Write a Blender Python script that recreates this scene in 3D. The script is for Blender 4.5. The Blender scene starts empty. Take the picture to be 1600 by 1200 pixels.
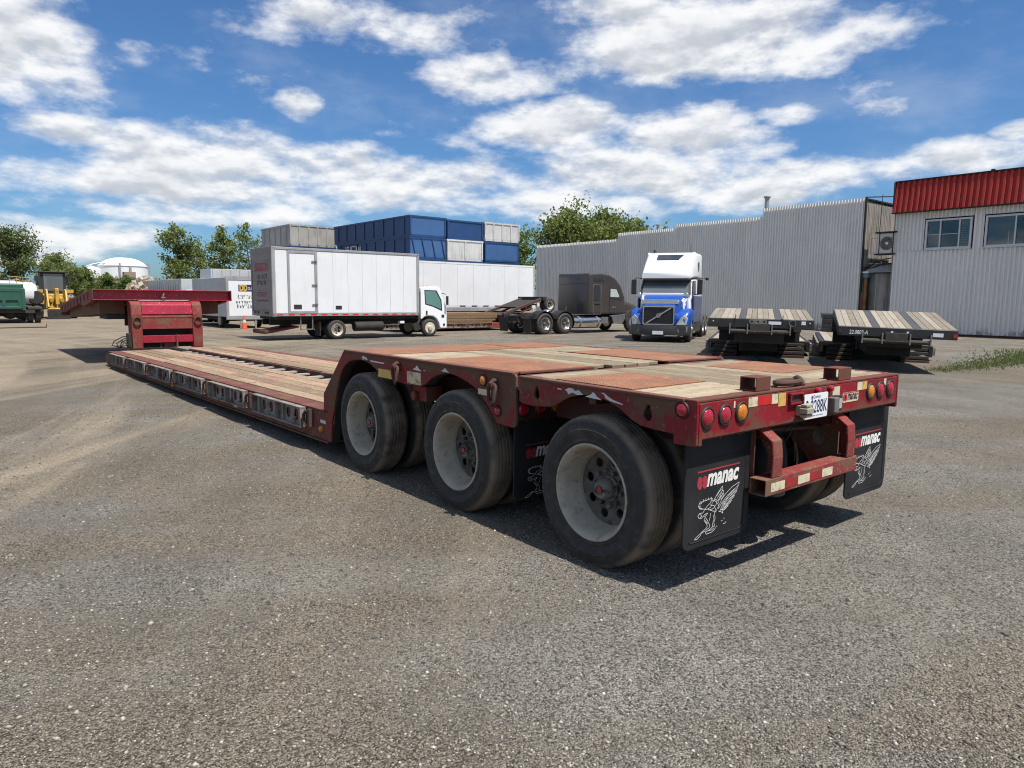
import bpy, bmesh, math, random
import numpy as np
from mathutils import Vector, Matrix, Euler
random.seed(7); np.random.seed(7)
R = math.radians
SC = bpy.context.scene
COL = SC.collection

# ------------------------------------------------------------------ camera
cam_data = bpy.data.cameras.new('camera'); cam = bpy.data.objects.new('camera', cam_data)
COL.objects.link(cam); SC.camera = cam
cam_data.sensor_fit = 'HORIZONTAL'; cam_data.sensor_width = 36.0
cam_data.lens = 36.0 * 1109.0 / 1600.0
cam_data.clip_start = 0.05; cam_data.clip_end = 6000
CAM_YAW, CAM_PITCH, CAM_ROLL = R(39.175), R(6.857), R(0.55)
_m = Matrix.Rotation(-CAM_YAW, 4, 'Z') @ Matrix.Rotation(R(90) - CAM_PITCH, 4, 'X') @ Matrix.Rotation(CAM_ROLL, 4, 'Z')
cam.matrix_world = Matrix.Translation((0, 0, 1.733)) @ _m

# ------------------------------------------------------------------ sun, sky, exposure
SUN_DIR = Vector((0.055, -0.46, 1.0)).normalized()
SUN_EL = math.asin(SUN_DIR.z); SUN_AZ = math.atan2(SUN_DIR.x, SUN_DIR.y)
sd = bpy.data.lights.new('sun', 'SUN'); sd.energy = 5.0; sd.angle = R(0.53); sd.color = (1.0, 0.94, 0.86)
sun = bpy.data.objects.new('sun', sd); COL.objects.link(sun)
sun.rotation_euler = (-SUN_DIR).to_track_quat('-Z', 'Y').to_euler()
SC.view_settings.view_transform = 'Standard'; SC.view_settings.look = 'None'
SC.view_settings.gamma = 1.0; SC.view_settings.use_curve_mapping = False
SC.view_settings.exposure = 0.45
SC.render.engine = 'CYCLES'
SC.cycles.use_denoising = True; SC.cycles.filter_width = 1.1
SC.cycles.use_adaptive_sampling = True; SC.cycles.adaptive_threshold = 0.02
SC.cycles.max_bounces = 6; SC.cycles.diffuse_bounces = 3; SC.cycles.glossy_bounces = 3
SC.cycles.transparent_max_bounces = 6; SC.cycles.caustics_reflective = False; SC.cycles.caustics_refractive = False

W = bpy.data.worlds.new('World'); SC.world = W; W.use_nodes = True
W.cycles.sampling_method = 'MANUAL'; W.cycles.sample_map_resolution = 256
def build_sky():
    nt = W.node_tree; nt.nodes.clear(); N = nt.nodes.new; L = nt.links.new
    def math_(op, a, b=None, c=None, clamp=False):
        n = N('ShaderNodeMath'); n.operation = op; n.use_clamp = clamp
        for i, v in enumerate((a, b, c)):
            if v is None: continue
            if isinstance(v, (int, float)): n.inputs[i].default_value = v
            else: L(v, n.inputs[i])
        return n.outputs[0]
    def smooth(v, a, b):
        n = N('ShaderNodeMapRange'); n.interpolation_type = 'SMOOTHSTEP'
        L(v, n.inputs[0]); n.inputs[1].default_value = a; n.inputs[2].default_value = b
        return n.outputs[0]
    out = N('ShaderNodeOutputWorld'); bg = N('ShaderNodeBackground'); L(bg.outputs[0], out.inputs[0])
    sky = N('ShaderNodeTexSky'); sky.sky_type = 'NISHITA'; sky.sun_disc = False
    sky.sun_elevation = SUN_EL; sky.sun_rotation = SUN_AZ
    sky.altitude = 50; sky.air_density = 1.0; sky.dust_density = 0.9; sky.ozone_density = 1.2
    tc = N('ShaderNodeTexCoord'); sep = N('ShaderNodeSeparateXYZ'); L(tc.outputs['Generated'], sep.inputs[0])
    x, y, z = sep.outputs
    az = math_('ARCTAN2', x, y); el = math_('ARCSINE', z)
    # cloud layer coordinates: azimuth, elevation (flattened towards the horizon like a cloud deck in perspective)
    elp = math_('MULTIPLY', math_('POWER', math_('MAXIMUM', math_('ADD', el, 0.03), 0.0), 0.80), 3.6)
    cv = N('ShaderNodeCombineXYZ'); L(math_('MULTIPLY', az, 2.9), cv.inputs[0]); L(math_('MULTIPLY', elp, 1.7), cv.inputs[1])
    wx = N('ShaderNodeVectorMath'); wx.operation = 'ADD'; L(cv.outputs[0], wx.inputs[0]); wx.inputs[1].default_value = (3.1, 1.7, 0.4)
    def noise(vec, scale, detail, rough, off=None, dist=0.0):
        v = vec
        if off:
            a = N('ShaderNodeVectorMath'); a.operation = 'ADD'; L(vec, a.inputs[0]); a.inputs[1].default_value = off; v = a.outputs[0]
        n = N('ShaderNodeTexNoise'); n.noise_dimensions = '3D'; L(v, n.inputs['Vector'])
        n.inputs['Scale'].default_value = scale; n.inputs['Detail'].default_value = detail
        n.inputs['Roughness'].default_value = rough; n.inputs['Distortion'].default_value = dist
        return n.outputs[0]
    base = wx.outputs[0]
    n1 = noise(base, 2.6, 7, 0.6)
    n1u = noise(base, 2.6, 4, 0.6, off=(0.0, 0.085, 0.0))
    big = noise(base, 0.9, 1, 0.5, off=(5.0, 2.0, 1.0))
    # cloud banks (azimuth, elevation, half widths in radians) that stand over this yard
    banks = SKY_BANKS
    acc = None
    ae = N('ShaderNodeCombineXYZ'); L(az, ae.inputs[0]); L(el, ae.inputs[1])
    for (a0, e0, ra, re, wt) in banks:
        v1 = N('ShaderNodeVectorMath'); v1.operation = 'MULTIPLY_ADD'; L(ae.outputs[0], v1.inputs[0])
        v1.inputs[1].default_value = (0.7 / ra, 0.7 / re, 0); v1.inputs[2].default_value = (-a0 * 0.7 / ra, -e0 * 0.7 / re, 0)
        v2 = N('ShaderNodeVectorMath'); v2.operation = 'DOT_PRODUCT'; L(v1.outputs[0], v2.inputs[0]); L(v1.outputs[0], v2.inputs[1])
        b = math_('MULTIPLY_ADD', v2.outputs['Value'], -wt, wt)
        acc = math_('MAXIMUM', b, 0.0) if acc is None else math_('MAXIMUM', acc, b)
    # the same broken cumulus cover carries on all round and overhead
    rest = math_('MAXIMUM', smooth(math_('ABSOLUTE', math_('SUBTRACT', az, CAM_YAW)), 0.72, 1.1), smooth(el, 0.42, 0.7))
    acc = math_('MAXIMUM', acc, math_('MULTIPLY', rest, 0.42))
    dens = math_('ADD', n1, math_('MULTIPLY', math_('SUBTRACT', big, 0.5), 0.22))
    dens = math_('ADD', dens, math_('MULTIPLY', acc, 0.33))
    densu = math_('ADD', n1u, math_('MULTIPLY', math_('SUBTRACT', big, 0.5), 0.22))
    densu = math_('ADD', densu, math_('MULTIPLY', acc, 0.33))
    mask = smooth(dens, 0.55, 0.84)
    veil = math_('MULTIPLY', smooth(math_('ADD', noise(base, 1.7, 5, 0.62, off=(9.0, 4.0, 2.0)), math_('MULTIPLY', acc, 0.12)), 0.46, 0.80), 0.16)
    mask = math_('MAXIMUM', mask, veil)
    thick = smooth(densu, 0.60, 0.92)
    lit = math_('SUBTRACT', dens, densu)
    lit = smooth(lit, -0.12, 0.10)
    shade = math_('ADD', math_('MULTIPLY', lit, 0.55), math_('MULTIPLY', math_('SUBTRACT', 1.0, thick), 0.45))
    ramp = N('ShaderNodeValToRGB'); L(shade, ramp.inputs[0])
    ramp.color_ramp.elements[0].position = 0.0; ramp.color_ramp.elements[0].color = (0.60, 0.63, 0.68, 1)
    ramp.color_ramp.elements[1].position = 0.75; ramp.color_ramp.elements[1].color = (1.0, 1.0, 1.0, 1)
    e = ramp.color_ramp.elements.new(0.45); e.color = (0.84, 0.86, 0.89, 1)
    sk = N('ShaderNodeMix'); sk.data_type = 'RGBA'; sk.blend_type = 'MULTIPLY'; sk.inputs[0].default_value = 1.0
    L(sky.outputs[0], sk.inputs[6]); sk.inputs[7].default_value = SKY_TINT
    mx = N('ShaderNodeMix'); mx.data_type = 'RGBA'
    above = smooth(el, -0.02, 0.02)
    L(math_('MULTIPLY', math_('MULTIPLY', mask, 0.95), above), mx.inputs[0]); L(sk.outputs[2], mx.inputs[6])
    cl = N('ShaderNodeVectorMath'); cl.operation = 'SCALE'; L(ramp.outputs[0], cl.inputs[0]); cl.inputs[3].default_value = CLOUD_GAIN
    L(cl.outputs[0], mx.inputs[7])
    L(mx.outputs[2], bg.inputs[0]); bg.inputs[1].default_value = 0.075
SKY_TINT = (0.51, 0.82, 1.16, 1)
CLOUD_GAIN = 9.8
SKY_BANKS = [(0.1081, 0.2719, 0.0761, 0.0526, 1.0), (0.1618, 0.2342, 0.0399, 0.0242, 0.8), (0.2909, 0.1687, 0.1333, 0.0387, 1.0), (0.4404, 0.1665, 0.1013, 0.0325, 1.0), (0.5588, 0.1547, 0.1047, 0.025, 0.8), (0.7413, 0.2266, 0.0776, 0.0322, 1.0), (0.9283, 0.2104, 0.1035, 0.0357, 1.0), (1.0303, 0.2314, 0.0378, 0.015, 0.9), (0.8204, 0.1692, 0.1665, 0.0331, 0.9), (0.9638, 0.1415, 0.1245, 0.0244, 0.9), (0.9391, 0.3325, 0.1741, 0.0396, 1.1), (0.6625, 0.2886, 0.0948, 0.0308, 0.9), (0.5937, 0.3387, 0.1112, 0.0293, 0.7), (0.373, 0.3404, 0.0875, 0.0244, 0.9), (0.4015, 0.2398, 0.0274, 0.0199, 0.9), (0.2037, 0.2775, 0.0275, 0.015, 0.6), (1.218, 0.1652, 0.0858, 0.023, 1.0), (1.0946, 0.1555, 0.0849, 0.0231, 0.9), (0.1399, 0.1866, 0.0732, 0.0176, 0.8), (0.1023, 0.0766, 0.0779, 0.0102, 0.8), (0.1811, 0.1001, 0.0631, 0.0106, 0.7), (0.327, 0.1165, 0.1208, 0.0144, 0.8), (1.2837, 0.1897, 0.0262, 0.0108, 0.9), (1.1538, 0.228, 0.0338, 0.01, 0.5), (0.8482, 0.3625, 0.1293, 0.0212, 1.0), (0.2247, 0.1445, 0.1035, 0.0189, 0.8), (0.646, 0.1441, 0.1229, 0.0152, 0.8), (0.1143, 0.0701, 0.1287, 0.0191, 1.0), (0.195, 0.1047, 0.1088, 0.0137, 0.9), (0.2884, 0.1025, 0.1426, 0.0127, 0.8), (0.7692, 0.1322, 0.2032, 0.0203, 0.95), (1.0041, 0.1362, 0.1065, 0.0209, 0.95), (0.5413, 0.1251, 0.1401, 0.0135, 0.8), (0.0822, 0.0467, 0.0762, 0.0145, 0.8), (0.5073, 0.1531, 0.2089, 0.0299, 1.0), (0.7861, 0.1572, 0.233, 0.0301, 1.05), (0.2673, 0.1325, 0.1809, 0.0264, 1.0), (0.9558, 0.3172, 0.1864, 0.0399, 1.15), (0.7412, 0.2306, 0.086, 0.0305, 1.15), (1.1163, 0.158, 0.1092, 0.0229, 1.0)]
build_sky()

# ------------------------------------------------------------------ helpers: objects
CHILD = {}
def tag(o, label=None, cat=None, group=None, kind=None):
    if label: o['label'] = label
    if cat: o['category'] = cat
    if group: o['group'] = group
    if kind: o['kind'] = kind
    return o
def thing(name, label, cat, loc=(0, 0, 0), rz=0.0, group=None):
    o = bpy.data.objects.new(name, None); COL.objects.link(o); o.empty_display_size = 0.2
    o.location = loc; o.rotation_euler = (0, 0, rz)
    return tag(o, label, cat, group)
def place(me, name, parent=None, loc=(0, 0, 0), rot=(0, 0, 0), scale=None, mat=None):
    o = bpy.data.objects.new(name, me); COL.objects.link(o); o.parent = parent
    o.location = loc; o.rotation_euler = rot
    if scale: o.scale = scale
    if parent: CHILD.setdefault(parent.name, []).append(o)
    return o
def copy_tree(o, parent=None):
    c = o.copy(); COL.objects.link(c); c.parent = parent
    if parent: CHILD.setdefault(parent.name, []).append(c)
    for ch in [q for q in CHILD.get(o.name, [])]: copy_tree(ch, c)
    return c

class MB:
    """collects shapes in one bmesh; build() links them as one mesh object"""
    def __init__(s, off=(0, 0, 0)): s.bm = bmesh.new(); s.off = Vector(off); s.mi = 0
    def _f(s, vs):
        try:
            f = s.bm.faces.new(vs); f.material_index = s.mi; return f
        except ValueError: return None
    def v(s, p): return s.bm.verts.new(Vector(p) - s.off)
    def hexa(s, p):
        v = [s.v(q) for q in p]
        for i in ((0, 3, 2, 1), (4, 5, 6, 7), (0, 1, 5, 4), (1, 2, 6, 5), (2, 3, 7, 6), (3, 0, 4, 7)): s._f([v[k] for k in i])
        return s
    def box(s, x0, x1, y0, y1, z0, z1):
        return s.hexa([(x0, y0, z0), (x1, y0, z0), (x1, y1, z0), (x0, y1, z0), (x0, y0, z1), (x1, y0, z1), (x1, y1, z1), (x0, y1, z1)])
    def obox(s, c, h, rot):
        m = Euler(rot).to_matrix(); c = Vector(c)
        return s.hexa([c + m @ Vector((a * h[0], b * h[1], d * h[2])) for d in (-1, 1) for a, b in ((-1, -1), (1, -1), (1, 1), (-1, 1))])
    def bar(s, p0, p1, w, h=None):
        """rectangular bar between two points"""
        h = h or w; p0 = Vector(p0); p1 = Vector(p1); d = (p1 - p0).normalized()
        up = Vector((0, 0, 1)) if abs(d.z) < 0.95 else Vector((0, 1, 0))
        sx = d.cross(up).normalized() * w / 2; sy = sx.cross(d).normalized() * h / 2
        return s.hexa([p0 - sx - sy, p0 + sx - sy, p0 + sx + sy, p0 - sx + sy, p1 - sx - sy, p1 + sx - sy, p1 + sx + sy, p1 - sx + sy])
    def loops(s, L, cap=True, closed=False):
        V = [[s.v(p) for p in l] for l in L]; n = len(V[0])
        rng = range(len(V)) if closed else range(len(V) - 1)
        for i in rng:
            a, b = V[i], V[(i + 1) % len(V)]
            for k in range(n): s._f((a[k], a[(k + 1) % n], b[(k + 1) % n], b[k]))
        if cap and not closed: s._f(V[0][::-1]); s._f(V[-1])
        return s
    def cyl(s, p0, p1, r0, r1=None, n=12, cap=True):
        r1 = r0 if r1 is None else r1; p0 = Vector(p0); p1 = Vector(p1); d = (p1 - p0).normalized()
        a = d.cross(Vector((0, 0, 1)) if abs(d.z) < 0.9 else Vector((1, 0, 0))).normalized(); b = d.cross(a)
        c = [(math.cos(t * 2 * math.pi / n), math.sin(t * 2 * math.pi / n)) for t in range(n)]
        return s.loops([[p + (a * u + b * w) * r for u, w in c] for p, r in ((p0, r0), (p1, r1))], cap)
    def tube(s, pts, r, n=6, closed=False):
        pts = [Vector(p) for p in pts]; L = []; m = len(pts)
        prev = None
        for i, p in enumerate(pts):
            q0 = pts[(i - 1) % m] if closed or i > 0 else p; q1 = pts[(i + 1) % m] if closed or i < m - 1 else p
            d = (q1 - q0).normalized()
            if prev is None: a = d.cross(Vector((0, 0, 1)) if abs(d.z) < 0.9 else Vector((1, 0, 0))).normalized()
            else: a = (prev - d * prev.dot(d)).normalized()
            prev = a; b = d.cross(a); rr = r[i] if isinstance(r, (list, tuple)) else r
            L.append([p + (a * math.cos(t * 2 * math.pi / n) + b * math.sin(t * 2 * math.pi / n)) * rr for t in range(n)])
        return s.loops(L, True, closed)
    def lathe(s, prof, o=(0, 0, 0), axis='X', n=32, closed=False):
        """prof: (radius, along) pairs turned about the axis"""
        o = Vector(o); L = []
        for r, t in prof:
            ring = []
            for k in range(n):
                c, d = math.cos(2 * math.pi * k / n) * r, math.sin(2 * math.pi * k / n) * r
                ring.append(o + (Vector((t, c, d)) if axis == 'X' else Vector((d, t, c)) if axis == 'Y' else Vector((c, d, t))))
            L.append(ring)
        return s.loops(L, not closed, closed)
    def prism(s, poly, axis, a0, a1, holes=()):
        """2D outline (with holes) extruded along an axis: X -> (y,z), Y -> (x,z), Z -> (x,y)"""
        def P(u, w, a): return (a, u, w) if axis == 'X' else (u, a, w) if axis == 'Y' else (u, w, a)
        if not holes:
            return s.loops([[P(u, w, a0) for u, w in poly], [P(u, w, a1) for u, w in poly]])
        tb = bmesh.new(); ed = []
        for lp in [poly] + list(holes):
            vs = [tb.verts.new(P(u, w, a0)) for u, w in lp]
            ed += [tb.edges.new((vs[i], vs[(i + 1) % len(vs)])) for i in range(len(vs))]
        bmesh.ops.triangle_fill(tb, use_beauty=True, use_dissolve=False, edges=ed)
        tb.verts.ensure_lookup_table(); d = Vector(P(0, 0, a1)) - Vector(P(0, 0, a0))
        A = [s.v(v.co) for v in tb.verts]; B = [s.v(v.co + d) for v in tb.verts]
        for f in tb.faces:
            i = [v.index for v in f.verts]; s._f([A[k] for k in i]); s._f([B[k] for k in i][::-1])
        k = 0
        for lp in [poly] + list(holes):
            m = len(lp)
            for i in range(m): s._f((A[k + i], A[k + (i + 1) % m], B[k + (i + 1) % m], B[k + i]))
            k += m
        tb.free(); return s
    def sphere(s, c, r, n=10, m=6, sc=(1, 1, 1)):
        prof = []
        L = []
        for j in range(m + 1):
            t = math.pi * j / m; rr = max(math.sin(t), 0.02)
            L.append([Vector(c) + Vector((math.cos(2 * math.pi * k / n) * rr * r * sc[0], math.sin(2 * math.pi * k / n) * rr * r * sc[1], -math.cos(t) * r * sc[2])) for k in range(n)])
        return s.loops(L)
    def mesh(s, name, mat, smooth=None):
        bmesh.ops.recalc_face_normals(s.bm, faces=s.bm.faces[:])
        me = bpy.data.meshes.new(name); s.bm.to_mesh(me); s.bm.free()
        for m in (mat if isinstance(mat, (list, tuple)) else [mat]): me.materials.append(m)
        if smooth:
            me.polygons.foreach_set('use_smooth', [True] * len(me.polygons)); me.set_sharp_from_angle(angle=R(smooth))
        return me
    def build(s, name, mat, parent=None, smooth=None, bevel=0, loc=(0, 0, 0), rot=(0, 0, 0), seg=2):
        o = place(s.mesh(name, mat, smooth), name, parent, loc, rot)
        if bevel:
            b = o.modifiers.new('bevel', 'BEVEL'); b.width = bevel; b.segments = seg; b.limit_method = 'ANGLE'; b.angle_limit = R(38)
            b.use_clamp_overlap = True
        return o
def each(m, name, mat, parent=None, **kw):
    """link every loose piece collected in m as an object of its own"""
    bm = m.bm; seen = set(); out = []; bm.verts.ensure_lookup_table(); bm.verts.index_update()
    for v in bm.verts:
        if v.index in seen: continue
        st, isl = [v], []; seen.add(v.index)
        while st:
            q = st.pop(); isl.append(q)
            for e_ in q.link_edges:
                w_ = e_.other_vert(q)
                if w_.index not in seen: seen.add(w_.index); st.append(w_)
        n = MB(); mp = {q: n.bm.verts.new(q.co) for q in isl}
        for f in {f for q in isl for f in q.link_faces}: n._f([mp[q] for q in f.verts])
        out.append(n.build(name, mat, parent, **kw))
    bm.free(); return out
def rrect(w, h, r, n=4, cx=0, cy=0):
    """rounded rectangle outline centred on cx, cy"""
    P = []
    for sx, sy, a0 in ((1, 1, 0), (-1, 1, 90), (-1, -1, 180), (1, -1, 270)):
        for k in range(n + 1):
            a = R(a0 + 90 * k / n); P.append((cx + sx * (w / 2 - r) + math.cos(a) * r, cy + sy * (h / 2 - r) + math.sin(a) * r))
    return P
def circ(cx, cy, r, n=16, ry=None): return [(cx + math.cos(2 * math.pi * k / n) * r, cy + math.sin(2 * math.pi * k / n) * (ry or r)) for k in range(n)]

# ------------------------------------------------------------------ helpers: materials
def new_mat(name):
    m = bpy.data.materials.new(name); m.use_nodes = True
    return m, m.node_tree, m.node_tree.nodes['Principled BSDF']
def tex_noise(nt, vec, scale, detail=5, rough=0.6, dist=0.0):
    n = nt.nodes.new('ShaderNodeTexNoise'); n.inputs['Scale'].default_value = scale; n.inputs['Detail'].default_value = detail
    n.inputs['Roughness'].default_value = rough; n.inputs['Distortion'].default_value = dist
    nt.links.new(vec, n.inputs['Vector']); return n.outputs[0]
def ss(nt, v, a, b, lo=0.0, hi=1.0):
    n = nt.nodes.new('ShaderNodeMapRange'); n.interpolation_type = 'SMOOTHSTEP'; nt.links.new(v, n.inputs[0])
    for i, q in enumerate((a, b, lo, hi)): n.inputs[i + 1].default_value = q
    return n.outputs[0]
def mixc(nt, f, a, b, blend='MIX'):
    n = nt.nodes.new('ShaderNodeMix'); n.data_type = 'RGBA'; n.blend_type = blend
    for i, v in ((0, f), (6, a), (7, b)):
        if isinstance(v, (int, float)): n.inputs[i].default_value = v
        elif isinstance(v, (tuple, list)): n.inputs[i].default_value = (*v[:3], 1)
        else: nt.links.new(v, n.inputs[i])
    return n.outputs[2]
def mth(nt, op, a, b=None, clamp=False):
    n = nt.nodes.new('ShaderNodeMath'); n.operation = op; n.use_clamp = clamp
    for i, v in enumerate((a, b)):
        if v is None: continue
        if isinstance(v, (int, float)): n.inputs[i].default_value = v
        else: nt.links.new(v, n.inputs[i])
    return n.outputs[0]
def scaled(nt, vec, s, off=(0, 0, 0)):
    n = nt.nodes.new('ShaderNodeMapping'); nt.links.new(vec, n.inputs[0]); n.inputs['Scale'].default_value = s; n.inputs['Location'].default_value = off
    return n.outputs[0]
def bump(nt, bsdf, h, strength, dist=0.01):
    b = nt.nodes.new('ShaderNodeBump'); b.inputs['Strength'].default_value = strength; b.inputs['Distance'].default_value = dist
    nt.links.new(h, b.inputs['Height']); nt.links.new(b.outputs[0], bsdf.inputs['Normal'])
def ocoord(nt): return nt.nodes.new('ShaderNodeTexCoord').outputs['Object']
def jitter(nt, vec, amt=37.0):
    """shift texture space by a per-object random amount"""
    oi = nt.nodes.new('ShaderNodeObjectInfo'); n = nt.nodes.new('ShaderNodeVectorMath'); n.operation = 'SCALE'
    cb = nt.nodes.new('ShaderNodeCombineXYZ')
    for i in range(3): nt.links.new(oi.outputs['Random'], cb.inputs[i])
    nt.links.new(cb.outputs[0], n.inputs[0]); n.inputs[3].default_value = amt
    a = nt.nodes.new('ShaderNodeVectorMath'); a.operation = 'ADD'; nt.links.new(vec, a.inputs[0]); nt.links.new(n.outputs[0], a.inputs[1])
    return a.outputs[0], oi.outputs['Random']
def paint(name, c, rough=0.5, metal=0.0, c2=None, vs=1.5, wear=None, ws=6.0, w0=0.55, w1=0.7, streak=None, bmp=0.0, bs=60.0, coat=0.0, spec=0.5, wrough=0.85, st=(3, 3, 0.25), s0=0.5, s1=0.75, samt=0.6, speck=None, sps=38.0, p0=0.60, p1=0.66, tone=0.0, zrust=None):
    """surface with tone variation, worn/dirty patches and vertical run-down streaks"""
    m, nt, b = new_mat(name); v = ocoord(nt); v, rnd = jitter(nt, v)
    col = mixc(nt, ss(nt, tex_noise(nt, v, vs, 4), 0.3, 0.7), c, c2 or tuple(q * 0.82 for q in c))
    rg = rough
    if streak:
        s_ = ss(nt, tex_noise(nt, scaled(nt, v, st), 3.0, 5, 0.65), s0, s1, 0, samt); col = mixc(nt, s_, col, streak)
    if wear:
        n1 = tex_noise(nt, v, ws, 8, 0.68, 0.3)
        if zrust:
            zz_ = nt.nodes.new('ShaderNodeSeparateXYZ'); nt.links.new(ocoord(nt), zz_.inputs[0])
            for (za, zb, am) in zrust: n1 = mth(nt, 'ADD', n1, ss(nt, zz_.outputs[2], za, zb, 0, am))
        w_ = ss(nt, n1, w0, w1); col = mixc(nt, w_, col, wear)
        rr = ss(nt, n1, w0, w1, rough, wrough); nt.links.new(rr, b.inputs['Roughness'])
    else: b.inputs['Roughness'].default_value = rough
    if tone:
        hv = nt.nodes.new('ShaderNodeHueSaturation'); nt.links.new(col, hv.inputs['Color']); nt.links.new(ss(nt, rnd, 0, 1, 1 - tone, 1 + tone), hv.inputs['Value']); col = hv.outputs[0]
    if speck: col = mixc(nt, ss(nt, tex_noise(nt, v, sps, 3, 0.6), p0, p1), col, speck)
    nt.links.new(col, b.inputs['Base Color']); b.inputs['Metallic'].default_value = metal
    b.inputs['Coat Weight'].default_value = coat; b.inputs['Specular IOR Level'].default_value = spec
    if bmp: bump(nt, b, tex_noise(nt, v, bs, 5, 0.65), bmp, 0.004)
    return m
def glass(name, c=(0.02, 0.025, 0.03), rough=0.06):
    m, nt, b = new_mat(name); b.inputs['Base Color'].default_value = (*c, 1); b.inputs['Roughness'].default_value = rough
    b.inputs['Specular IOR Level'].default_value = 0.8; b.inputs['Coat Weight'].default_value = 0.6; b.inputs['Coat Roughness'].default_value = 0.03
    return m
def lens(name, c):
    m, nt, b = new_mat(name); v = ocoord(nt)
    w = nt.nodes.new('ShaderNodeTexVoronoi'); w.inputs['Scale'].default_value = 90; nt.links.new(v, w.inputs['Vector'])
    col = mixc(nt, ss(nt, w.outputs['Distance'], 0.0, 0.7), c, tuple(q * 0.6 for q in c)); nt.links.new(col, b.inputs['Base Color'])
    b.inputs['Roughness'].default_value = 0.22; b.inputs['Coat Weight'].default_value = 0.5; bump(nt, b, w.outputs['Distance'], 0.25, 0.003)
    return m

# ------------------------------------------------------------------ materials
RED = (0.21, 0.013, 0.022); RUSTY = (0.115, 0.055, 0.034)
m_red = paint('red_paint', (0.225, 0.008, 0.016), 0.55, spec=.25, c2=(0.16, 0.009, 0.014), vs=3.0, wear=(0.12, 0.05, 0.034), ws=4.2, w0=0.53, w1=0.64, streak=(0.22, 0.05, 0.045), samt=.5, st=(9, 9, .8), s0=.56, s1=.72, bmp=0.3, bs=45, speck=(.16, .07, .05), p0=.64, p1=.68, zrust=((1.01, .955, .13), (1.14, 1.178, .17)))
m_redside = paint('red_paint_dirty', (0.215, 0.011, 0.019), 0.6, spec=.25, c2=(0.13, 0.022, 0.02), vs=3.5, wear=(0.115, 0.066, 0.041), ws=2.8, w0=0.44, w1=0.56, streak=(0.085, 0.045, 0.032), bmp=0.4, bs=40, speck=(.17, .11, .08), sps=30, p0=.62, p1=.67, zrust=((1.10, 1.18, .07),))
m_redrust = paint('red_primer_rust', (0.205, 0.04, 0.033), 0.75, spec=.3, c2=(0.185, 0.022, 0.024), vs=3, wear=(0.15, 0.08, 0.05), ws=4.0, w0=0.48, w1=0.62, streak=(.14, .065, .045), bmp=0.5, bs=50, speck=(.3, .17, .13), sps=45, p0=.61, p1=.68)
m_redbright = paint('red_paint_bright', (0.33, 0.01, 0.032), 0.38, c2=(0.25, 0.01, 0.025), vs=2.5, wear=(0.2, 0.07, 0.05), ws=6, w0=0.60, w1=0.70, bmp=0.15, speck=(.4, .14, .14), sps=24, p0=.62, p1=.68)
m_lowred = paint('brown_red_deck_steel', (0.125, 0.058, 0.042), 0.8, spec=.25, c2=(0.135, 0.034, 0.028), vs=2.2, wear=(0.14, 0.085, 0.055), ws=3.0, w0=0.46, w1=0.62, streak=(.09, .045, .032), bmp=0.5, bs=50, speck=(.26, .17, .12), sps=40, p0=.60, p1=.68)
m_rust = paint('rust_steel', (0.085, 0.04, 0.028), 0.85, c2=(0.055, 0.03, 0.022), vs=8, bmp=0.6, bs=80)
m_edge = paint('rust_edge', (0.13, 0.062, 0.04), 0.8, c2=(0.12, 0.035, 0.026), vs=4, bmp=0.5, bs=60)
m_black = paint('black_frame', (0.012, 0.012, 0.013), 0.6, c2=(0.022, 0.02, 0.018), vs=3, bmp=0.2)
m_flap = paint('rubber_flap', (0.012, 0.0125, 0.014), 0.7, spec=.25, c2=(0.021, 0.0215, 0.023), vs=4, wear=(0.08, 0.08, 0.08), ws=60, w0=0.70, w1=0.74, bmp=0.15, bs=30)
m_rimdusty = paint('dusty_rim', (0.41, 0.37, 0.295), 0.62, c2=(0.31, 0.275, 0.215), vs=6, wear=(0.19, 0.165, 0.13), ws=14, w0=0.52, w1=0.72, bmp=0.15, bs=70)
m_hub = paint('dirty_hub', (0.20, 0.185, 0.165), 0.7, c2=(0.05, 0.046, 0.042), vs=7, wear=(0.02, 0.02, 0.02), ws=10, w0=0.48, w1=0.62, bmp=0.3)
m_disc = paint('dirty_disc', (0.15, 0.135, 0.115), 0.75, c2=(0.09, 0.08, 0.068), vs=8, wear=(0.045, 0.04, 0.035), ws=9, w0=.45, w1=.62, bmp=.3)
m_steel = paint('dull_steel', (0.24, 0.23, 0.21), 0.62, metal=0.35, c2=(0.14, 0.135, 0.13), vs=5, wear=(0.11, 0.07, 0.05), ws=9, w0=0.58, w1=0.72, bmp=0.3)
m_bracket = paint('grimy_bracket_steel', (0.27, 0.245, 0.22), 0.75, metal=.1, c2=(.2, .178, .157), vs=4, wear=(0.13, 0.075, 0.05), ws=5, w0=.48, w1=.62, bmp=.4)
m_white = paint('white_sheet', (0.72, 0.735, 0.745), 0.4, c2=(0.67, 0.68, 0.69), vs=0.7, streak=(0.50, 0.48, 0.43), samt=0.34, s0=0.52, s1=0.8, tone=.015)
m_whitep = paint('white_cab_paint', (0.80, 0.81, 0.82), 0.25, c2=(0.77, 0.78, 0.8), vs=0.8, coat=0.5)
m_grey = paint('grey_aluminium', (0.38, 0.38, 0.38), 0.5, metal=0.3, c2=(0.3, 0.3, 0.3), vs=2, streak=(0.2, 0.19, 0.18), samt=0.4)
m_grey2 = paint('pale_grey_sheet', (0.44, 0.46, 0.48), 0.45, c2=(0.38, 0.4, 0.42), vs=1, streak=(.3, .3, .29), samt=.4)
m_dustshade = paint('dust_shade_grey', (0.27, 0.25, 0.24), 0.8, c2=(0.22, 0.205, 0.2), vs=1.5, streak=(0.15, 0.14, 0.135), samt=0.5)  # dust grey; on the box truck's rear it also carries the shade
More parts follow.
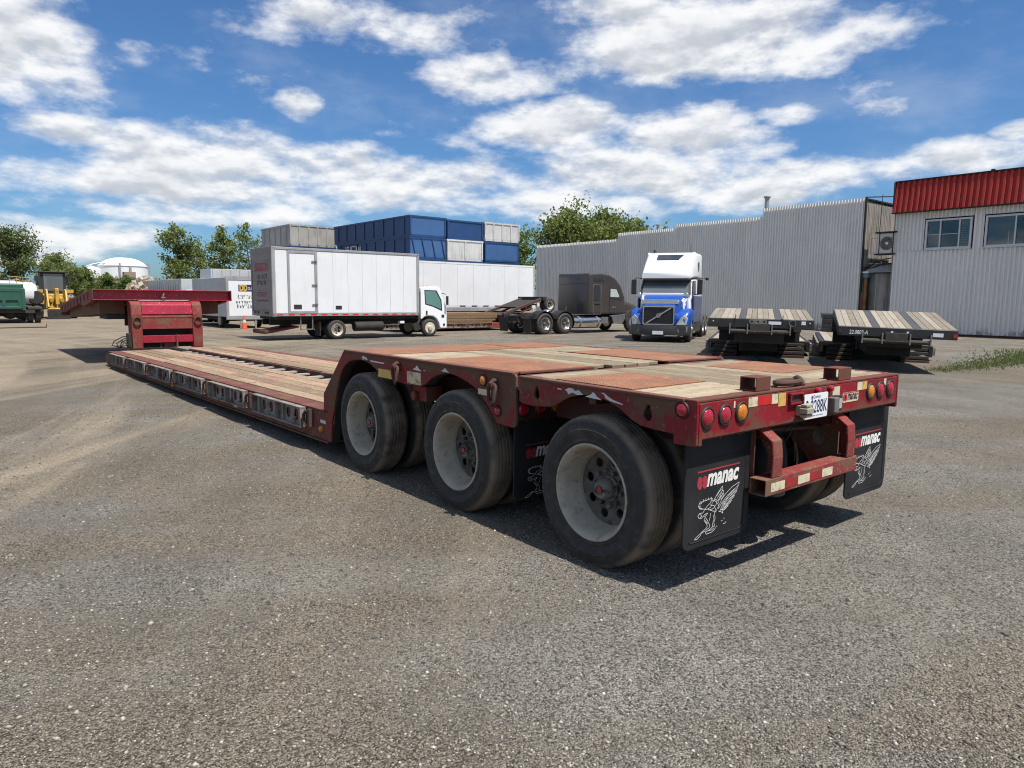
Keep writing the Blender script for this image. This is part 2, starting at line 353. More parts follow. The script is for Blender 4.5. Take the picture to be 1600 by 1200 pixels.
m_chrome = paint('bright_metal', (0.72, 0.73, 0.74), 0.16, metal=1.0, c2=(0.6, 0.6, 0.6), vs=6)
m_dark = paint('dark_underside', (0.016, 0.015, 0.014), 0.8, c2=(0.03, 0.026, 0.022), vs=4, bmp=0.3)
m_yellow = paint('yellow_machine', (0.55, 0.33, 0.045), 0.5, c2=(0.42, 0.27, 0.06), vs=3, wear=(0.12, 0.09, 0.06), ws=6, w0=0.55, w1=0.7)
m_green = paint('green_dump', (0.015, 0.09, 0.06), 0.5, c2=(0.02, 0.07, 0.05), vs=3, wear=(0.07, 0.08, 0.07), ws=6, w0=0.58, w1=0.72)
m_glass = glass('dark_glass'); m_glassg = glass('green_glass', (0.10, 0.22, 0.20), 0.08); m_glassw = glass('windscreen', (0.10, 0.115, 0.12), 0.05)
l_red = lens('red_lens', (0.46, 0.008, 0.03)); l_amber = lens('amber_lens', (0.72, 0.22, 0.01)); l_clear = lens('clear_lens', (0.55, 0.56, 0.52))
m_tapew = paint('worn_white_tape', (0.62, 0.58, 0.42), 0.45, c2=(0.5, 0.45, 0.3), vs=12, wear=(0.22, 0.12, 0.06), ws=22, w0=0.55, w1=0.66)
m_taper = paint('red_tape', (0.55, 0.012, 0.012), 0.35, c2=(0.42, 0.01, 0.012), vs=12)
m_tapeo = paint('rusted_white_tape', (0.58, 0.53, 0.40), 0.5, c2=(0.46, 0.33, 0.15), vs=16, wear=(0.2, 0.09, 0.04), ws=18, w0=0.52, w1=0.62)
m_taperw = paint('worn_red_tape', (0.32, 0.016, 0.016), 0.5, c2=(0.24, 0.016, 0.015), vs=10, wear=(.2, .07, .05), ws=22, w0=.56, w1=.66)
m_tapey = paint('yellow_tape', (0.60, 0.36, 0.06), 0.45, c2=(0.5, 0.38, 0.14), vs=14, wear=(0.24, 0.12, 0.05), ws=20, w0=0.5, w1=0.66)
m_inkw = paint('white_print', (0.74, 0.73, 0.70), 0.6); m_inkk = paint('black_print', (0.015, 0.015, 0.02), 0.6); m_inkr = paint('red_print', (0.36, 0.03, 0.05), 0.6)
m_inkb = paint('navy_print', (0.01, 0.02, 0.09), 0.5); m_chip = paint('bare_chip', (0.58, 0.58, 0.60), 0.5)
m_plate = paint('plate_white', (0.72, 0.74, 0.76), 0.4, c2=(0.66, 0.68, 0.7), vs=8)
m_beige = paint('beige_plastic', (0.34, 0.31, 0.23), 0.6, c2=(0.28, 0.26, 0.2), vs=12)

def tyre_mat(name='tyre_rubber', dust=1.0):
    m, nt, b = new_mat(name); v = ocoord(nt); sep = nt.nodes.new('ShaderNodeSeparateXYZ'); nt.links.new(v, sep.inputs[0])
    vj, _ = jitter(nt, v)
    r = mth(nt, 'SQRT', mth(nt, 'ADD', mth(nt, 'POWER', sep.outputs[1], 2.0), mth(nt, 'POWER', sep.outputs[2], 2.0)))
    dusty = ss(nt, r, 0.455, 0.492); n = tex_noise(nt, vj, 14, 6, 0.7)
    col = mixc(nt, ss(nt, n, 0.45, 0.75), (0.03, 0.0295, 0.029), (0.07, 0.064, 0.057))
    col = mixc(nt, mth(nt, 'MULTIPLY', mth(nt, 'MULTIPLY', dusty, dust), ss(nt, tex_noise(nt, vj, 5, 5), 0.22, 0.55)), col, (0.19, 0.152, 0.11))
    scuff = ss(nt, tex_noise(nt, scaled(nt, vj, (6, 6, 6)), 12, 8, 0.8), 0.66, 0.72, 0, 0.55)
    col = mixc(nt, scuff, col, (0.12, 0.12, 0.115))
    nt.links.new(col, b.inputs['Base Color']); b.inputs['Roughness'].default_value = 0.72; b.inputs['Specular IOR Level'].default_value = 0.35
    ring = mth(nt, 'MULTIPLY', mth(nt, 'SINE', mth(nt, 'MULTIPLY', r, 420.0)), ss(nt, r, 0.44, 0.40)); bump(nt, b, mth(nt, 'ADD', tex_noise(nt, vj, 60, 5), mth(nt, 'MULTIPLY', ring, 0.25)), 0.5, 0.004); return m
m_tyre = tyre_mat(); m_tyreclean = tyre_mat('dark_tyre_rubber', 0.18)

def wood_mat(name, c1, c2, c3, along='Y', red=0.0):
    m, nt, b = new_mat(name); v, rnd = jitter(nt, ocoord(nt), 53.0)
    s = {'Y': (7, 0.45, 7), 'X': (0.45, 7, 7)}[along]
    g1 = tex_noise(nt, scaled(nt, v, s), 6, 8, 0.7, 0.4); g2 = tex_noise(nt, scaled(nt, v, tuple(q * 3 for q in s)), 9, 6, 0.7)
    col = mixc(nt, ss(nt, g1, 0.33, 0.67), c1, c2); col = mixc(nt, ss(nt, g2, 0.48, 0.66, 0, 0.85), col, c3)
    if red: col = mixc(nt, ss(nt, tex_noise(nt, v, 0.9, 5, 0.65), 0.45, 0.68, 0, red), col, (0.30, 0.15, 0.11))
    st = ss(nt, tex_noise(nt, v, 2.2, 6, 0.7), 0.60, 0.72, 0, 0.75); col = mixc(nt, st, col, tuple(q * 0.36 for q in c2)); col = mixc(nt, ss(nt, tex_noise(nt, v, 1.1, 5, 0.7, 0.7), 0.50, 0.68, 0, 0.55), col, (0.19, 0.155, 0.115))
    tone = nt.nodes.new('ShaderNodeHueSaturation'); nt.links.new(col, tone.inputs['Color']); nt.links.new(ss(nt, rnd, 0, 1, 0.72, 1.12), tone.inputs['Value'])
    nt.links.new(tone.outputs[0], b.inputs['Base Color']); b.inputs['Roughness'].default_value = 0.85; b.inputs['Specular IOR Level'].default_value = 0.25
    bump(nt, b, g2, 0.55, 0.006); return m
m_wood = wood_mat('deck_wood', (0.38, 0.288, 0.19), (0.24, 0.17, 0.11), (0.105, 0.07, 0.047), 'Y', 0.6)
m_woody = wood_mat('rear_deck_wood', (0.36, 0.30, 0.205), (0.24, 0.19, 0.125), (0.12, 0.09, 0.06), 'Y')
m_woodx = wood_mat('rear_deck_wood_cross', (0.41, 0.345, 0.24), (0.29, 0.232, 0.16), (0.15, 0.115, 0.078), 'X')
m_woodg = wood_mat('grey_deck_wood', (0.34, 0.305, 0.25), (0.25, 0.22, 0.175), (0.14, 0.115, 0.09), 'Y')
m_timber = wood_mat('timber_brown', (0.25, 0.165, 0.09), (0.17, 0.105, 0.06), (0.08, 0.05, 0.03), 'X')

def tread_mat():
    m, nt, b = new_mat('rusty_tread_plate'); v = ocoord(nt)
    col = mixc(nt, ss(nt, tex_noise(nt, v, 3.2, 6, 0.65), 0.35, 0.68), (0.29, 0.125, 0.062), (0.19, 0.079, 0.038))
    col = mixc(nt, ss(nt, tex_noise(nt, v, 28, 6, 0.75), 0.47, 0.64, 0, 0.85), col, (0.14, 0.07, 0.048))
    rot = nt.nodes.new('ShaderNodeMapping'); nt.links.new(v, rot.inputs[0]); rot.inputs['Rotation'].default_value = (0, 0, R(45)); rot.inputs['Scale'].default_value = (1, 1, 1)
    ck = nt.nodes.new('ShaderNodeSeparateXYZ'); nt.links.new(rot.outputs[0], ck.inputs[0])
    w = mth(nt, 'MULTIPLY', mth(nt, 'SINE', mth(nt, 'MULTIPLY', ck.outputs[0], 150.0)), mth(nt, 'SINE', mth(nt, 'MULTIPLY', ck.outputs[1], 75.0)))
    h = mth(nt, 'ADD', ss(nt, w, 0.2, 0.6), mth(nt, 'MULTIPLY', tex_noise(nt, v, 90, 4), 0.5))
    col = mixc(nt, ss(nt, w, 0.2, 0.7, 0, 0.45), col, (0.36, 0.18, 0.095))
    col = mixc(nt, ss(nt, tex_noise(nt, v, 1.6, 6, 0.7, 0.6), 0.50, 0.66, 0, 0.6), col, (0.17, 0.09, 0.06)); col = mixc(nt, ss(nt, tex_noise(nt, v, 4.5, 6, 0.75), 0.60, 0.70, 0, 0.6), col, (0.36, 0.25, 0.17))
    nt.links.new(col, b.inputs['Base Color']); b.inputs['Roughness'].default_value = 0.85; bump(nt, b, h, 0.8, 0.004); return m
m_tread = tread_mat()

# ------------------------------------------------------------------ ground
def ground_mat():
    m, nt, b = new_mat('gravel_yard'); v = ocoord(nt)
    sp = nt.nodes.new('ShaderNodeSeparateXYZ'); nt.links.new(v, sp.inputs[0])
    def vor(s, feat='F1'):
        n = nt.nodes.new('ShaderNodeTexVoronoi'); n.feature = feat; n.inputs['Scale'].default_value = s; nt.links.new(v, n.inputs['Vector']); return n
    a, c2 = vor(120), vor(46)
    va = nt.nodes.new('ShaderNodeSeparateColor'); nt.links.new(a.outputs['Color'], va.inputs[0])
    vc = nt.nodes.new('ShaderNodeSeparateColor'); nt.links.new(c2.outputs['Color'], vc.inputs[0])
    grey = mixc(nt, ss(nt, va.outputs[0], 0, 1), (0.070, 0.066, 0.058), (0.37, 0.348, 0.303))
    grey = mixc(nt, ss(nt, vc.outputs[0], 0.72, 0.95, 0, 0.6), grey, (0.29, 0.27, 0.23))
    grey = mixc(nt, ss(nt, va.outputs[2], 0.93, 0.98, 0, 0.8), grey, (0.40, 0.375, 0.325))
    warm = mixc(nt, ss(nt, va.outputs[1], 0, 1), (0.085, 0.073, 0.055), (0.33, 0.286, 0.22))
    tan = mixc(nt, ss(nt, va.outputs[2], 0, 1), (0.15, 0.124, 0.09), (0.275, 0.228, 0.166))
    # patches of crushed stone and packed dirt
    b1 = tex_noise(nt, scaled(nt, v, (0.5, 0.8, 1), (3, 7, 0)), 0.42, 5, 0.62, 0.8); b3 = tex_noise(nt, v, 0.16, 4, 0.62, 0.6)
    # wheel tracks: arcs round far turning centres, cut up by noise
    def arcs(cx, cy, sc, seed):
        dx = mth(nt, 'SUBTRACT', sp.outputs[0], cx); dy = mth(nt, 'SUBTRACT', sp.outputs[1], cy)
        d = mth(nt, 'SQRT', mth(nt, 'ADD', mth(nt, 'MULTIPLY', dx, dx), mth(nt, 'MULTIPLY', dy, dy)))
        cb = nt.nodes.new('ShaderNodeCombineXYZ'); nt.links.new(d, cb.inputs[0]); nt.links.new(mth(nt, 'MULTIPLY', mth(nt, 'ARCTAN2', dy, dx), 2.2), cb.inputs[1]); cb.inputs[2].default_value = seed
        return tex_noise(nt, cb.outputs[0], sc, 4, 0.62, 0.35)
    t1 = arcs(-14.0, -22.0, 0.85, 3.3); t2 = arcs(46.0, -30.0, 0.8, 7.7); t3 = arcs(-30.0, 24.0, 0.7, 1.9)
    # the yard turns from crushed stone (x side) to packed dirt (far left)
    away = ss(nt, mth(nt, 'SUBTRACT', sp.outputs[1], mth(nt, 'MULTIPLY', sp.outputs[0], 1.5)), -4.0, 24.0)
    f1 = ss(nt, mth(nt, 'ADD', mth(nt, 'ADD', mth(nt, 'MULTIPLY', mth(nt, 'ADD', b1, t1), 0.5), mth(nt, 'MULTIPLY', away, 0.15)), mth(nt, 'MULTIPLY', mth(nt, 'SUBTRACT', b3, 0.5), 0.4)), 0.41, 0.56)
    col = mixc(nt, f1, grey, warm)
    f2 = ss(nt, mth(nt, 'ADD', mth(nt, 'ADD', mth(nt, 'MAXIMUM', t2, mth(nt, 'SUBTRACT', t3, 0.04)), mth(nt, 'MULTIPLY', away, 0.24)), mth(nt, 'MULTIPLY', mth(nt, 'SUBTRACT', b3, 0.5), 0.3)), 0.55, 0.76)
    col = mixc(nt, mth(nt, 'MULTIPLY', f2, 0.85), col, tan)
    stain = ss(nt, tex_noise(nt, v, 0.55, 5, 0.7, 0.8), 0.66, 0.74, 0, 0.45); col = mixc(nt, stain, col, (0.06, 0.055, 0.05))
    dk = mth(nt, 'MULTIPLY', ss(nt, tex_noise(nt, v, 0.8, 3, 0.65), 0.35, 0.7, 0.86, 1.06), ss(nt, t3, 0.4, 0.6, 0.93, 1.05))
    hs = nt.nodes.new('ShaderNodeHueSaturation'); nt.links.new(col, hs.inputs['Color']); nt.links.new(dk, hs.inputs['Value'])
    nt.links.new(hs.outputs[0], b.inputs['Base Color']); b.inputs['Roughness'].default_value = 0.95; b.inputs['Specular IOR Level'].default_value = 0.2
    h = mth(nt, 'ADD', mth(nt, 'MULTIPLY', a.outputs['Distance'], -0.6), mth(nt, 'MULTIPLY', c2.outputs['Distance'], -0.5))
    h = mth(nt, 'MULTIPLY', h, mth(nt, 'SUBTRACT', 1.15, f2)); h = mth(nt, 'ADD', h, mth(nt, 'MULTIPLY', tex_noise(nt, v, 5, 3, 0.7), 1.4)); h = mth(nt, 'ADD', h, mth(nt, 'MULTIPLY', arcs(-30.0, 24.0, 5.5, 4.4), 1.3))
    bump(nt, b, h, 1.0, 0.026); return m
g = MB(); S_ = 2500
g._f([g.v(p) for p in ((-S_, -S_, 0), (S_, -S_, 0), (S_, S_, 0), (-S_, S_, 0))])
tag(g.build('ground', ground_mat()), kind='structure')

def stones():
    """loose crushed stone lying on the yard, denser and larger near the lens because that is where it can be seen"""
    n = 120000
    r = np.exp(np.random.uniform(math.log(1.5), math.log(13), n)); a = CAM_YAW + np.random.uniform(-0.80, 0.80, n)
    px, py = np.sin(a) * r, np.cos(a) * r
    s = 0.0028 + np.random.gamma(1.7, 0.0019, n) * np.clip(0.6 + r * 0.05, 0.6, 1.15); s = np.minimum(s, 0.014)
    big = np.arange(n) < 160; s = np.where(big & (r > 2.0), np.random.uniform(0.009, 0.02, n), s)
    base = np.array([(1, 0, 0), (0.25, 0.95, 0.1), (-0.9, 0.35, 0), (-0.2, -1, 0.05), (0.1, 0.15, 0.75), (0.5, -0.35, 0.65), (0, 0, -0.5)])
    F = np.array([(0, 1, 4), (1, 2, 4), (2, 3, 4), (3, 5, 4), (0, 4, 5), (3, 0, 5), (1, 0, 6), (2, 1, 6), (3, 2, 6), (0, 3, 6)])
    v = base[None] * np.random.uniform(0.65, 1.35, (n, 7, 3)) * s[:, None, None] * np.array([1.15, 0.95, 0.8])
    t = np.random.uniform(0, 6.283, n); c, d = np.cos(t)[:, None], np.sin(t)[:, None]
    X = v[:, :, 0] * c - v[:, :, 1] * d + px[:, None]; Y = v[:, :, 0] * d + v[:, :, 1] * c + py[:, None]; Z = v[:, :, 2] + s[:, None] * 0.15
    V = np.stack([X, Y, Z], -1).reshape(-1, 3); FF = (F[None] + (np.arange(n) * 7)[:, None, None]).reshape(-1, 3)
    me = bpy.data.meshes.new('loose_gravel'); me.vertices.add(len(V)); me.vertices.foreach_set('co', V.ravel().astype(np.float32))
    me.loops.add(len(FF) * 3); me.loops.foreach_set('vertex_index', FF.ravel().astype(np.int32))
    me.polygons.add(len(FF)); me.polygons.foreach_set('loop_start', np.arange(0, len(FF) * 3, 3, dtype=np.int32)); me.update(calc_edges=True)
    m, nt, b = new_mat('loose_stone'); ge = nt.nodes.new('ShaderNodeNewGeometry'); rp = nt.nodes.new('ShaderNodeValToRGB'); nt.links.new(ge.outputs['Random Per Island'], rp.inputs[0])
    cr = rp.color_ramp; cr.elements[0].color = (0.075, 0.07, 0.062, 1); cr.elements[1].color = (0.56, 0.53, 0.47, 1); cr.elements[1].position = 1.0
    for p_, c_ in ((0.35, (0.155, 0.144, 0.124, 1)), (0.6, (0.215, 0.19, 0.153, 1)), (0.86, (0.30, 0.276, 0.233, 1)), (0.985, (0.42, 0.385, 0.33, 1))): cr.elements.new(p_).color = c_
    nt.links.new(rp.outputs[0], b.inputs['Base Color']); b.inputs['Roughness'].default_value = 0.9; b.inputs['Specular IOR Level'].default_value = 0.25
    me.materials.append(m); return tag(place(me, 'loose_gravel'), 'loose crushed grey stone scattered over the yard surface', 'gravel', kind='stuff')
stones()

# ------------------------------------------------------------------ text meshes (built-in font)
def text_mesh(body, mat, w, h, shear=0.0, bold=0.0, ext=0.0008):
    cu = bpy.data.curves.new('print', 'FONT'); cu.body = body; cu.size = 1.0; cu.shear = shear; cu.offset = bold; cu.extrude = 0.0; cu.resolution_u = 4
    cu.align_x = 'LEFT'
    ob = bpy.data.objects.new('print', cu); COL.objects.link(ob)
    dg = bpy.context.evaluated_depsgraph_get(); me = bpy.data.meshes.new_from_object(ob.evaluated_get(dg))
    bpy.data.objects.remove(ob); bpy.data.curves.remove(cu)
    n = len(me.vertices); co = np.empty(n * 3, np.float32); me.vertices.foreach_get('co', co); co = co.reshape(-1, 3)
    lo, hi = co.min(0), co.max(0); co[:, 0] = (co[:, 0] - lo[0]) / max(hi[0] - lo[0], 1e-6) * w; co[:, 1] = (co[:, 1] - lo[1]) / max(hi[1] - lo[1], 1e-6) * h; co[:, 2] = 0
    me.vertices.foreach_set('co', co.ravel()); me.materials.clear(); me.materials.append(mat); me.update(); return me
def put_text(me, name, parent, o, xd, yd):
    """lay a text mesh on a face: lower left corner o, reading direction xd, up direction yd"""
    ob = place(me, name, parent); X = Vector(xd).normalized(); Y = Vector(yd).normalized(); Z = X.cross(Y)
    ob.matrix_local = Matrix(((X.x, Y.x, Z.x, o[0]), (X.y, Y.y, Z.y, o[1]), (X.z, Y.z, Z.z, o[2]), (0, 0, 0, 1)))
    return ob
T_manac = text_mesh('manac', m_inkw, 0.33, 0.078, 0.25, 0.035)
T_sticker = text_mesh('manac', m_inkk, 0.15, 0.045, 0.25, 0.03)
T_plate = text_mesh('2288K', m_inkb, 0.215, 0.088, 0, 0.01); T_plate0 = text_mesh('R', m_inkb, 0.04, 0.088, 0, 0.01)
T_quebec = text_mesh('Québec', m_inkb, 0.10, 0.024); T_motto = text_mesh('Je me souviens', m_inkb, 0.17, 0.016)
T_brisson = text_mesh('BRISSON', m_inkr, 1.55, 0.34, 0, 0.03)
def smudge_mesh(w, h, n, mat, slant=0.0, seed=1):
    """a line of small print too far off to read: glyph-sized strokes"""
    rg = random.Random(seed); m = MB(); cw = w / n
    for i in range(n):
        if rg.random() < 0.08: continue
        x = i * cw
        for k in range(rg.choice((2, 3, 3))):
            if rg.random() < 0.5: u = x + rg.uniform(0.05, 0.6) * cw; q = [(u, 0), (u + 0.24 * cw, 0), (u + 0.24 * cw, h), (u, h)]
            else: y = rg.choice((0, 0.4, 0.8)) * h; q = [(x + 0.05 * cw, y), (x + 0.8 * cw, y), (x + 0.8 * cw, y + 0.2 * h), (x + 0.05 * cw, y + 0.2 * h)]
            m._f([m.v((a + slant * b, b, 0)) for a, b in q])
    return m.mesh('small_print', mat)
T_br2 = [smudge_mesh(1.25, 0.17, 9, m_inkk, 0.3, 1), smudge_mesh(1.1, 0.16, 8, m_inkk, 0.3, 2), smudge_mesh(1.25, 0.17, 10, m_inkr, 0, 3), smudge_mesh(1.25, 0.09, 14, m_inkr, 0, 4)]
T_dd = text_mesh('DD', paint('yellow_print', (0.62, 0.36, 0.05), 0.6), 0.42, 0.34, 0, 0.05); T_dd2 = smudge_mesh(1.1, 0.16, 9, m_inkw, 0.2, 5)
T_dd3 = [smudge_mesh(1.2, 0.09, 10, m_inkk, 0, 6), smudge_mesh(1.6, 0.09, 9, m_inkk, 0, 7), smudge_mesh(1.9, 0.12, 14, m_inkk, 0, 8), smudge_mesh(1.8, 0.06, 16, m_inkk, 0, 10), smudge_mesh(1.8, 0.13, 13, m_inkk, 0, 9)]
T_box = smudge_mesh(2.4, .34, 8, m_inkw, 0.0, 12)
T_unit = text_mesh('22.0802-A', m_inkw, 0.42, 0.10, 0.15, 0.015)

# ------------------------------------------------------------------ wheels (axle along X, outer face towards -X at x = 0)
def tyre_mesh(r=0.5, w=0.27, bead=0.29, n=48, grooves=4, mat=None):
    p = [(bead, 0.03), (bead + 0.012, 0.012), (bead + 0.03, 0.006), (bead + 0.034, 0.002), (bead + 0.045, 0.003), (bead + 0.05, 0.0065), (r - 0.125, 0.001), (r - 0.12, -0.003), (r - 0.09, -0.005), (r - 0.085, -0.001), (r - 0.05, 0.004), (r - 0.025, 0.016), (r - 0.008, 0.032), (r, 0.052)]
    t0, t1 = 0.052, w - 0.052
    for k in range(grooves):
        c = t0 + (t1 - t0) * (k + 1) / (grooves + 1); p += [(r + 0.002, c - 0.009), (r - 0.013, c - 0.005), (r - 0.013, c + 0.005), (r + 0.002, c + 0.009)]
    q = [(a, w - b) for a, b in p[:14]][::-1]
    m = MB(); m.lathe(p + q + [(bead - 0.01, w - 0.06), (bead - 0.01, 0.06)], n=n, closed=True)
    # moulded lettering ring on the outer wall
    return m.mesh('tyre', mat or m_tyre, 40)
def dish_rim_mesh(mat, bead=0.29, w=0.27, disc=0.165, holes=8, n=40, rh=0.033, pcd=0.155):
    m = MB()
    m.lathe([(bead + 0.02, 0.012), (bead + 0.018, 0.004), (bead + 0.006, 0.003), (bead - 0.004, 0.012), (bead - 0.012, 0.03), (bead - 0.022, 0.05), (bead - 0.026, disc - .075), (bead - 0.042, disc - .04), (bead - 0.052, disc), (bead - 0.052, disc + 0.02), (bead - 0.02, disc + 0.025), (bead - 0.005, w - 0.01), (bead + 0.02, w - 0.01), (bead + 0.018, w - 0.03), (bead, 0.05)], n=n, closed=True)
    ro = bead - 0.051; m.mi = 1
    m.prism(circ(0, 0, ro, n), 'X', disc - 0.004, disc + 0.008, [circ(0, 0, 0.085, 20)] + [circ(math.cos(2 * math.pi * (k + .5) / holes) * pcd * 1.18, math.sin(2 * math.pi * (k + .5) / holes) * pcd * 1.18, rh, 12) for k in range(holes)])
    return m.mesh('rim', [mat, m_disc if mat is m_rimdusty else mat], 35)
def hub_mesh(disc=0.165, lugs=10, out=0.10, pcd=0.118, r=0.088):
    m = MB(); m.lathe([(r, disc + 0.05), (r, disc - 0.02), (r - 0.012, disc - 0.03), (r - 0.02, disc - out + 0.02), (r - 0.035, disc - out), (0.034, disc - out), (0.034, disc - out + 0.006), (0.004, disc - out + 0.006)], n=20)
    for k in range(lugs):
        a = 2 * math.pi * k / lugs; c, d = math.cos(a) * pcd, math.sin(a) * pcd
        m.cyl((disc + 0.01, c, d), (disc - 0.035, c, d), 0.018, 0.013, 6)
    return m.mesh('hub', m_hub, 35)
def cap_mesh(disc=0.165, out=0.10):
    m = MB(); m.cyl((disc - out - 0.006, 0, 0), (disc - out + 0.004, 0, 0), 0.02, n=12); return m.mesh('hub_cap', l_red)
ME_TYRE = tyre_mesh(bead=.302); ME_RIM = dish_rim_mesh(m_rimdusty, bead=.302, disc=.198); ME_HUB = hub_mesh(.198); ME_CAP = cap_mesh(.198)
def wheel(parent, x, y, z, right=False, name='wheel', tyre=None, rim=None, hub=None, cap=None, rot=0.0, tilt=None):
    """outer face at x; right=True turns the dish the other way"""
    w = place(None, name, parent, (x, y, z), (rot, 0, math.pi if right else 0.0)) if tyre is None else None
    return w
def put_wheel(parent, loc, right=False, ty=None, ri=None, hu=None, ca=None, spin=0.0, axis='X'):
    """wheel part: the tyre is the part, rim, hub and cap its sub-parts; axis says which way the axle lies in the parent"""
    rz = {'X': 0.0, 'Y': R(90)}[axis] + (math.pi if right else 0.0)
    t = place(ty or ME_TYRE, 'wheel', parent, loc); t.rotation_euler = Euler((spin, 0, rz), 'XYZ')
    for me, nm in ((ri, 'rim'), (hu, 'hub'), (ca, 'hub_cap')):
        if me: place(me, nm, t)
    return t

# ------------------------------------------------------------------ the lowbed trailer
TX, TY = 4.535, 2.365
T = thing('lowboy_trailer', 'long red lowbed trailer with wooden decks, three axles and winged horse mud flaps', 'trailer', (TX, TY, 0))
XL, XR, YR, ZT = 3.25, 5.82, 2.365, 1.18
OFF = (TX, TY, 0)
def mb(): return MB(OFF)
m_shadered = paint('shaded_red_underframe', (0.07, 0.008, 0.011), 0.6, c2=(0.04, 0.012, 0.012), vs=3, wear=(.05, .028, .018), ws=4, w0=.5, w1=.62)  # trailer red darkened to carry the shade under the decks
# booster (rear axle unit) frame
bo = mb()
side_b = [(2.37, 1.172), (2.37, .92), (2.52, .915), (2.52, .972), (2.66, .975), (2.77, .985), (2.84, 1.01), (2.90, 1.045), (2.96, 1.075), (3.03, 1.098), (3.10, 1.11), (3.17, 1.117), (3.25, 1.115), (3.32, 1.103), (3.40, 1.08), (3.47, 1.045), (3.52, 1.015), (3.58, .997), (3.76, .98), (3.86, .985), (3.905, 1.0), (3.905, 1.172)]
tear = lambda cy, cz, s=1.0: [(cy - .035 * s, cz - .03 * s), (cy - .02 * s, cz - .055 * s), (cy + .01 * s, cz - .058 * s), (cy + .035 * s, cz - .035 * s), (cy + .03 * s, cz), (cy + .005 * s, cz + .045 * s), (cy - .01 * s, cz + .045 * s), (cy - .03 * s, cz)]
bo.prism(side_b, 'X', XL, XL + .022, [tear(2.715, 1.075, .95), tear(3.715, 1.085, .85)])
bo.prism(side_b, 'X', XR - .022, XR, [tear(2.715, 1.075, .95), tear(3.715, 1.085, .85)])
b2 = mb(); b2.box(XL + .025, XR - .025, 3.87, 3.905, 1.01, 1.168)            # front face
for xx in (3.62, 4.05, 4.98, 5.42): b2.box(xx - .04, xx + .04, 2.47, 3.86, .86, 1.13)
for yy in (2.62, 2.9, 3.2, 3.5): b2.box(XL + .03, XR - .03, yy - .03, yy + .03, 1.06, 1.13)
b2.box(XL + .026, XR - .026, 2.46, 3.86, 1.132, 1.138)  # thin pan added under the planks to keep sun off the tyres
booster = b2.build('booster_frame', m_shadered, T)
each(bo, 'side_plate', m_redside, booster, bevel=.004)
e = mb(); e.box(XL - .012, XL + .05, 2.45, 3.905, 1.166, 1.184); e.box(XR - .05, XR + .012, 2.45, 3.905, 1.166, 1.184); e.box(XL + .052, XR - .052, 3.86, 3.905, 1.17, 1.186)
each(e, 'deck_edge', m_edge, booster, bevel=.004)
# rear bumper channel
bm_ = mb(); bm_.box(XL + .024, XR - .024, YR, YR + .012, .955, 1.165); bm_.box(XL, XR, YR, YR + .085, 1.166, 1.183); bm_.box(XL + .026, XR - .026, YR + .014, YR + .07, .945, .958)
for xx in (XL, XR - .022): bm_.box(xx + .0015, xx + .0205, YR - .003, YR + .15, .925, 1.166)
bm_.box(XL + .024, XL + .055, YR - .004, YR + .006, .92, 1.16)
bumper = bm_.build('rear_bumper', m_red, T, bevel=.006)
# stake posts, pull ring, recess, lamps, plates on the bumper
for a0, a1 in ((3.83, 4.03), (4.86, 5.08)):
    p = mb(); w, h = .115, .088
    p.prism([(2.378, 1.184), (2.378 + w, 1.184), (2.378 + w, 1.184 + h), (2.378, 1.184 + h)], 'X', a0 + .02, a1 - .02, [[(2.386, 1.192), (2.370 + w, 1.192), (2.370 + w, 1.176 + h), (2.386, 1.176 + h)]])
    p.build('stake_tube', m_red, bumper, bevel=.004)
p = mb(); p.tube([(4.24 + .13 * math.cos(t) + .06, 2.43 + .045 * math.sin(t), 1.212) for t in [k * math.pi / 8 for k in range(16)]], .019, 8, True)
p.tube([(4.42, 2.43 - .04 + .08 * k / 6, 1.186 + .045 * math.sin(math.pi * k / 6)) for k in range(7)], .02, 8)
p.build('lashing_ring', m_rust, bumper, 40)
p = mb(); p.prism([(4.20, 1.075), (4.36, 1.075), (4.36, 1.15), (4.20, 1.15)], 'Y', YR - .022, YR - .001, [[(4.215, 1.088), (4.345, 1.088), (4.345, 1.137), (4.215, 1.137)]]); p.build('socket_frame', m_red, bumper, bevel=.003)
p = mb(); p.box(4.216, 4.344, YR - .006, YR - .0015, 1.089, 1.136); p.build('socket_shade', m_dark, bumper)  # dark plate standing in for the shaded hollow of the socket
def round_lamp(par, c, r, lensmat, normal='Y', sgn=-1, name='tail_lamp'):
    c = Vector(c); d = Vector((0, sgn, 0)) if normal == 'Y' else Vector((sgn, 0, 0))
    def prof(pr): return [(a, b * sgn) for a, b in pr]
    g_ = MB(OFF); g_.lathe(prof([(r * 1.26, -.002), (r * 1.26, .006), (r * 1.18, .012), (r * 1.04, .013), (r * 1.0, .004), (r * 1.0, -.002)]), c, 'Y' if normal == 'Y' else 'X', 20, True)
    o = g_.build(name, m_black, par, 40)
    l = MB(OFF); l.lathe(prof([(r * 1.02, .001), (r * 1.0, .009), (r * .8, .017), (r * .45, .022), (r * .05, .024)]), c, 'Y' if normal == 'Y' else 'X', 20)
    l.build('lens', lensmat, o, 50); return o
for x_, m_ in ((3.345, l_red), (3.515, l_red), (3.682, l_amber), (5.345, l_amber), (5.505, l_red), (5.668, l_red)): round_lamp(bumper, (x_, YR, 1.078), .052, m_)
round_lamp(T, (XL, 2.462, 1.118), .04, l_red, 'X', -1, 'side_lamp')
for x_ in (4.55, 4.72):
    p = mb(); p.lathe([(.022, 0), (.022, -.02), (.016, -.032), (.003, -.036)], (x_, YR, 1.146), 'Y', 12); p.build('marker_lamp', l_red, bumper, 40)
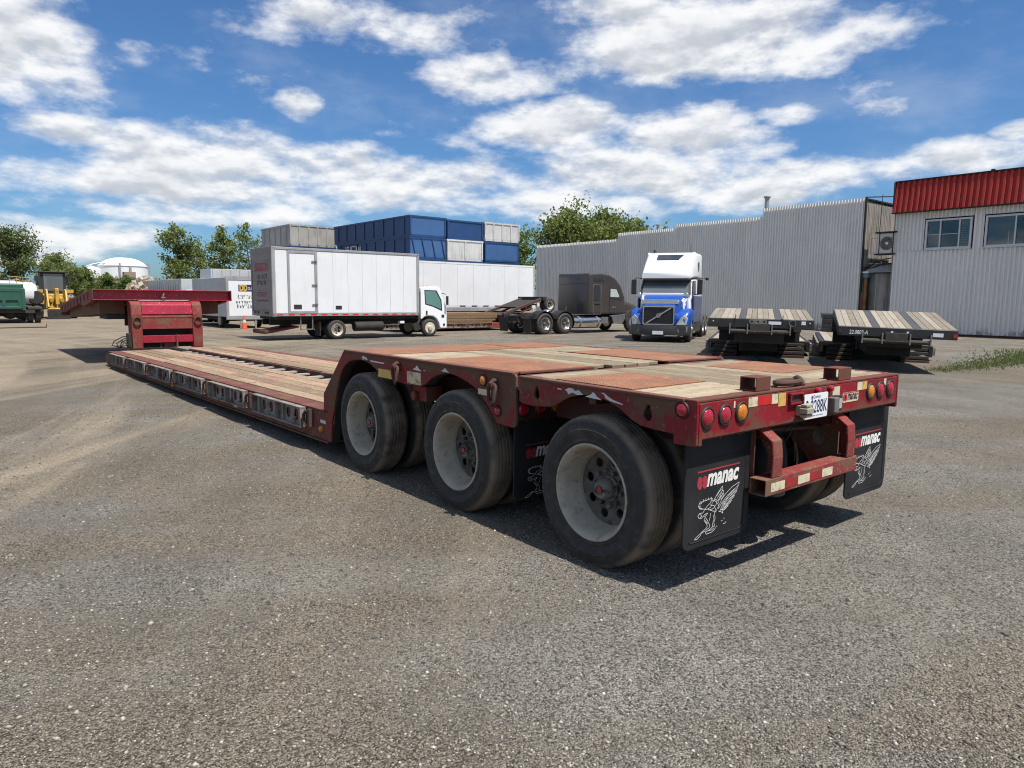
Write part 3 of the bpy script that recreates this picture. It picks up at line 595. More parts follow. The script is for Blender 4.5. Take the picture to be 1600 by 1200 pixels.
for x0, x1, z0, z1, m_ in ((3.752, 3.85, 1.10, 1.158, m_tapew), (3.852, 4.005, 1.10, 1.158, m_taper), (4.007, 4.078, 1.098, 1.158, m_tapew), (4.085, 4.17, 1.075, 1.158, m_tapey), (4.775, 4.875, 1.085, 1.15, m_tapew), (5.135, 5.21, 1.10, 1.158, m_tapew), (5.212, 5.285, 1.10, 1.158, m_tapey), (5.56, 5.60, 1.11, 1.158, m_tapew), (3.60, 3.615, 1.11, 1.15, m_tapew)):
    p = mb(); p.box(x0, x1, YR - .0022, YR - .0006, z0, z1); p.build('reflector_tape', m_, bumper)
# licence plate
p = mb(); p.prism(rrect(.305, .165, .012, 3, 4.495, 1.05), 'Y', YR - .035, YR - .030); lp = p.build('licence_plate', m_plate, T)
def up_text(me, nm, par, x, z, y): return put_text(me, nm, par, (x - TX, y - TY, z), (1, 0, 0), (0, 0, 1))
yk = YR - .0358
up_text(T_plate, 'plate_number', lp, 4.425, 1.003, yk); up_text(T_plate0, 'plate_number', lp, 4.365, 1.003, yk); up_text(T_quebec, 'plate_province', lp, 4.45, 1.098, yk); up_text(T_motto, 'plate_motto', lp, 4.42, .977, yk)
p = mb(); p.box(4.428, 4.444, yk - .0004, yk, 1.095, 1.118); p.build('plate_flag', m_inkb, lp)
p = mb(); p.box(4.37, 4.39, YR - .030, YR, 1.0, 1.09); p.box(4.60, 4.62, YR - .030, YR, 1.0, 1.09); each(p, 'plate_bracket', m_dark, lp)
p = mb(); p.box(4.285, 4.365, YR - .085, YR - .04, 1.06, 1.078); p.box(4.275, 4.36, YR - .095, YR - .038, 1.018, 1.054); p.box(4.285, 4.365, YR - .085, YR - .04, .992, 1.012); p.box(4.295, 4.345, YR - .038, YR - .0005, 1.0, 1.066); p.build('plate_lamp', m_beige, T, bevel=.004)
p = mb(); p.box(4.70, 4.765, YR - .06, YR - .0005, .985, 1.085); p.build('lamp_housing', m_steel, bumper, bevel=.004)
p = mb(); p.prism(rrect(.075, .105, .012, 3, 4.805, 1.04), 'Y', YR - .04, YR - .0005); q = p.build('work_lamp', m_black, bumper, bevel=.003)
p = mb(); p.prism(rrect(.045, .07, .008, 3, 4.805, 1.04), 'Y', YR - .046, YR - .041); p.build('lens', l_clear, q)
p = mb(); p.prism(rrect(.235, .07, .01, 3, 5.04, 1.062), 'Y', YR - .0025, YR - .0008); q = p.build('maker_sticker', m_tapew, bumper)
up_text(T_sticker, 'maker_name', q, 4.995, 1.04, YR - .0034)
p = mb()
for k in (0, 1): p.prism(circ(4.945 + .026 * k, 1.062, .02, 12, .026), 'Y', YR - .0038, YR - .003)
p.build('maker_dots', m_inkr, q)
p = mb(); p.box(4.93, 5.15, YR - .0036, YR - .003, 1.09, 1.096); p.build('maker_bar', m_inkr, q)

# under-ride guard
for x0, x1 in ((3.955, 4.065), (4.915, 5.025)):
    p = mb(); prof = [(2.56, .952), (2.42, .952), (2.31, .875), (2.298, .77), (2.302, .645), (2.40, .645), (2.40, .78), (2.45, .85), (2.56, .90)]
    p.prism([(2.44, .952), (2.42, .952), (2.31, .875), (2.298, .77), (2.302, .645), (2.317, .645), (2.313, .768), (2.324, .866)], 'X', x0, x1)
    p.prism(prof, 'X', x1 - .014, x1 - .0005); p.build('guard_post', m_redrust, T, bevel=.005)
    s_ = mb(); s_.prism([(2.425, .53), (2.425, .95), (2.95, .95), (2.95, .86), (2.72, .64), (2.6, .53)], 'X', x0 - .015 if x0 < 4.5 else x1, x0 - .002 if x0 < 4.5 else x1 + .015, [circ(2.57, .74, .045, 12, .06)]); s_.build('guard_gusset', m_redside, T)
p = mb(); p.prism([(2.30, .538), (2.415, .538), (2.415, .643), (2.30, .643)], 'X', 3.885, 5.065, [[(2.308, .546), (2.407, .546), (2.407, .635), (2.308, .635)]]); guard = p.build('guard_bar', m_redrust, T, bevel=.004)
for x0, x1, m_ in ((3.94, 4.10, m_tapew), (4.105, 4.255, m_taperw), (4.26, 4.405, m_tapew), (4.57, 4.71, m_tapew), (4.41, 4.565, m_taperw)):
    p = mb(); p.box(x0, x1, 2.2975, 2.2992, .56, .615); p.build('reflector_tape', m_, guard)
p = mb(); p.box(3.97, 4.09, 2.60, 2.62, .74, .86); p.build('warning_label', m_tapew, T)
p = mb(); p.lathe([(.10, .37), (.15, .38), (.155, .44), (.135, .5), (.155, .58), (.15, .68), (.13, .76), (.11, .80)], (4.52, 2.70, 0), 'Z', 18); p.build('air_spring', m_flap, T, 40)
p = mb(); p.box(4.25, 4.95, 2.66, 2.74, .80, .93); p.build('spring_bracket', m_dark, T)
p = mb(); p.cyl((4.32, 2.62, .86), (5.2, 2.55, .81), .014, n=8); p.build('air_line', m_rust, T)
for pts in ([(4.36, 2.40, .96), (4.35, 2.42, .86), (4.30, 2.45, .78), (4.22, 2.52, .74)], [(4.38, 2.40, .96), (4.41, 2.42, .8), (4.44, 2.43, .72), (4.46, 2.44, .66)], [(4.50, 2.40, .97), (4.44, 2.43, .93), (4.36, 2.47, .88), (4.26, 2.52, .79)]):
    p = mb(); p.tube(pts, .004, 5); p.build('wire', m_dark, T)

# mud flaps with the winged horse print
HORSE = [[(250, 625), (285, 605), (330, 592), (362, 582)], [(362, 582), (345, 630), (318, 660), (300, 690), (285, 720)], [(250, 625), (245, 655), (262, 680), (290, 684)], [(290, 684), (320, 690), (350, 672), (362, 640), (360, 600)],
    [(258, 640), (252, 615)], [(268, 628), (262, 600)], [(285, 612), (283, 585)], [(305, 604), (306, 580)], [(325, 598), (330, 575)], [(345, 590), (355, 572)], [(262, 660), (243, 650)], [(275, 676), (250, 672)],
    [(285, 720), (255, 725), (243, 748), (252, 770), (272, 775), (288, 758), (300, 740), (322, 730)], [(258, 735), (272, 740), (276, 756), (262, 762)], [(300, 762), (318, 750), (326, 728)],
    [(335, 700), (375, 690), (400, 650), (405, 610), (380, 590)], [(345, 650), (380, 660), (395, 700), (385, 740)], [(362, 600), (395, 620), (418, 655), (420, 700)], [(330, 690), (370, 715), (398, 720)],
    [(372, 620), (400, 555), (430, 500), (450, 468), (452, 500), (440, 545), (425, 590), (415, 640)], [(400, 565), (420, 530), (440, 500)], [(405, 590), (432, 545), (455, 510), (462, 525), (445, 570), (425, 610)], [(410, 615), (440, 570), (466, 545), (462, 570), (440, 605)],
    [(395, 730), (425, 660), (450, 600), (490, 540), (540, 485), (604, 442), (600, 470), (560, 515), (520, 560), (485, 610), (455, 665), (435, 720)], [(425, 690), (455, 630), (500, 570), (550, 520), (595, 480), (590, 505), (545, 550), (500, 605), (465, 665)],
    [(450, 650), (500, 600), (550, 555), (585, 525), (578, 548), (535, 590), (490, 640), (455, 690)], [(465, 665), (515, 615), (565, 575), (555, 598), (510, 640), (470, 685)], [(468, 685), (510, 650), (540, 625), (528, 648), (490, 680), (455, 705)], [(450, 705), (485, 690), (512, 672), (496, 694), (455, 718)], [(440, 715), (470, 708), (490, 702), (460, 726)], [(425, 725), (450, 735), (465, 752), (458, 730)],
    [(352, 735), (350, 770), (342, 810)], [(388, 745), (395, 790), (385, 830), (392, 870), (372, 878), (375, 840), (385, 800), (380, 760)], [(372, 880), (345, 905), (312, 920), (322, 942), (370, 928), (398, 900), (400, 882)], [(345, 910), (372, 905), (388, 890)],
    [(300, 775), (298, 800), (322, 840), (328, 868), (310, 890), (282, 912), (262, 935), (235, 960), (220, 982), (245, 978), (268, 950), (280, 925), (308, 908)], [(308, 770), (330, 810), (350, 860), (346, 880), (318, 900), (315, 925)], [(305, 800), (318, 815)], [(318, 820), (332, 835)],
    [(470, 862), (488, 856), (497, 840)], [(412, 870), (415, 882)], [(450, 830), (462, 826)], [(475, 800), (478, 812)]]
def flap_uv(p): return ((p[0] - 125) / 575 * .655, -((p[1] + .2 * (p[0] - 125)) - 330) / 1640.0)
def horse_mesh():
    m = MB()
    for L_ in HORSE:
        P_ = [Vector((*flap_uv(p), 0)) for p in L_]
        for i in range(len(P_) - 1):
            d = (P_[i + 1] - P_[i]); n_ = Vector((-d.y, d.x, 0)).normalized() * .0016; ex = d.normalized() * .001
            a, b = P_[i] - ex, P_[i + 1] + ex
            m._f([m.v(a - n_), m.v(b - n_), m.v(b + n_), m.v(a + n_)])
    return m.mesh('winged_horse_print', m_inkw)
ME_HORSE = horse_mesh()
def flap(x0, x1, z0, z1, y, prints=True):
    w = x1 - x0; p = mb(); r = .07
    out = [(x0, z1), (x0, z0 + r * .6), (x0 + r * .25, z0 + r * .2), (x0 + r * .7, z0), (x1 - r * .9, z0 + .0), (x1 - r * .35, z0 + r * .2), (x1 - .01, z0 + r * .7), (x1, z0 + r * 1.2), (x1, z1)]
    p.prism(out, 'Y', y, y + .012); f = p.build('mud_flap', m_flap, T, bevel=.003)
    # raised border line
    q = mb(); pts = [(x0 + .05, z0 + .055), (x0 + .065, z0 + .04), (x1 - .09, z0 + .04), (x1 - .055, z0 + .075), (x1 - .05, z1 - .17), (x1 - .065, z1 - .15), (x0 + .25, z1 - .15)]
    q.tube([(a, y - .001, b) for a, b in pts], .0032, 5); q.build('moulded_border', m_flap, f)
    if prints:
        put_text(T_manac, 'maker_name', f, (x0 + .208 - TX, y - .0015 - TY, z1 - .318), (1, 0, 0), (0, 0, 1))
        q = mb(); q.box(x0 + .118, x0 + .118 + .425, y - .0016, y - .0006, z1 - .222, z1 - .213); q.build('maker_bar', m_inkr, f)
        q = mb()
        for k in (0, 1): q.prism(circ(x0 + .142 + .048 * k, z1 - .285, .027, 14, .04), 'Y', y - .0017, y - .0006)
        q.build('maker_dots', m_inkr, f)
        tag(put_text(ME_HORSE, 'winged_horse_print', f, (x0 - TX, y - .0015 - TY, z1 - .212), (1, 0, 0), (0, 0, 1)), kind='stuff')
    q = mb()
    for k in range(3): q.cyl((x0 + .12 + .2 * k, y - .006, z1 - .03), (x0 + .12 + .2 * k, y + .002, z1 - .03), .012, n=8)
    each(q, 'bolt', m_rust, f)
    return f
flap(3.285, 3.945, .275, .952, 2.452); flap(5.235, 5.895, .245, .952, 2.452)
flap(3.275, 3.935, .24, .86, 3.985); flap(5.135, 5.795, .24, .86, 3.985)

# decks: planks and tread plates (each its own piece)
def plank(par, x0, x1, y0, y1, z1, th, mat, name='plank', bev=.004):
    m = MB((0, 0, 0)); m.box(-(x1 - x0) / 2, (x1 - x0) / 2, -(y1 - y0) / 2, (y1 - y0) / 2, -th, 0)
    c = Vector(((x0 + x1) / 2, (y0 + y1) / 2, z1)) - Vector(OFF)
    return m.build(name, mat, par, bevel=bev, seg=1, loc=c, rot=(random.uniform(-.002, .002), random.uniform(-.004, .004), random.uniform(-.001, .001)))
def rows(par, x0, x1, y0, y1, n, lateral, mat, z=1.184, gap=.008, th=.04, rag=0.0):
    for k in range(n):
        dz = random.uniform(-.003, .003)
        if lateral:
            a = y0 + (y1 - y0) * k / n; b = y0 + (y1 - y0) * (k + 1) / n; plank(par, x0, x1, a + gap / 2, b - gap / 2, z + dz, th, mat)
        else:
            a = x0 + (x1 - x0) * k / n; b = x0 + (x1 - x0) * (k + 1) / n; plank(par, a + gap / 2, b - gap / 2, y0 + random.uniform(0, rag), y1, z + dz, th, mat)
XA, XB = 4.07, 5.00
rows(booster, XL + .06, XA, 2.462, 2.885, 4, True, m_woodx); rows(booster, XL + .06, XA, 3.59, 3.855, 2, True, m_woodx)
rows(booster, XB, XR - .06, 2.462, 2.885, 4, True, m_woodx); rows(booster, XB, XR - .06, 3.59, 3.855, 2, True, m_woodx)
rows(booster, XA, XB, 2.462, 3.855, 6, False, m_woody)
plank(booster, XL + .055, XA - .01, 2.89, 3.585, 1.19, .012, m_tread, 'tread_plate', .002); plank(booster, XB + .01, XR - .055, 2.89, 3.585, 1.19, .012, m_tread, 'tread_plate', .002)

# main bogie frame
side_m = [(3.96, 1.19), (3.945, 1.17), (3.94, .83), (3.95, .80), (3.99, .79), (4.17, .80), (4.235, .87), (4.30, .935), (4.38, 1.0), (4.46, 1.045), (4.55, 1.075), (4.64, 1.097), (4.72, 1.112), (4.80, 1.118), (4.87, 1.115), (4.92, 1.107), (5.01, 1.08), (5.09, 1.045), (5.16, 1.0), (5.21, .98), (5.27, .968), (5.48, .962), (5.75, .975), (5.90, .98), (5.96, 1.0), (6.02, 1.035), (6.08, 1.063), (6.16, 1.092), (6.24, 1.11), (6.32, 1.118), (6.40, 1.118), (6.52, 1.105), (6.62, 1.08), (6.70, 1.04), (6.77, .985), (6.83, .91), (6.88, .83), (6.92, .73), (6.955, .62), (7.0, .5), (7.04, .4), (7.075, .175), (7.14, .175), (7.245, .51), (7.235, .69), (6.93, .985), (6.74, 1.18), (6.70, 1.19)]
bg_ = mb(); bg_.prism(side_m, 'X', XL, XL + .024); bg_.prism(side_m, 'X', XR - .024, XR)
cr = mb()
cr.box(XL + .026, XR - .026, 3.955, 3.985, .84, 1.165)
for yy in (4.25, 4.6, 5.0, 5.35, 5.7, 6.1, 6.5): cr.box(XL + .03, XR - .03, yy - .03, yy + .03, 1.02 if abs(yy - 5.35) < .2 else 1.12, 1.155)
for xx in (4.12, 4.95): cr.box(xx - .06, xx + .06, 3.99, 7.05, .68, 1.118)
cr.hexa([(XL + .03, 6.76, 1.13), (XR - .03, 6.76, 1.13), (XR - .03, 6.72, 1.10), (XL + .03, 6.72, 1.10), (XL + .03, 7.235, .52), (XR - .03, 7.235, .52), (XR - .03, 7.20, .50), (XL + .03, 7.20, .50)])
cr.box(XL + .027, XR - .027, 4.19, 6.69, 1.148, 1.153); cr.box(XL + .027, XA, 4.0, 4.19, 1.148, 1.153); cr.box(XB, XR - .027, 4.0, 4.19, 1.148, 1.153)  # thin pans added to block sunlight through the deck gaps
bogie = cr.build('main_deck_frame', m_shadered, T)
each(bg_, 'side_plate', m_redside, bogie, bevel=.004)
# wheel arch lining behind the side plates, coloured dark for the shade there
arch = side_m[4:42]
for (x0, x1) in ((XL + .025, XL + .11), (XR - .11, XR - .025)):
    lin = mb()
    for i in range(len(arch) - 1):
        (a, b), (c, d) = arch[i], arch[i + 1]
        lin.hexa([(x0, a, b), (x1, a, b), (x1, c, d), (x0, c, d), (x0, a, b + .012), (x1, a, b + .012), (x1, c, d + .012), (x0, c, d + .012)])

    lin.build('arch_lining', m_dark, bogie)
e = mb(); e.box(XL - .012, XL + .05, 3.97, 6.70, 1.182, 1.2); e.box(XR - .05, XR + .012, 3.97, 6.70, 1.182, 1.2); e.box(XL + .052, XA, 3.955, 4.0, 1.184, 1.202); e.box(XB, XR - .052, 3.955, 4.0, 1.184, 1.202)
each(e, 'deck_edge', m_edge, bogie, bevel=.004)
ZM = 1.196
for x0, x1 in ((XL + .055, XA - .012), (XB + .012, XR - .055)):
    plank(bogie, x0, x1, 4.002, 5.27, ZM + .004, .012, m_tread, 'tread_plate', .002); plank(bogie, x0, x1, 5.96, 6.70, ZM + .004, .012, m_tread, 'tread_plate', .002)
    rows(bogie, x0, x1, 5.275, 5.955, 5, True, m_woodx, ZM)
rows(bogie, XA, XB, 4.04, 5.96, 6, False, m_woody, ZM - .004, th=.03, rag=.12)
plank(bogie, XA, XB, 5.965, 6.70, ZM + .003, .012, m_tread, 'tread_plate', .002)
# lamps, rings, reflectors, chips on the near side
for (y_, z_) in ((4.165, 1.035), (5.60, 1.055)):
    p = mb()
    pts = [(XL - .05 - .012 * math.sin(2 * a_), y_ + .036 * math.cos(a_), z_ - .015 + .055 * math.sin(a_) + (.025 if math.sin(a_) > 0 else -.025)) for a_ in [k * math.pi / 9 for k in range(18)]]
    p.tube(pts, .0145, 8, True)
    p.tube([(XL - .0, y_, z_ + .085), (XL - .035, y_, z_ + .09), (XL - .062, y_, z_ + .07), (XL - .052, y_, z_ + .042), (XL - .0, y_, z_ + .035)], .017, 8)
    p.build('lashing_ring', m_rust, T, 40)
round_lamp(T, (XL, 4.335, 1.108), .038, l_amber, 'X', -1, 'side_lamp'); round_lamp(T, (XL, 4.15, .895), .035, l_red, 'X', -1, 'side_lamp')
for y0, y1, z0, z1, m_ in ((4.24, 4.40, .995, 1.04, m_tapew), (5.74, 6.0, .985, 1.065, m_tapey), (5.24, 5.47, .978, 1.085, m_tapeo)):
    p = mb(); p.box(XL - .0022, XL - .0006, y0, y1, z0, z1); p.build('reflector_tape', m_, bogie)
def chips(par, lst):
    """torn remains of old stickers: (centre y, z, scale, outline number)"""
    SH = ([(-1, .1), (-.55, .5), (-.1, .45), (.1, .15), (.5, .35), (1, -.2), (.4, -.35), (-.2, -.1), (-.6, -.5), (-.75, -.05)], [(-1, -.3), (-.3, .15), (-.15, .5), (.1, .45), (.35, 0), (1, -.45), (.1, -.4)], [(-1, .5), (-.75, .5), (-.6, .05), (-.2, -.2), (1, -.45), (.95, -.3), (.1, 0), (-.35, .3), (-.6, .55), (-.85, .7)], [(-1, .2), (1, .1), (.9, -.15), (-.9, -.1)])
    for (y_, z_, w, h, k) in lst:
        p = mb(); p.prism([(y_ - a * w * .62, z_ - .004 + b * h * 1.55) for a, b in SH[k]], 'X', XL - .0016, XL - .0005); p.build('paint_chip', m_chip, par)
chips(booster, [(3.34, 1.130, .14, .03, 0), (3.16, 1.124, .12, .028, 1), (3.0, 1.118, .15, .034, 2), (3.48, 1.135, .035, .02, 3)])
chips(bogie, [(6.27, 1.145, .10, .03, 0), (5.30, 1.125, .12, .03, 1), (4.86, 1.145, .10, .022, 1), (6.02, 1.125, .22, .03, 3), (5.18, 1.115, .03, .012, 3)])
for x_, m_ in ((3.33, l_red), (3.50, l_red), (3.66, l_amber), (5.41, l_amber), (5.57, l_red), (5.74, l_red)): round_lamp(bogie, (x_, 3.955, .925), .05, m_)
p = mb(); p.box(3.72, 3.80, 3.951, 3.9535, .90, .97); p.box(3.84, 3.97, 3.951, 3.9535, .90, .99); each(p, 'reflector_tape', m_tapew, bogie)
# running gear
for y_ in (3.157, 4.70, 6.33):
    p = mb(); p.cyl((3.45, y_, .5), (5.62, y_, .5), .065, n=12); p.box(4.02, 4.22, y_ - .09, y_ + .09, .4, .62); p.box(4.85, 5.05, y_ - .09, y_ + .09, .4, .62); p.build('axle', m_dark, T, 40)
    for xx in (4.12, 4.95):
        p = mb(); p.lathe([(.10, .36), (.13, .37), (.14, .42), (.125, .47), (.14, .54), (.145, .62), (.125, .68), (.11, .70)], (xx + .25 * (1 if xx < 4.5 else -1), y_ - .27, 0), 'Z', 18); p.build('air_spring', m_flap, T, 40)
        p = mb(); p.bar((xx, y_ - .36, .36), (xx, y_ + .72, .56), .09, .09); p.build('trailing_arm', m_redside, T)
    for k, (x_, rt_) in enumerate(((3.225, False), (3.565, True), (5.845, True), (5.505, False))):
        loc = (x_ - TX + (.27 if k == 1 else -.27 if k == 3 else 0), y_ - TY, .49)
        o_ = put_wheel(T, loc, rt_, None, ME_RIM, ME_HUB if k in (0, 2) else None, ME_CAP if k in (0, 2) else None, spin=random.uniform(0, 6.28))
p = mb(); p.box(3.33, 3.5, 5.28, 5.5, .82, .955); p.cyl((3.29, 5.44, .86), (3.36, 5.44, .86), .045, n=12); p.build('spring_hanger', m_redside, T, bevel=.006)

m_crossgrey = paint('sunlit_cross_member', (.40, .38, .34), .7, c2=(.3, .27, .23), vs=6)  # pale tone carries the sunlit look of the member tops
# low deck, dropping slightly towards the front
LX, LY = 4.85, 7.10; HW = 1.6; LEN = 12.35
SLOPE = -math.atan(.0107)
ld = MB(); zt = .505
for sgn in (-1, 1):
    a, b = sorted((sgn * HW, sgn * (HW - .24))); ld.box(a, b, .05, LEN, zt - .02, zt)              # edge strip
    a, b = sorted((sgn * (HW - .01), sgn * (HW - .03))); ld.box(a, b, .05, LEN, .168, zt - .021)     # web
    a, b = sorted((sgn * (HW + .015), sgn * (HW - .2))); ld.box(a, b, .03, LEN, .15, .167)           # lower flange
    a, b = sorted((sgn * .225, sgn * .262)); ld.box(a, b, .05, LEN, .2, zt - .005)                    # spine beams
    a, b = sorted((sgn * HW, sgn * .9)); ld.loops([[(a, y, z) for y, z in ((LEN + .002, zt), (LEN + .45, zt - .13), (LEN + .45, .24), (LEN + .15, .15), (LEN + .002, .15))], [(b, y, z) for y, z in ((LEN + .002, zt), (LEN + .45, zt - .13), (LEN + .45, .24), (LEN + .15, .15), (LEN + .002, .15))]])
low = ld.build('low_deck_frame', m_lowred, T, bevel=.004, loc=(LX - TX, LY - TY, 0), rot=(SLOPE, 0, 0))
for k in range(22):
    y_ = .32 + k * .56; p = MB(); p.box(-.224, .224, y_ - .065, y_ + .065, zt - .085, zt - .06); p.box(-1.3, 1.3, y_ - .04, y_ + .04, .2, zt - .065); p.build('cross_member', m_crossgrey, low)
p = MB(); p.box(-1.55, 1.55, .06, LEN - .05, .17, .185); p.build('shade_sheet', m_dark, low)  # dark sheet standing in for the shade below the planks
npl = 5
for sgn in (-1, 1):
    x0, x1 = (-(HW - .245), -.266) if sgn < 0 else (.266, HW - .245)
    for k in range(npl):
        a = x0 + (x1 - x0) * k / npl; b = x0 + (x1 - x0) * (k + 1) / npl
        cuts = [.10, random.uniform(3.6, 5.0), random.uniform(7.8, 9.2), LEN - .02]
        for i in range(3):
            m = MB(); w = (b - a) / 2 - .009; l = (cuts[i + 1] - cuts[i]) / 2 - .004; m.box(-w, w, -l, l, -.045, 0)
            m.build('plank', m_wood, low, bevel=.006, seg=1, loc=((a + b) / 2, (cuts[i] + cuts[i + 1]) / 2, zt + .006 + random.uniform(-.005, .005)), rot=(random.uniform(-.0008, .0008), random.uniform(-.006, .006), random.uniform(-.0006, .0006)))
def outrigger_mesh():
    """swing-out bracket pair, seen from the -X side; length along Y from 0 to 1.6"""
    m = MB(); hz = .105
    for y0 in (0.0, .80):
        y1 = y0 + .79; ov = lambda c, w, h: [(c - w, -h * .4), (c - w * .6, -h), (c + w * .6, -h), (c + w, -h * .4), (c + w, h * .4), (c + w * .6, h), (c - w * .6, h), (c - w, h * .4)]
        m.prism([(y0, -hz), (y1, -hz), (y1, hz), (y0, hz)], 'X', -.022, -.012, [ov(y0 + .26, .062, .062), ov(y0 + .50, .062, .062)])
        m.box(-.085, -.012, y0, y1, hz, hz + .012); m.box(-.085, -.012, y0, y1, -hz - .012, -hz); m.box(-.083, -.023, y0 + .002, y0 + .014, -hz, hz); m.box(-.083, -.023, y1 - .014, y1 - .002, -hz, hz)
        m.bar((-.045, y0 + .33, -.06), (-.03, y0 + .24, -.03), .02); m.box(-.05, -.023, y0 + .60, y0 + .64, -hz, hz)
    return m.mesh('outrigger', m_bracket)
ME_OUT = outrigger_mesh()
def hook_mesh():
    m = MB(); m.tube([(-.03, .0, .07), (-.05, .06, .075), (-.055, .11, .03), (-.055, .11, -.05), (-.05, .05, -.085), (-.03, 0, -.08)], .017, 7); m.box(-.05, -.001, -.03, .03, -.1, .1); return m.mesh('lashing_hook', m_rust, 40)
ME_HOOK = hook_mesh()
for k in range(6):
    y_ = .62 + k * 1.93
    for sgn in (-1, 1):
        o_ = place(ME_OUT, 'outrigger', low, (sgn * (HW - .012), y_ if sgn < 0 else y_ + 1.6, .37), (0, 0, 0 if sgn < 0 else math.pi))
        place(ME_HOOK, 'lashing_hook', low, (sgn * (HW - .008), y_ - .15, .38), (0, 0, 0 if sgn < 0 else math.pi))
for (y_, z_, r_) in ((.22, .285, .034), (6.45, .21, .03)):
    p = MB(); p.lathe([(r_, 0), (r_, -.02), (r_ * .7, -.032), (r_ * .1, -.036)], (-HW + .01, y_, z_), 'X', 14); p.build('marker_lamp', l_amber, low, 40)
for (y_, z_) in ((.16, .37), (3.1, .215)):
    p = MB(); p.box(-HW + .0075, -HW + .0095, y_ - .06, y_ + .09, z_ - .018, z_ + .018); p.build('reflector_tape', m_tapew, low)

# gooseneck
GX, GY = 4.70, 19.72
gn = MB(); W0, W1 = -.86, .82
for a, b in ((W0, W0 + .24), (W1 - .24, W1)):
    gn.prism([(0, .385), (.42, .385), (.5, 1.58), (.17, 1.58), (.05, 1.50), (0, 1.25)], 'X', a, b)
p = MB(); p.prism([(.03, .88), (.03, 1.16), (.02, 1.17), (.02, 1.20), (.04, 1.215), (.04, 1.245), (.3, 1.245), (.3, .88)], 'X', W0 + .242, W1 - .242); neck = p.build('gooseneck', m_redrust, T, bevel=.006, loc=(GX - TX, GY - TY, 0))
each(gn, 'neck_column', m_redrust, neck, bevel=.02)
p = MB(); p.prism([(.02, 1.25), (.07, 1.49), (.18, 1.57), (.44, 1.57), (.44, 1.25)], 'X', W0 + .242, W1 - .242); p.build('upper_panel', m_redbright, neck, bevel=.012)
p = MB(); p.box(W0 + .242, W1 - .242, .05, .3, .53, .715); p.build('lower_beam', m_redbright, neck, bevel=.008)
p = MB(); p.box(.16, .20, .0, .045, .40, .73); p.box(-.2, -.17, .1, .12, .40, .52); p.box(-.1, .15, .12, .3, .40, .52); p.build('centre_post', m_redrust, neck)
p = MB(); p.box(W0 + .25, W1 - .25, .31, .33, .4, 1.24); p.build('back_plate', m_dark, neck)
for xx in (W0 + .12, W1 - .12):
    p = MB(); p.tube([(xx + .085 * math.cos(t), -.03, 1.08 + .10 * math.sin(t)) for t in [k * math.pi / 7 for k in range(14)]], .018, 6, True); p.box(xx - .1, xx + .1, -.02, .0, 1.13, 1.17); p.build('lashing_ring', m_rust, neck, 40)
p = MB(); x0, x1 = -1.62, 1.67
p.box(x0, x1, .30, .62, 1.845, 1.87); p.box(x0, x1, .30, .62, 1.60, 1.622); p.box(x0 + .02, x1 - .02, .42, .45, 1.622, 1.845); p.build('top_beam', m_redbright, neck, bevel=.004)
p = MB(); p.box(x0 - .012, x0, .28, .64, 1.59, 1.875); p.box(x1, x1 + .012, .28, .64, 1.59, 1.875); each(p, 'beam_end', m_redrust, neck, bevel=.003)
p = MB(); p.tube([(-.63, .26, 1.595), (.56, .26, 1.60)], .018, 6); p.tube([(-.05, .25, 1.6), (-.06, .24, 1.7), (-.03, .24, 1.78)], .02, 6); p.box(-.1, .0, .22, .27, 1.66, 1.69); p.build('locking_rod', m_steel, neck)
# neck rails running forward, dropping to the king pin end
for sx in (x0 + .0, x1 - .12):
    p = MB(); L_ = 5.6; dz = -.46
    def Z(y, z): return z + dz * (y - .65) / L_
    outl = [(.65, Z(.65, 1.87)), (.65, Z(.65, 1.56)), (1.9, Z(1.9, 1.52)), (2.35, Z(2.35, 1.64)), (L_ + .65, Z(L_ + .65, 1.62)), (L_ + .65, Z(L_ + .65, 1.87))]
    p.prism(outl, 'X', sx, sx + .12); p.build('neck_rail', m_redrust, neck, bevel=.006)
    p = MB()
    for k in range(9):
        y_ = .95 + k * .58
        for d_ in (-.002,): p.prism([(y_, Z(y_, 1.80)), (y_ + .2, Z(y_ + .2, 1.80)), (y_ + .17, Z(y_ + .17, 1.66)), (y_ + .08, Z(y_ + .08, 1.64))], 'X', sx - .012 if sx < 0 else sx + .12, sx - .001 if sx < 0 else sx + .132)
    each(p, 'stake_pocket', m_dark, neck)
p = MB(); p.hexa([(x0 + .13, .66, 1.83), (x1 - .13, .66, 1.83), (x1 - .13, 6.2, 1.375), (x0 + .13, 6.2, 1.375), (x0 + .13, .66, 1.85), (x1 - .13, .66, 1.85), (x1 - .13, 6.2, 1.40), (x0 + .13, 6.2, 1.40)])
p.box(x0 + .02, x1 - .02, 6.12, 6.24, 1.1, 1.40); p.build('neck_deck', m_redside, neck)
for a, b in ((-1.45, -.88), (.86, 1.42)):
    p = MB(); p.hexa([(a, .64, 1.25), (b, .64, 1.25), (b, 5.6, 1.05), (a, 5.6, 1.05), (a, .64, 1.598), (b, .64, 1.598), (b, 5.6, 1.34), (a, 5.6, 1.34)]); p.build('neck_beam', m_redside, neck, bevel=.01)
p = MB(); p.box(-1.3, -.875, .62, 1.6, 1.12, 1.24); p.build('valve_box', m_dark, neck)
p = MB(); p.cyl((0, 5.2, .78), (0, 5.2, 1.2), .05, n=12); p.box(-.6, .6, 4.6, 5.9, 1.0, 1.08); p.build('king_pin', m_rust, neck)
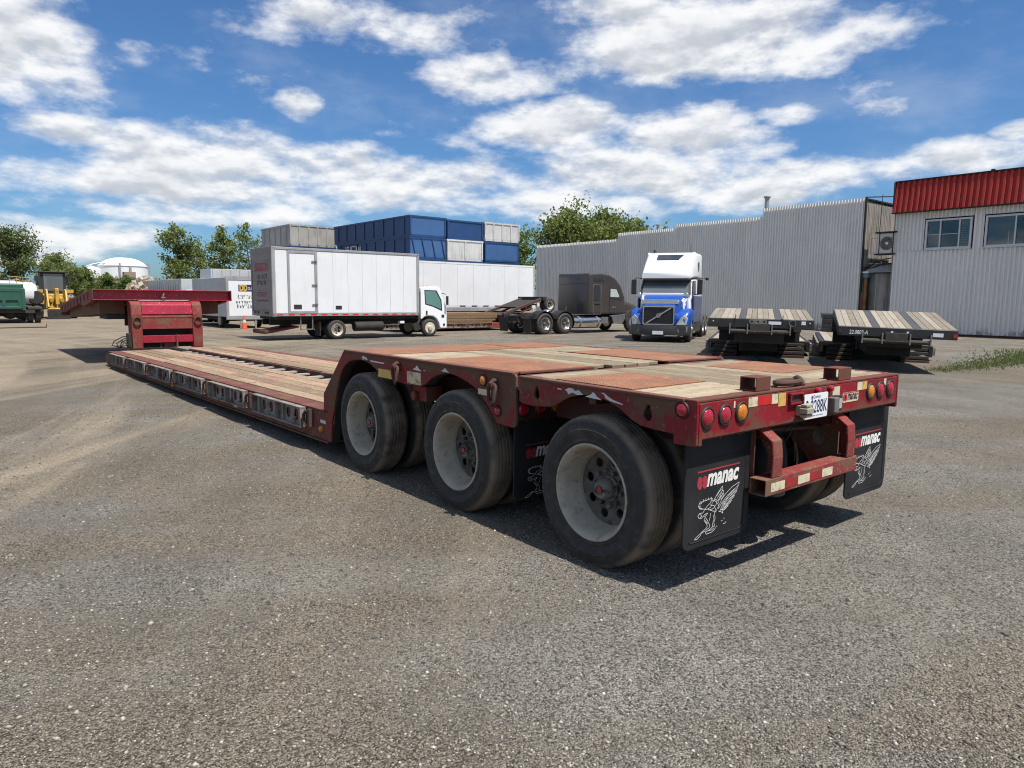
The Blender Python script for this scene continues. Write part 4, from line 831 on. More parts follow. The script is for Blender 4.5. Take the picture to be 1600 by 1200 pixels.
for sh in (0, .06, .12):
    p = MB(); p.tube([(W0 - .02, .12, .72 - sh * .3), (W0 - .22, .02, .70 - sh), (W0 - .42 + sh, -.02, .60 - sh), (W0 - .46 + sh * 2, -.02, .50 - sh * .3), (W0 - .30, .0, .44 - sh * .2), (W0 - .12 - sh, .02, .50 + sh), (W0 - .02, .05, .41)], .014, 6); p.build('air_hose', m_dark, neck)
p = MB(); p.box(W0 - .09, W0 - .005, .05, .3, .42, .78); p.build('hose_bracket', m_dark, neck, bevel=.02)

# ------------------------------------------------------------------ truck wheels (axle along Y in vehicle space, dish towards -Y when right=False)
def steer_rim_mesh(mat, bead=.25, w=.25):
    m = MB(); m.lathe([(bead + .02, .0), (bead, .004), (bead - .02, .03), (bead - .05, .06), (bead - .08, .04), (.13, .0), (.12, -.02), (.10, -.03), (.10, -.07), (.03, -.08), (.004, -.08), (.004, .1), (bead - .03, .15), (bead + .02, w)], n=28)
    return m.mesh('rim', mat, 35)
m_alu = paint('polished_wheel', (0.62, 0.62, 0.61), 0.3, metal=0.8, c2=(0.45, 0.44, 0.42), vs=8, wear=(0.3, 0.28, 0.25), ws=12, w0=.55, w1=.7)
m_rimcream = paint('cream_rim', (0.60, 0.56, 0.46), 0.55, c2=(0.45, 0.4, 0.3), vs=6, wear=(.25, .15, .08), ws=10, w0=.55, w1=.7)
ME_T8 = tyre_mesh(.40, .22, .235, 32, 3, m_tyreclean); ME_R8 = dish_rim_mesh(m_rimcream, .235, .22, .12, 6, 28, .035, .13); ME_F8 = steer_rim_mesh(m_rimcream, .235, .22)
ME_TT = tyre_mesh(.52, .28, .29, 36, 3, m_tyreclean); ME_TR = dish_rim_mesh(m_alu, .29, .27, .15, 10, 32, .03, .17); ME_TF = steer_rim_mesh(m_alu, .285, .27); ME_HD = hub_mesh(.15, 10, .12)
ME_H8 = hub_mesh(.12, 6, .06, .09, .06)
def axle_pair(par, x, z, ty, ri, hu, ya, yb, dual=True, gap=.30, both=True):
    """wheels on one axle in vehicle space (X forward, Y left); outer faces at ya (right side) and yb (left side)"""
    put_wheel(par, (x, ya, z), False, ty, ri, hu, spin=random.uniform(0, 6), axis='Y')
    if both: put_wheel(par, (x, yb, z), True, ty, ri, hu, spin=random.uniform(0, 6), axis='Y')
    if dual:
        put_wheel(par, (x, ya + gap, z), False, ty, None, None, axis='Y')
        if both: put_wheel(par, (x, yb - gap, z), True, ty, None, None, axis='Y')

# ------------------------------------------------------------------ white box truck
V = thing('box_truck', 'white box truck with grey roll-up rear door lettered BRISSON', 'truck', (10.25, 27.2, 0), R(-1.2))
LB, WB, Z0, Z1 = 6.45, 2.4, .95, 3.62
p = MB(); p.box(.03, LB, .012, WB, Z0 + .05, Z1); box = p.build('cargo_box', m_white, V, bevel=.02)
xs = [.10, .56, 1.80] + [1.80 + (LB - .1 - 1.80) * k / 7 for k in range(1, 8)]
for i in range(len(xs) - 1):
    if i == 1: continue
    p = MB(); p.box(xs[i] + .008, xs[i + 1] - .008, 0.0, .012, Z0 + .14, Z1 - .09); p.build('side_panel', m_white, box, bevel=.003, seg=1)
p = MB(); p.prism([(.58, Z0 + .12), (1.78, Z0 + .12), (1.78, Z1 - .1), (.58, Z1 - .1)], 'Y', -.03, .012, [[(.66, Z0 + .19), (1.68, Z0 + .19), (1.68, Z1 - .2), (.66, Z1 - .2)]]); dr = p.build('side_door_frame', m_grey, V)
p = MB(); p.box(.668, 1.672, -.015, .011, Z0 + .20, Z1 - .21); p.build('side_door', m_white, dr, bevel=.006)
for z_ in (1.42, 2.2, 3.12):
    p = MB(); p.box(1.55, 1.78, -.055, -.031, z_ - .02, z_ + .02); p.cyl((1.73, -.05, z_ - .06), (1.73, -.05, z_ + .06), .02, n=8); p.build('hinge', m_steel, dr)
p = MB(); p.box(.80, 1.12, -.03, -.016, 1.25, 1.42); p.build('door_latch', m_dark, dr, bevel=.01)
p = MB(); p.box(2.55, 2.82, -.016, -.001, 1.24, 1.38); p.build('box_latch', m_dark, box, bevel=.01)
p = MB(); p.box(-.03, .095, -.02, .014, Z0, Z1 + .02); p.box(-.03, .095, WB - .014, WB + .02, Z0, Z1 + .02); each(p, 'corner_post', m_grey, box, bevel=.01)
p = MB(); p.box(LB - .10, LB + .03, -.02, .014, Z0, Z1 + .01); p.build('front_post', m_grey, box, bevel=.02)
p = MB(); p.box(.0, LB, -.02, .1, Z1 - .08, Z1 + .015); p.build('roof_rail', m_grey, box, bevel=.01)
p = MB(); p.box(-.03, LB + .02, -.02, .05, Z0 + .02, Z0 + .13); rail = p.build('lower_rail', m_grey, box)
for k in range(14):
    p = MB(); x_ = .12 + k * .455; p.box(x_, x_ + .24, -.0225, -.0205, Z0 + .045, Z0 + .095); p.build('reflector_tape', m_taper, rail)
p = MB(); p.box(-.02, .03, .10, WB - .10, Z0 + .22, Z1 - .18); rdoor = p.build('rear_door', m_dustshade, V)
for k in range(6):
    p = MB(); z_ = Z0 + .25 + k * .385; p.box(-.028, -.0202, .11, WB - .11, z_, z_ + .37); p.build('door_slat', m_dustshade, rdoor, bevel=.004, seg=1)
p = MB(); p.prism([(-.018, Z0), (WB + .018, Z0), (WB + .018, Z1 + .02), (-.018, Z1 + .02)], 'X', -.045, -.031, [[(.10, Z0 + .2), (WB - .10, Z0 + .2), (WB - .10, Z1 - .2), (.10, Z1 - .2)]]); p.build('rear_frame', m_dustshade, V, bevel=.006)
TXT = lambda me, par, y, z, nm: put_text(me, nm, par, (-.0315, y, z), (0, -1, 0), (0, 0, 1))
TXT(T_brisson, rdoor, 1.95, 2.72, 'firm_name')
for me, z_ in zip(T_br2, (2.42, 2.18, 1.72, 1.52)): TXT(me, rdoor, 1.80, z_, 'small_print')
p = MB()
for y_ in (.5, .75, 1.6, 1.95): p.box(-.075, -.046, y_ - .06, y_ + .06, Z0 + .1, Z0 + .18)
each(p, 'bumper_block', m_dark, V)
p = MB(); p.box(.1, 7.6, .75, .85, .6, .82); p.box(.1, 7.6, 1.55, 1.65, .6, .82); p.box(.2, LB, .2, 2.2, .82, Z0 + .01); p.box(.8, .95, .76, 1.64, .55, .8); p.box(4.0, 4.2, .76, 1.64, .5, .8); p.build('chassis', m_dark, V)
p = MB(); p.prism([(1.07, .42), (1.60, .42), (1.60, .97), (1.07, .97)], 'Y', .05, .09, [[(1.11, .46), (1.56, .46), (1.56, .97 - .02), (1.11, .95)]]); p.build('side_step', m_steel, V)
p = MB(); p.obox((.45, 1.1, .42), (.68, .75, .04), (0, R(-10), 0)); p.cyl((-.15, .35, .36), (-.15, 1.9, .36), .07, n=8); p.build('lift_platform', m_redside, V)
p = MB(); p.box(1.88, 1.92, .08, .60, .16, .72); p.build('mud_flap', m_black, V)
p = MB(); p.cyl((3.4, .12, .52), (4.7, .12, .52), .2, n=14); p.build('fuel_tank', m_dark, V, 40)
p = MB(); p.box(5.55, 5.75, .05, .25, .62, .72); p.build('label_plate', m_plate, V)
axle_pair(V, 2.62, .40, ME_T8, ME_R8, ME_H8, .03, WB - .03); axle_pair(V, 7.10, .40, ME_T8, ME_F8, None, .12, WB - .12, False)
cabp = [(6.62, .78), (6.62, 2.17), (6.70, 2.23), (7.52, 2.24), (7.66, 2.17), (8.00, 1.32), (8.02, .95), (8.02, .36), (7.66, .36), (7.58, .62), (7.46, .80), (7.30, .90), (7.08, .93), (6.86, .90), (6.70, .78)]
p = MB(); p.prism(cabp, 'Y', .14, WB - .14); cab = p.build('cab', m_whitep, V, bevel=.05, seg=3)
p = MB(); p.prism([(6.86, 2.04), (7.40, 2.03), (7.66, 1.62), (7.70, 1.22), (7.28, 1.38), (6.90, 1.48)], 'Y', .128, .142); p.build('side_window', m_glassg, cab)
p = MB(); p.prism([(6.82, 2.08), (7.46, 2.07), (7.72, 1.64), (7.76, 1.14), (7.26, 1.34), (6.86, 1.44)], 'Y', .136, .1405); p.build('window_seal', m_black, cab)
p = MB(); p.hexa([(7.70, .28, 2.10), (8.005, .28, 1.36), (8.005, WB - .28, 1.36), (7.70, WB - .28, 2.10), (7.72, .28, 2.11), (8.03, .28, 1.36), (8.03, WB - .28, 1.36), (7.72, WB - .28, 2.11)]); p.build('windscreen', m_glassw, cab)
p = MB(); p.box(6.90, 6.98, .12, .142, .98, 1.16); p.build('door_handle', m_black, cab, bevel=.01)
p = MB(); p.box(7.90, 7.98, -.06, .05, 1.42, 1.82); p.bar((7.9, .02, 1.9), (7.72, .16, 1.95), .03); p.build('mirror', m_black, cab, bevel=.015)
p = MB(); p.box(7.72, 7.86, .125, .143, .86, .98); p.box(7.8, 7.9, .125, .143, .48, .58); p.build('cab_lamp', m_dark, cab)
for y_ in (.5, .8, 1.1, 1.4, 1.8):
    p = MB(); p.box(7.15, 7.22, y_, y_ + .08, 2.235, 2.275); p.build('roof_lamp', l_amber, cab)
p = MB(); p.box(LB + .05, LB + .16, .1, 2.2, .8, 2.0); p.build('air_stack', m_dark, V, bevel=.02)
p = MB(); p.tube([(LB + .08, .14, .95), (LB + .06, .08, .7), (LB - .1, .05, .52)], .06, 8); p.cyl((LB - .1, .0, .45), (LB - .1, .2, .45), .17, n=14); p.build('air_filter', m_dark, V, 40)
p = MB(); p.prism([(6.68, .40), (6.72, .40), (6.72, .75), (6.68, .75)], 'Y', .15, .5); p.build('mud_flap', m_black, V)

# ------------------------------------------------------------------ white semi-trailer behind it
V = thing('semi_trailer', 'long plain white van semi-trailer standing behind the box truck cab', 'trailer', (19.2, 34.5, 0))
L_, W_ = 10.6, 2.5
p = MB(); p.box(0, L_, 0, W_, 1.05, 3.76); body = p.build('van_body', m_white, V, bevel=.02)
for k in range(9):
    p = MB(); x_ = .06 + k * 1.165; p.box(x_, x_ + 1.155, -.012, -.001, 1.28, 3.68); p.build('side_panel', m_white, body, bevel=.002, seg=1)
p = MB(); p.box(-.02, L_ + .02, -.02, .06, .98, 1.20); p.build('lower_rail', m_grey, body); p = MB(); p.box(-.02, L_ + .02, -.02, .06, 3.70, 3.80); p.build('roof_rail', m_white, body)
p = MB(); p.box(L_ - .04, L_ + .05, -.03, .05, .98, 3.80); p.box(-.05, .04, -.03, .05, .98, 3.80); each(p, 'corner_post', m_tapew, body, bevel=.01)
for k in range(5):
    p = MB(); x_ = 4.9 + k * .86; p.box(x_, x_ + .4, -.016, -.0125, 1.25, 1.31); p.build('side_decal', m_inkk, body)
p = MB(); p.box(.3, 10.2, .5, 2.0, .75, .98); p.build('chassis', m_dark, V)
p = MB(); p.box(8.4, 8.52, .3, .42, .0, .98); p.box(8.4, 8.52, 2.1, 2.22, .0, .98); each(p, 'landing_leg', m_steel, V)
for x_ in (1.5, 2.8): axle_pair(V, x_, .52, ME_TT, ME_TR, ME_HD, .02, W_ - .02)

# ------------------------------------------------------------------ brown lowbed loaded with timber, folded booster at its right end
V = thing('timber_lowboy_trailer', 'rusty brown lowbed trailer with a folded up wheel frame, behind the brown sleeper tractor', 'trailer', (18.2, 31.0, 0))
p = MB(); p.box(0, 7.1, 0, .12, .12, .40); p.box(0, 7.1, 2.4, 2.5, .12, .40); p.box(0, 7.1, .12, 2.4, .3, .39); dk = p.build('deck_frame', m_redrust, V, bevel=.01)
for k in range(4):
    o_ = place(ME_OUT, 'outrigger', dk, (.4 + k * 1.72, -.002, .29), (0, 0, R(90)))
    place(ME_HOOK, 'lashing_hook', dk, (.28 + k * 1.72, -.002, .28), (0, 0, R(90)))
p = MB(); p.hexa([(6.6, .2, .55), (6.6, 2.3, .55), (7.2, 2.3, .55), (7.2, .2, .55), (6.6, .2, .80), (6.6, 2.3, .80), (7.2, 2.3, .95), (7.2, .2, .95)]); p.box(6.7, 7.2, .5, 2.0, .39, .56); p.build('rear_riser', m_dark, V)
for y_ in (.3, 2.1):
    p = MB(); p.bar((6.6, y_, .85), (9.6, y_, 1.78), .16, .14); p.build('booster_rail', m_rust, V, bevel=.01)
    p = MB(); p.bar((7.4, y_ + .05, .78), (9.4, y_ + .05, 1.45), .08, .1); p.build('booster_brace', m_redrust, V)
p = MB(); p.obox((8.4, 1.2, 1.42), (.7, .8, .05), (0, R(-17), 0)); p.build('booster_deck', m_dark, V)
p = MB(); p.box(9.4, 9.7, .1, 2.4, 1.62, 1.86); p.build('booster_end', m_dark, V, bevel=.03)
p = MB(); p.cyl((9.9, .1, 1.38), (9.9, 2.4, 1.38), .07, n=10); p.build('booster_axle', m_dark, V)
for y_ in (.35, 2.15): 
    p = MB(); p.bar((9.5, y_, 1.75), (9.92, y_, 1.36), .12, .16); p.build('axle_arm', m_dark, V)
p = MB(); p.box(8.6, 8.85, .12, .2, 1.22, 1.36); p.box(9.0, 9.15, .12, .2, 1.3, 1.5); each(p, 'tag_plate', m_plate, V)
axle_pair(V, 9.9, 1.38, ME_T8, ME_R8, ME_H8, .0, 2.5)
V = None
ME_BM = []
for h_, l_ in ((.13, 5.9), (.125, 5.7), (.135, 6.1)):
    m = MB(); m.box(-l_ / 2, l_ / 2, -.36, .36, 0, h_); ME_BM.append(m.mesh('sawn_timber', m_timber))
for lay, wd in enumerate(('lowest', 'second', 'third', 'topmost')):
    for k, row in enumerate(('facing the yard', 'in the middle row', 'in the rear row')):
        o_ = place(ME_BM[(lay + k) % 3], 'sawn_timber', None, (21.1 + random.uniform(-.25, .25), 31.5 + k * .76, .392 + lay * .142), (0, 0, random.uniform(-.006, .006)))
        tag(o_, 'long brown timber %s of the stacked load, %s layer' % (row, wd), 'timber', 'timbers stacked on the brown lowbed')

# ------------------------------------------------------------------ brown-grey sleeper tractor
m_taupe = paint('taupe_paint', (0.05, 0.043, 0.039), 0.35, c2=(0.042, 0.036, 0.033), vs=1, coat=.2)
V = thing('sleeper_tractor', 'dark brown grey sleeper tractor unit parked side on, polished tank', 'truck', (22.9, 26.0, 0))
def rsec(x, y0, y1, z0, z1, r=.12, n=3):
    return [(x, a, b) for a, b in rrect(y1 - y0, z1 - z0, r, n, (y0 + y1) / 2, (z0 + z1) / 2)]
p = MB(); p.loops([rsec(3.38, .14, 2.36, .98, 3.0, .1), rsec(3.42, .09, 2.41, .96, 3.06, .12), rsec(3.565, .08, 2.42, .96, 3.09, .12)]); slp = p.build('sleeper', m_taupe, V, 40)
p = MB(); p.prism([(3.58, .96), (3.58, 3.07), (4.4, 3.10), (5.0, 3.04), (5.5, 2.82), (5.9, 2.45), (6.22, 1.85), (6.25, 1.2), (6.05, .96)], 'Y', .13, 2.37); cab = p.build('cab', m_taupe, V, bevel=.10, seg=3)
p = MB(); p.loops([rsec(6.0, .25, 2.25, .75, 1.75, .2), rsec(6.6, .3, 2.2, .7, 1.68, .25), rsec(7.5, .45, 2.05, .65, 1.5, .25), rsec(7.75, .55, 1.95, .7, 1.35, .2)]); p.build('hood', m_taupe, V, 50)
p = MB(); p.prism([(6.28, .55), (6.3, .85), (6.5, 1.12), (6.9, 1.2), (7.3, 1.1), (7.5, .85), (7.6, .55), (7.4, .55), (7.3, .8), (6.9, 1.0), (6.5, .82), (6.42, .55)], 'Y', .1, .5); p.build('front_fender', m_taupe, V, bevel=.03)
p = MB(); p.box(7.5, 7.8, .1, 2.4, .35, .68); p.build('front_bumper', m_chrome, V, bevel=.06)
p = MB(); p.prism([(5.02, 2.36), (5.62, 2.34), (5.95, 1.78), (5.95, 1.70), (5.02, 1.80)], 'Y', .118, .132); p.build('side_window', m_glass, cab)
p = MB(); p.prism([(5.05, 2.30), (5.5, 2.28), (5.72, 1.95), (5.72, 1.86), (5.05, 1.88)], 'Y', .112, .117); p.build('window_curtain', paint('pale_curtain', (.4, .45, .43), .8), cab)
p = MB(); p.prism([(3.75, 2.86), (4.45, 2.84), (4.62, 2.66), (3.75, 2.66)], 'Y', .118, .132); p.build('upper_window', m_glass, cab, bevel=.01)
p = MB(); p.prism(rrect(.62, 1.05, .08, 3, 4.05, 1.98), 'Y', .121, .131, [rrect(.57, 1.0, .07, 3, 4.05, 1.98)]); p.build('hatch_trim', m_steel, cab)
p = MB(); p.prism(rrect(.44, .72, .05, 3, 4.02, 2.06), 'Y', .116, .132); p.build('sleeper_window', m_glass, cab)
p = MB(); p.prism(rrect(.62, .52, .08, 3, 4.07, 1.22), 'Y', .121, .131, [rrect(.57, .47, .07, 3, 4.07, 1.22)]); p.build('locker_trim', m_steel, cab)
p = MB(); p.box(3.372, 3.3795, .2, 2.3, 2.52, 2.545); p.build('panel_seam', m_black, slp)
p = MB(); p.box(3.36, 3.3795, .5, .9, 1.05, 1.5); p.build('vent_grille', m_black, slp)
p = MB(); p.box(5.0, 5.02, .12, .131, 1.02, 2.4); p.build('door_seam', m_black, cab)
p = MB(); p.box(5.2, 5.5, .117, .131, 1.30, 1.36); p.build('door_badge', m_chrome, cab)
p = MB(); p.cyl((2.35, .32, .56), (4.30, .32, .56), .31, n=24); tk = p.build('fuel_tank', m_chrome, V, 50)
for x_ in (2.75, 4.05):
    p = MB(); p.lathe([(.318, x_), (.318, x_ + .1), (.31, x_ + .1), (.31, x_)], (0, .32, .56), 'X', 24, True); p.build('tank_strap', m_steel, tk)
p = MB(); p.box(4.36, 4.9, .08, .5, .48, .82); p.build('step_box', m_chrome, V, bevel=.02)
p = MB(); p.prism([(5.0, .90), (6.2, .96), (6.25, .75), (6.0, .45), (5.35, .45), (5.2, .8)], 'Y', .08, .4); p.build('cab_fairing', m_chrome, V, bevel=.02)
p = MB(); p.box(-.75, 7.3, .78, .88, .62, .9); p.box(-.75, 7.3, 1.62, 1.72, .62, .9); p.box(-.7, -.55, .88, 1.62, .65, .9); p.box(2.2, 2.4, .88, 1.62, .65, .9); p.build('chassis', m_dark, V)
p = MB(); p.box(.2, 1.0, .85, 1.65, .94, 1.04); p.obox((.0, 1.25, .96), (.5, .36, .03), (0, R(8), 0)); p.build('fifth_wheel', m_dark, V, bevel=.02)
for x_ in (.40, 1.74):
    p = MB(); prof = [(x_ + .62 * math.cos(R(a)), .54 + .62 * math.sin(R(a))) for a in range(20, 161, 14)] + [(x_ + .585 * math.cos(R(a)), .54 + .585 * math.sin(R(a))) for a in range(160, 19, -14)]
    p.prism(prof, 'Y', .02, .62); p.build('fender', m_black, V)
p = MB(); p.bar((-.85, .1, .88), (-.3, .1, 1.06), .08); p.bar((-.8, .85, .9), (-.05, .3, 1.05), .08); p.build('flap_hanger', m_dark, V)
for y_ in (.02, 1.85):
    p = MB(); p.obox((-.55, y_ + .31, .45), (.012, .31, .34), (0, R(-6), 0)); p.build('mud_flap', m_black, V)
p = MB(); p.sphere((.95, .5, 1.14), .2, 12, 6, (1.4, 1, .45)); p.build('spare_light', m_chrome, V, 60)
p = MB(); p.cyl((1.30, .4, .9), (1.30, .4, 1.4), .02, n=6); p.cyl((2.0, .3, .9), (2.0, .3, 1.35), .02, n=6); each(p, 'marker_rod', m_steel, V)
for x_ in (.40, 1.74): axle_pair(V, x_, .52, ME_TT, ME_TR, ME_HD, .02, 2.48)
axle_pair(V, 6.9, .52, ME_TT, ME_TF, None, .12, 2.38, False)
p = MB(); p.cyl((2.3, 1.9, 3.0), (2.3, 1.9, 3.35), .006, n=5); p.build('aerial', m_black, V)

# ------------------------------------------------------------------ blue and white tractor facing the yard
m_blue = paint('blue_paint', (0.010, 0.075, 0.36), 0.35, c2=(0.009, 0.062, 0.31), vs=1, coat=.15)
m_navy = paint('navy_side_paint', (0.012, 0.03, 0.16), 0.22, c2=(0.011, 0.026, 0.13), vs=1, coat=.5)
m_bumpg = paint('dark_bumper', (0.025, 0.026, 0.028), .5, c2=(.04, .04, .04), vs=3)
# local frame: X to the viewer's right, Y rearwards from the nose
V = thing('blue_tractor', 'blue and white sleeper tractor unit with black grille facing the yard', 'truck', (23.15, 18.93, 0), R(-60.0))
def xsec(y, hw, z0, z1, r, n=3, top=None): return [(a, y, b) for a, b in rrect(2 * hw, z1 - z0, r, n, 0, (z0 + z1) / 2)]
def taper(y, hwb, hwt, z0, z1, r=.08):
    P = []
    for a, b in rrect(2, z1 - z0, r, 3, 0, (z0 + z1) / 2):
        t = (b - z0) / (z1 - z0); P.append((a * (hwb + (hwt - hwb) * t), y, b))
    return P
p = MB(); p.loops([taper(.05, .68, .66, .74, 1.50, .1), taper(.30, .72, .70, .72, 1.60, .14), taper(.9, .86, .80, .72, 1.78, .16), taper(1.55, 1.0, .92, .75, 1.96, .16)]); hood = p.build('hood', m_blue, V, 45)
for sg in (-1, 1):
    p = MB(); sec = lambda y, x0, x1, z0, z1: [(sg * a, y, b) for a, b in rrect(x1 - x0, z1 - z0, .12, 3, (x0 + x1) / 2, (z0 + z1) / 2)]
    p.loops([sec(.16, .64, 1.06, .62, 1.0), sec(.3, .66, 1.2, .62, 1.22), sec(.65, .72, 1.25, .66, 1.36), sec(1.05, .78, 1.25, .80, 1.40), sec(1.5, .82, 1.25, .86, 1.36)]); p.build('fender', m_blue, V, 45)
    p = MB(); p.loops([[(sg * a, y, b) for a, y, b in q] for q in ([(.70, .10, .72), (1.10, .16, .72), (1.16, .20, 1.0), (1.02, .17, 1.12), (.88, .12, 1.0)], [(.72, .30, .72), (1.16, .40, .72), (1.215, .52, 1.02), (1.06, .45, 1.18), (.88, .34, 1.05)])]); p.build('headlight', l_clear, V, bevel=.015)
    p = MB(); p.box(sg * 1.22 - .02, sg * 1.22 + .02, .62, .74, 1.0, 1.1) if sg > 0 else p.box(-1.24, -1.2, .62, .74, 1.0, 1.1); p.build('side_marker', l_clear, V)
    p = MB(); fl = [(.98, 1.16), (1.16, 1.30), (1.12, 1.52), (1.26, 1.50), (1.20, 1.62), (1.46, 1.80), (1.40, 1.92), (.95, 1.72), (.85, 1.50)]
    p.loops([[(sg * (.70 + .30 * (y - .3) / 1.2 + .012 - .06 * (z - 1.2)), y, z) for y, z in fl], [(sg * (.70 + .30 * (y - .3) / 1.2 - .05 - .06 * (z - 1.2)), y, z) for y, z in fl]]); p.build('flame_stripe', m_whitep, V)
p = MB(); p.loops([[(a, y, b) for a, b in ((-.76, z), (.76, z), (.74, z + .16), (-.74, z + .16))] for y, z in ((.20, 1.565), (.50, 1.60))]); p.build('bug_deflector', m_chrome, V, bevel=.02)
p = MB(); p.prism(rrect(1.30, .78, .07, 3, 0, 1.10), 'Y', .0, .06, [rrect(1.20, .68, .05, 3, 0, 1.10)]); p.build('grille_frame', m_chrome, V, bevel=.01)
p = MB(); p.prism(rrect(1.20, .68, .05, 3, 0, 1.10), 'Y', .035, .055); gr = p.build('grille', m_black, V)
p = MB()
for k in range(9): p.box(-.58, .58, .027, .034, .80 + k * .075, .812 + k * .075)
each(p, 'grille_slat', m_bumpg, gr)
p = MB(); p.bar((-.50, .018, .78), (.50, .018, 1.42), .03, .05); p.build('grille_bar', m_grey, gr)
p = MB(); p.lathe([(.055, .0), (.085, .0), (.085, .02), (.055, .02)], (0, -.005, 1.10), 'Y', 16, True); p.bar((.05, .0, 1.16), (.10, .0, 1.22), .02); p.build('ring_badge', m_grey, gr)
p = MB(); p.loops([[(a, y, b) for a, b in rrect(w, .40, .06, 3, 0, .50)] for y, w in ((-.05, 1.5), (.0, 2.2), (.25, 2.52), (.6, 2.54))]); bp = p.build('front_bumper', m_bumpg, V, 40)
for sg in (-1, 1):
    p = MB(); p.hexa([(sg * .82, -.045, .44), (sg * 1.16, .07, .44), (sg * 1.16, .12, .44), (sg * .82, .0, .44), (sg * .78, -.045, .64), (sg * 1.18, .07, .64), (sg * 1.18, .12, .64), (sg * .78, .0, .64)]); p.build('fog_lamp', m_dustshade, bp)
p = MB(); p.box(-.22, .22, -.075, -.055, .33, .47); p.build('licence_plate', m_plate, bp)
# cab
p = MB(); p.loops([taper(1.50, 1.06, .98, .75, 2.02, .06), taper(1.62, 1.12, 1.02, .75, 2.10, .08), taper(1.95, 1.16, 1.06, .75, 2.62, .1), taper(3.1, 1.18, 1.12, .75, 2.75, .1)]); cab = p.build('cab', m_whitep, V, 45)
p = MB(); p.hexa([(-.98, 1.52, 1.98), (.98, 1.52, 1.98), (.92, 1.88, 2.56), (-.92, 1.88, 2.56), (-.98, 1.50, 2.0), (.98, 1.50, 2.0), (.93, 1.86, 2.58), (-.93, 1.86, 2.58)]); p.build('windscreen', m_glassw, cab)
for sg in (-1, 1):
    p = MB(); p.hexa([(sg * .98, 1.495, 1.95), (sg * 1.08, 1.51, 1.95), (sg * 1.02, 1.87, 2.60), (sg * .92, 1.855, 2.60), (sg * .98, 1.54, 1.95), (sg * 1.08, 1.56, 1.95), (sg * 1.02, 1.92, 2.60), (sg * .92, 1.90, 2.60)]); p.build('windscreen_pillar', m_black, cab)
    p = MB(); p.hexa([(sg * 1.105, 1.85, 2.02), (sg * 1.125, 2.75, 2.0), (sg * 1.085, 2.75, 2.58), (sg * 1.055, 2.08, 2.58), (sg * 1.135, 1.85, 2.02), (sg * 1.155, 2.75, 2.0), (sg * 1.125, 2.75, 2.58), (sg * 1.095, 2.08, 2.58)]); p.build('side_window', m_glass, cab)
    p = MB(); p.box(min(sg * 1.30, sg * 1.52), max(sg * 1.30, sg * 1.52), 1.78, 1.90, 1.98, 2.62); mr = p.build('mirror', m_black, cab, bevel=.03)
    p = MB(); p.tube([(sg * 1.05, 1.9, 2.66), (sg * 1.3, 1.86, 2.70), (sg * 1.4, 1.84, 2.60)], .022, 6); p.tube([(sg * 1.1, 1.9, 1.95), (sg * 1.4, 1.84, 2.0)], .022, 6); p.build('mirror_arm', m_black, mr)
    p = MB(); p.tube([(sg * .9, .95, 1.76), (sg * .98, .85, 1.85), (sg * .98, .82, 1.9)], .012, 5); p.sphere((sg * .98, .82, 1.93), .13, 12, 6, (1, .5, 1)); p.build('hood_mirror', m_chrome, V, 50)
p = MB(); p.loops([[(a, y, z + b) for a, b in ((-w, 0), (w, 0), (w * .98, .1), (-w * .98, .1))] for y, z, w in ((1.58, 2.56, .98), (1.95, 2.62, 1.03))]); p.build('sun_visor', m_dark, cab, bevel=.02)
p = MB(); p.loops([taper(1.70, 1.05, 1.02, 2.66, 2.92, .05), taper(1.82, 1.10, 1.0, 2.66, 3.06, .08), taper(2.25, 1.14, .98, 2.66, 3.48, .14), taper(2.75, 1.18, 1.0, 2.66, 3.76, .16), taper(3.2, 1.2, 1.08, 2.66, 3.84, .14), taper(4.4, 1.2, 1.16, 2.66, 3.84, .12)]); roof = p.build('roof_fairing', m_whitep, V, 45)
p = MB(); p.hexa([(-.52, 2.245, 3.46), (.44, 2.245, 3.46), (.60, 2.60, 3.68), (-.52, 2.60, 3.68), (-.52, 2.215, 3.485), (.44, 2.215, 3.485), (.60, 2.57, 3.715), (-.52, 2.57, 3.715)]); p.build('roof_window', m_glass, roof)
for sg in (-1, 1):
    p = MB(); p.prism(rrect(.14, .42, .06, 3, 3.3, 3.22), 'X', min(sg * 1.155, sg * 1.19), max(sg * 1.155, sg * 1.19)); p.build('vent_window', m_glass, roof)
    p = MB(); p.loops([[(sg * a, y, z) for a, y, z in q] for q in ([(.62, 2.0, 3.16), (.70, 2.0, 3.16), (.70, 2.0, 3.12), (.62, 2.0, 3.12)], [(.95, 3.0, 3.86), (1.05, 3.0, 3.84), (1.05, 3.0, 3.7), (.95, 3.0, 3.7)])]); p.build('fairing_ridge', m_whitep, roof, bevel=.02)
p = MB(); p.loops([taper(3.12, 1.19, 1.14, .75, 2.66, .05), taper(4.9, 1.2, 1.16, .75, 2.66, .05)]); sl = p.build('sleeper', m_whitep, V, 40)
for sg in (-1, 1):
    p = MB(); p.loops([[(sg * (1.2 + d), y, z) for y, z in ((1.75, .78), (4.88, .78), (4.88, 1.92), (1.72, 1.92))] for d in (.004, -.06)]); p.build('blue_flank', m_navy, V)
    p = MB(); p.box(min(sg * .80, sg * 1.19), max(sg * .80, sg * 1.19), 1.75, 4.75, .32, .76); p.build('side_skirt', m_bumpg, V, bevel=.04)
    p = MB(); p.box(min(sg * 1.19, sg * 1.21), max(sg * 1.19, sg * 1.21), 1.9, 2.5, .34, .40); p.box(min(sg * 1.19, sg * 1.21), max(sg * 1.19, sg * 1.21), 1.9, 2.4, .62, .67); p.build('step', m_chrome, V)
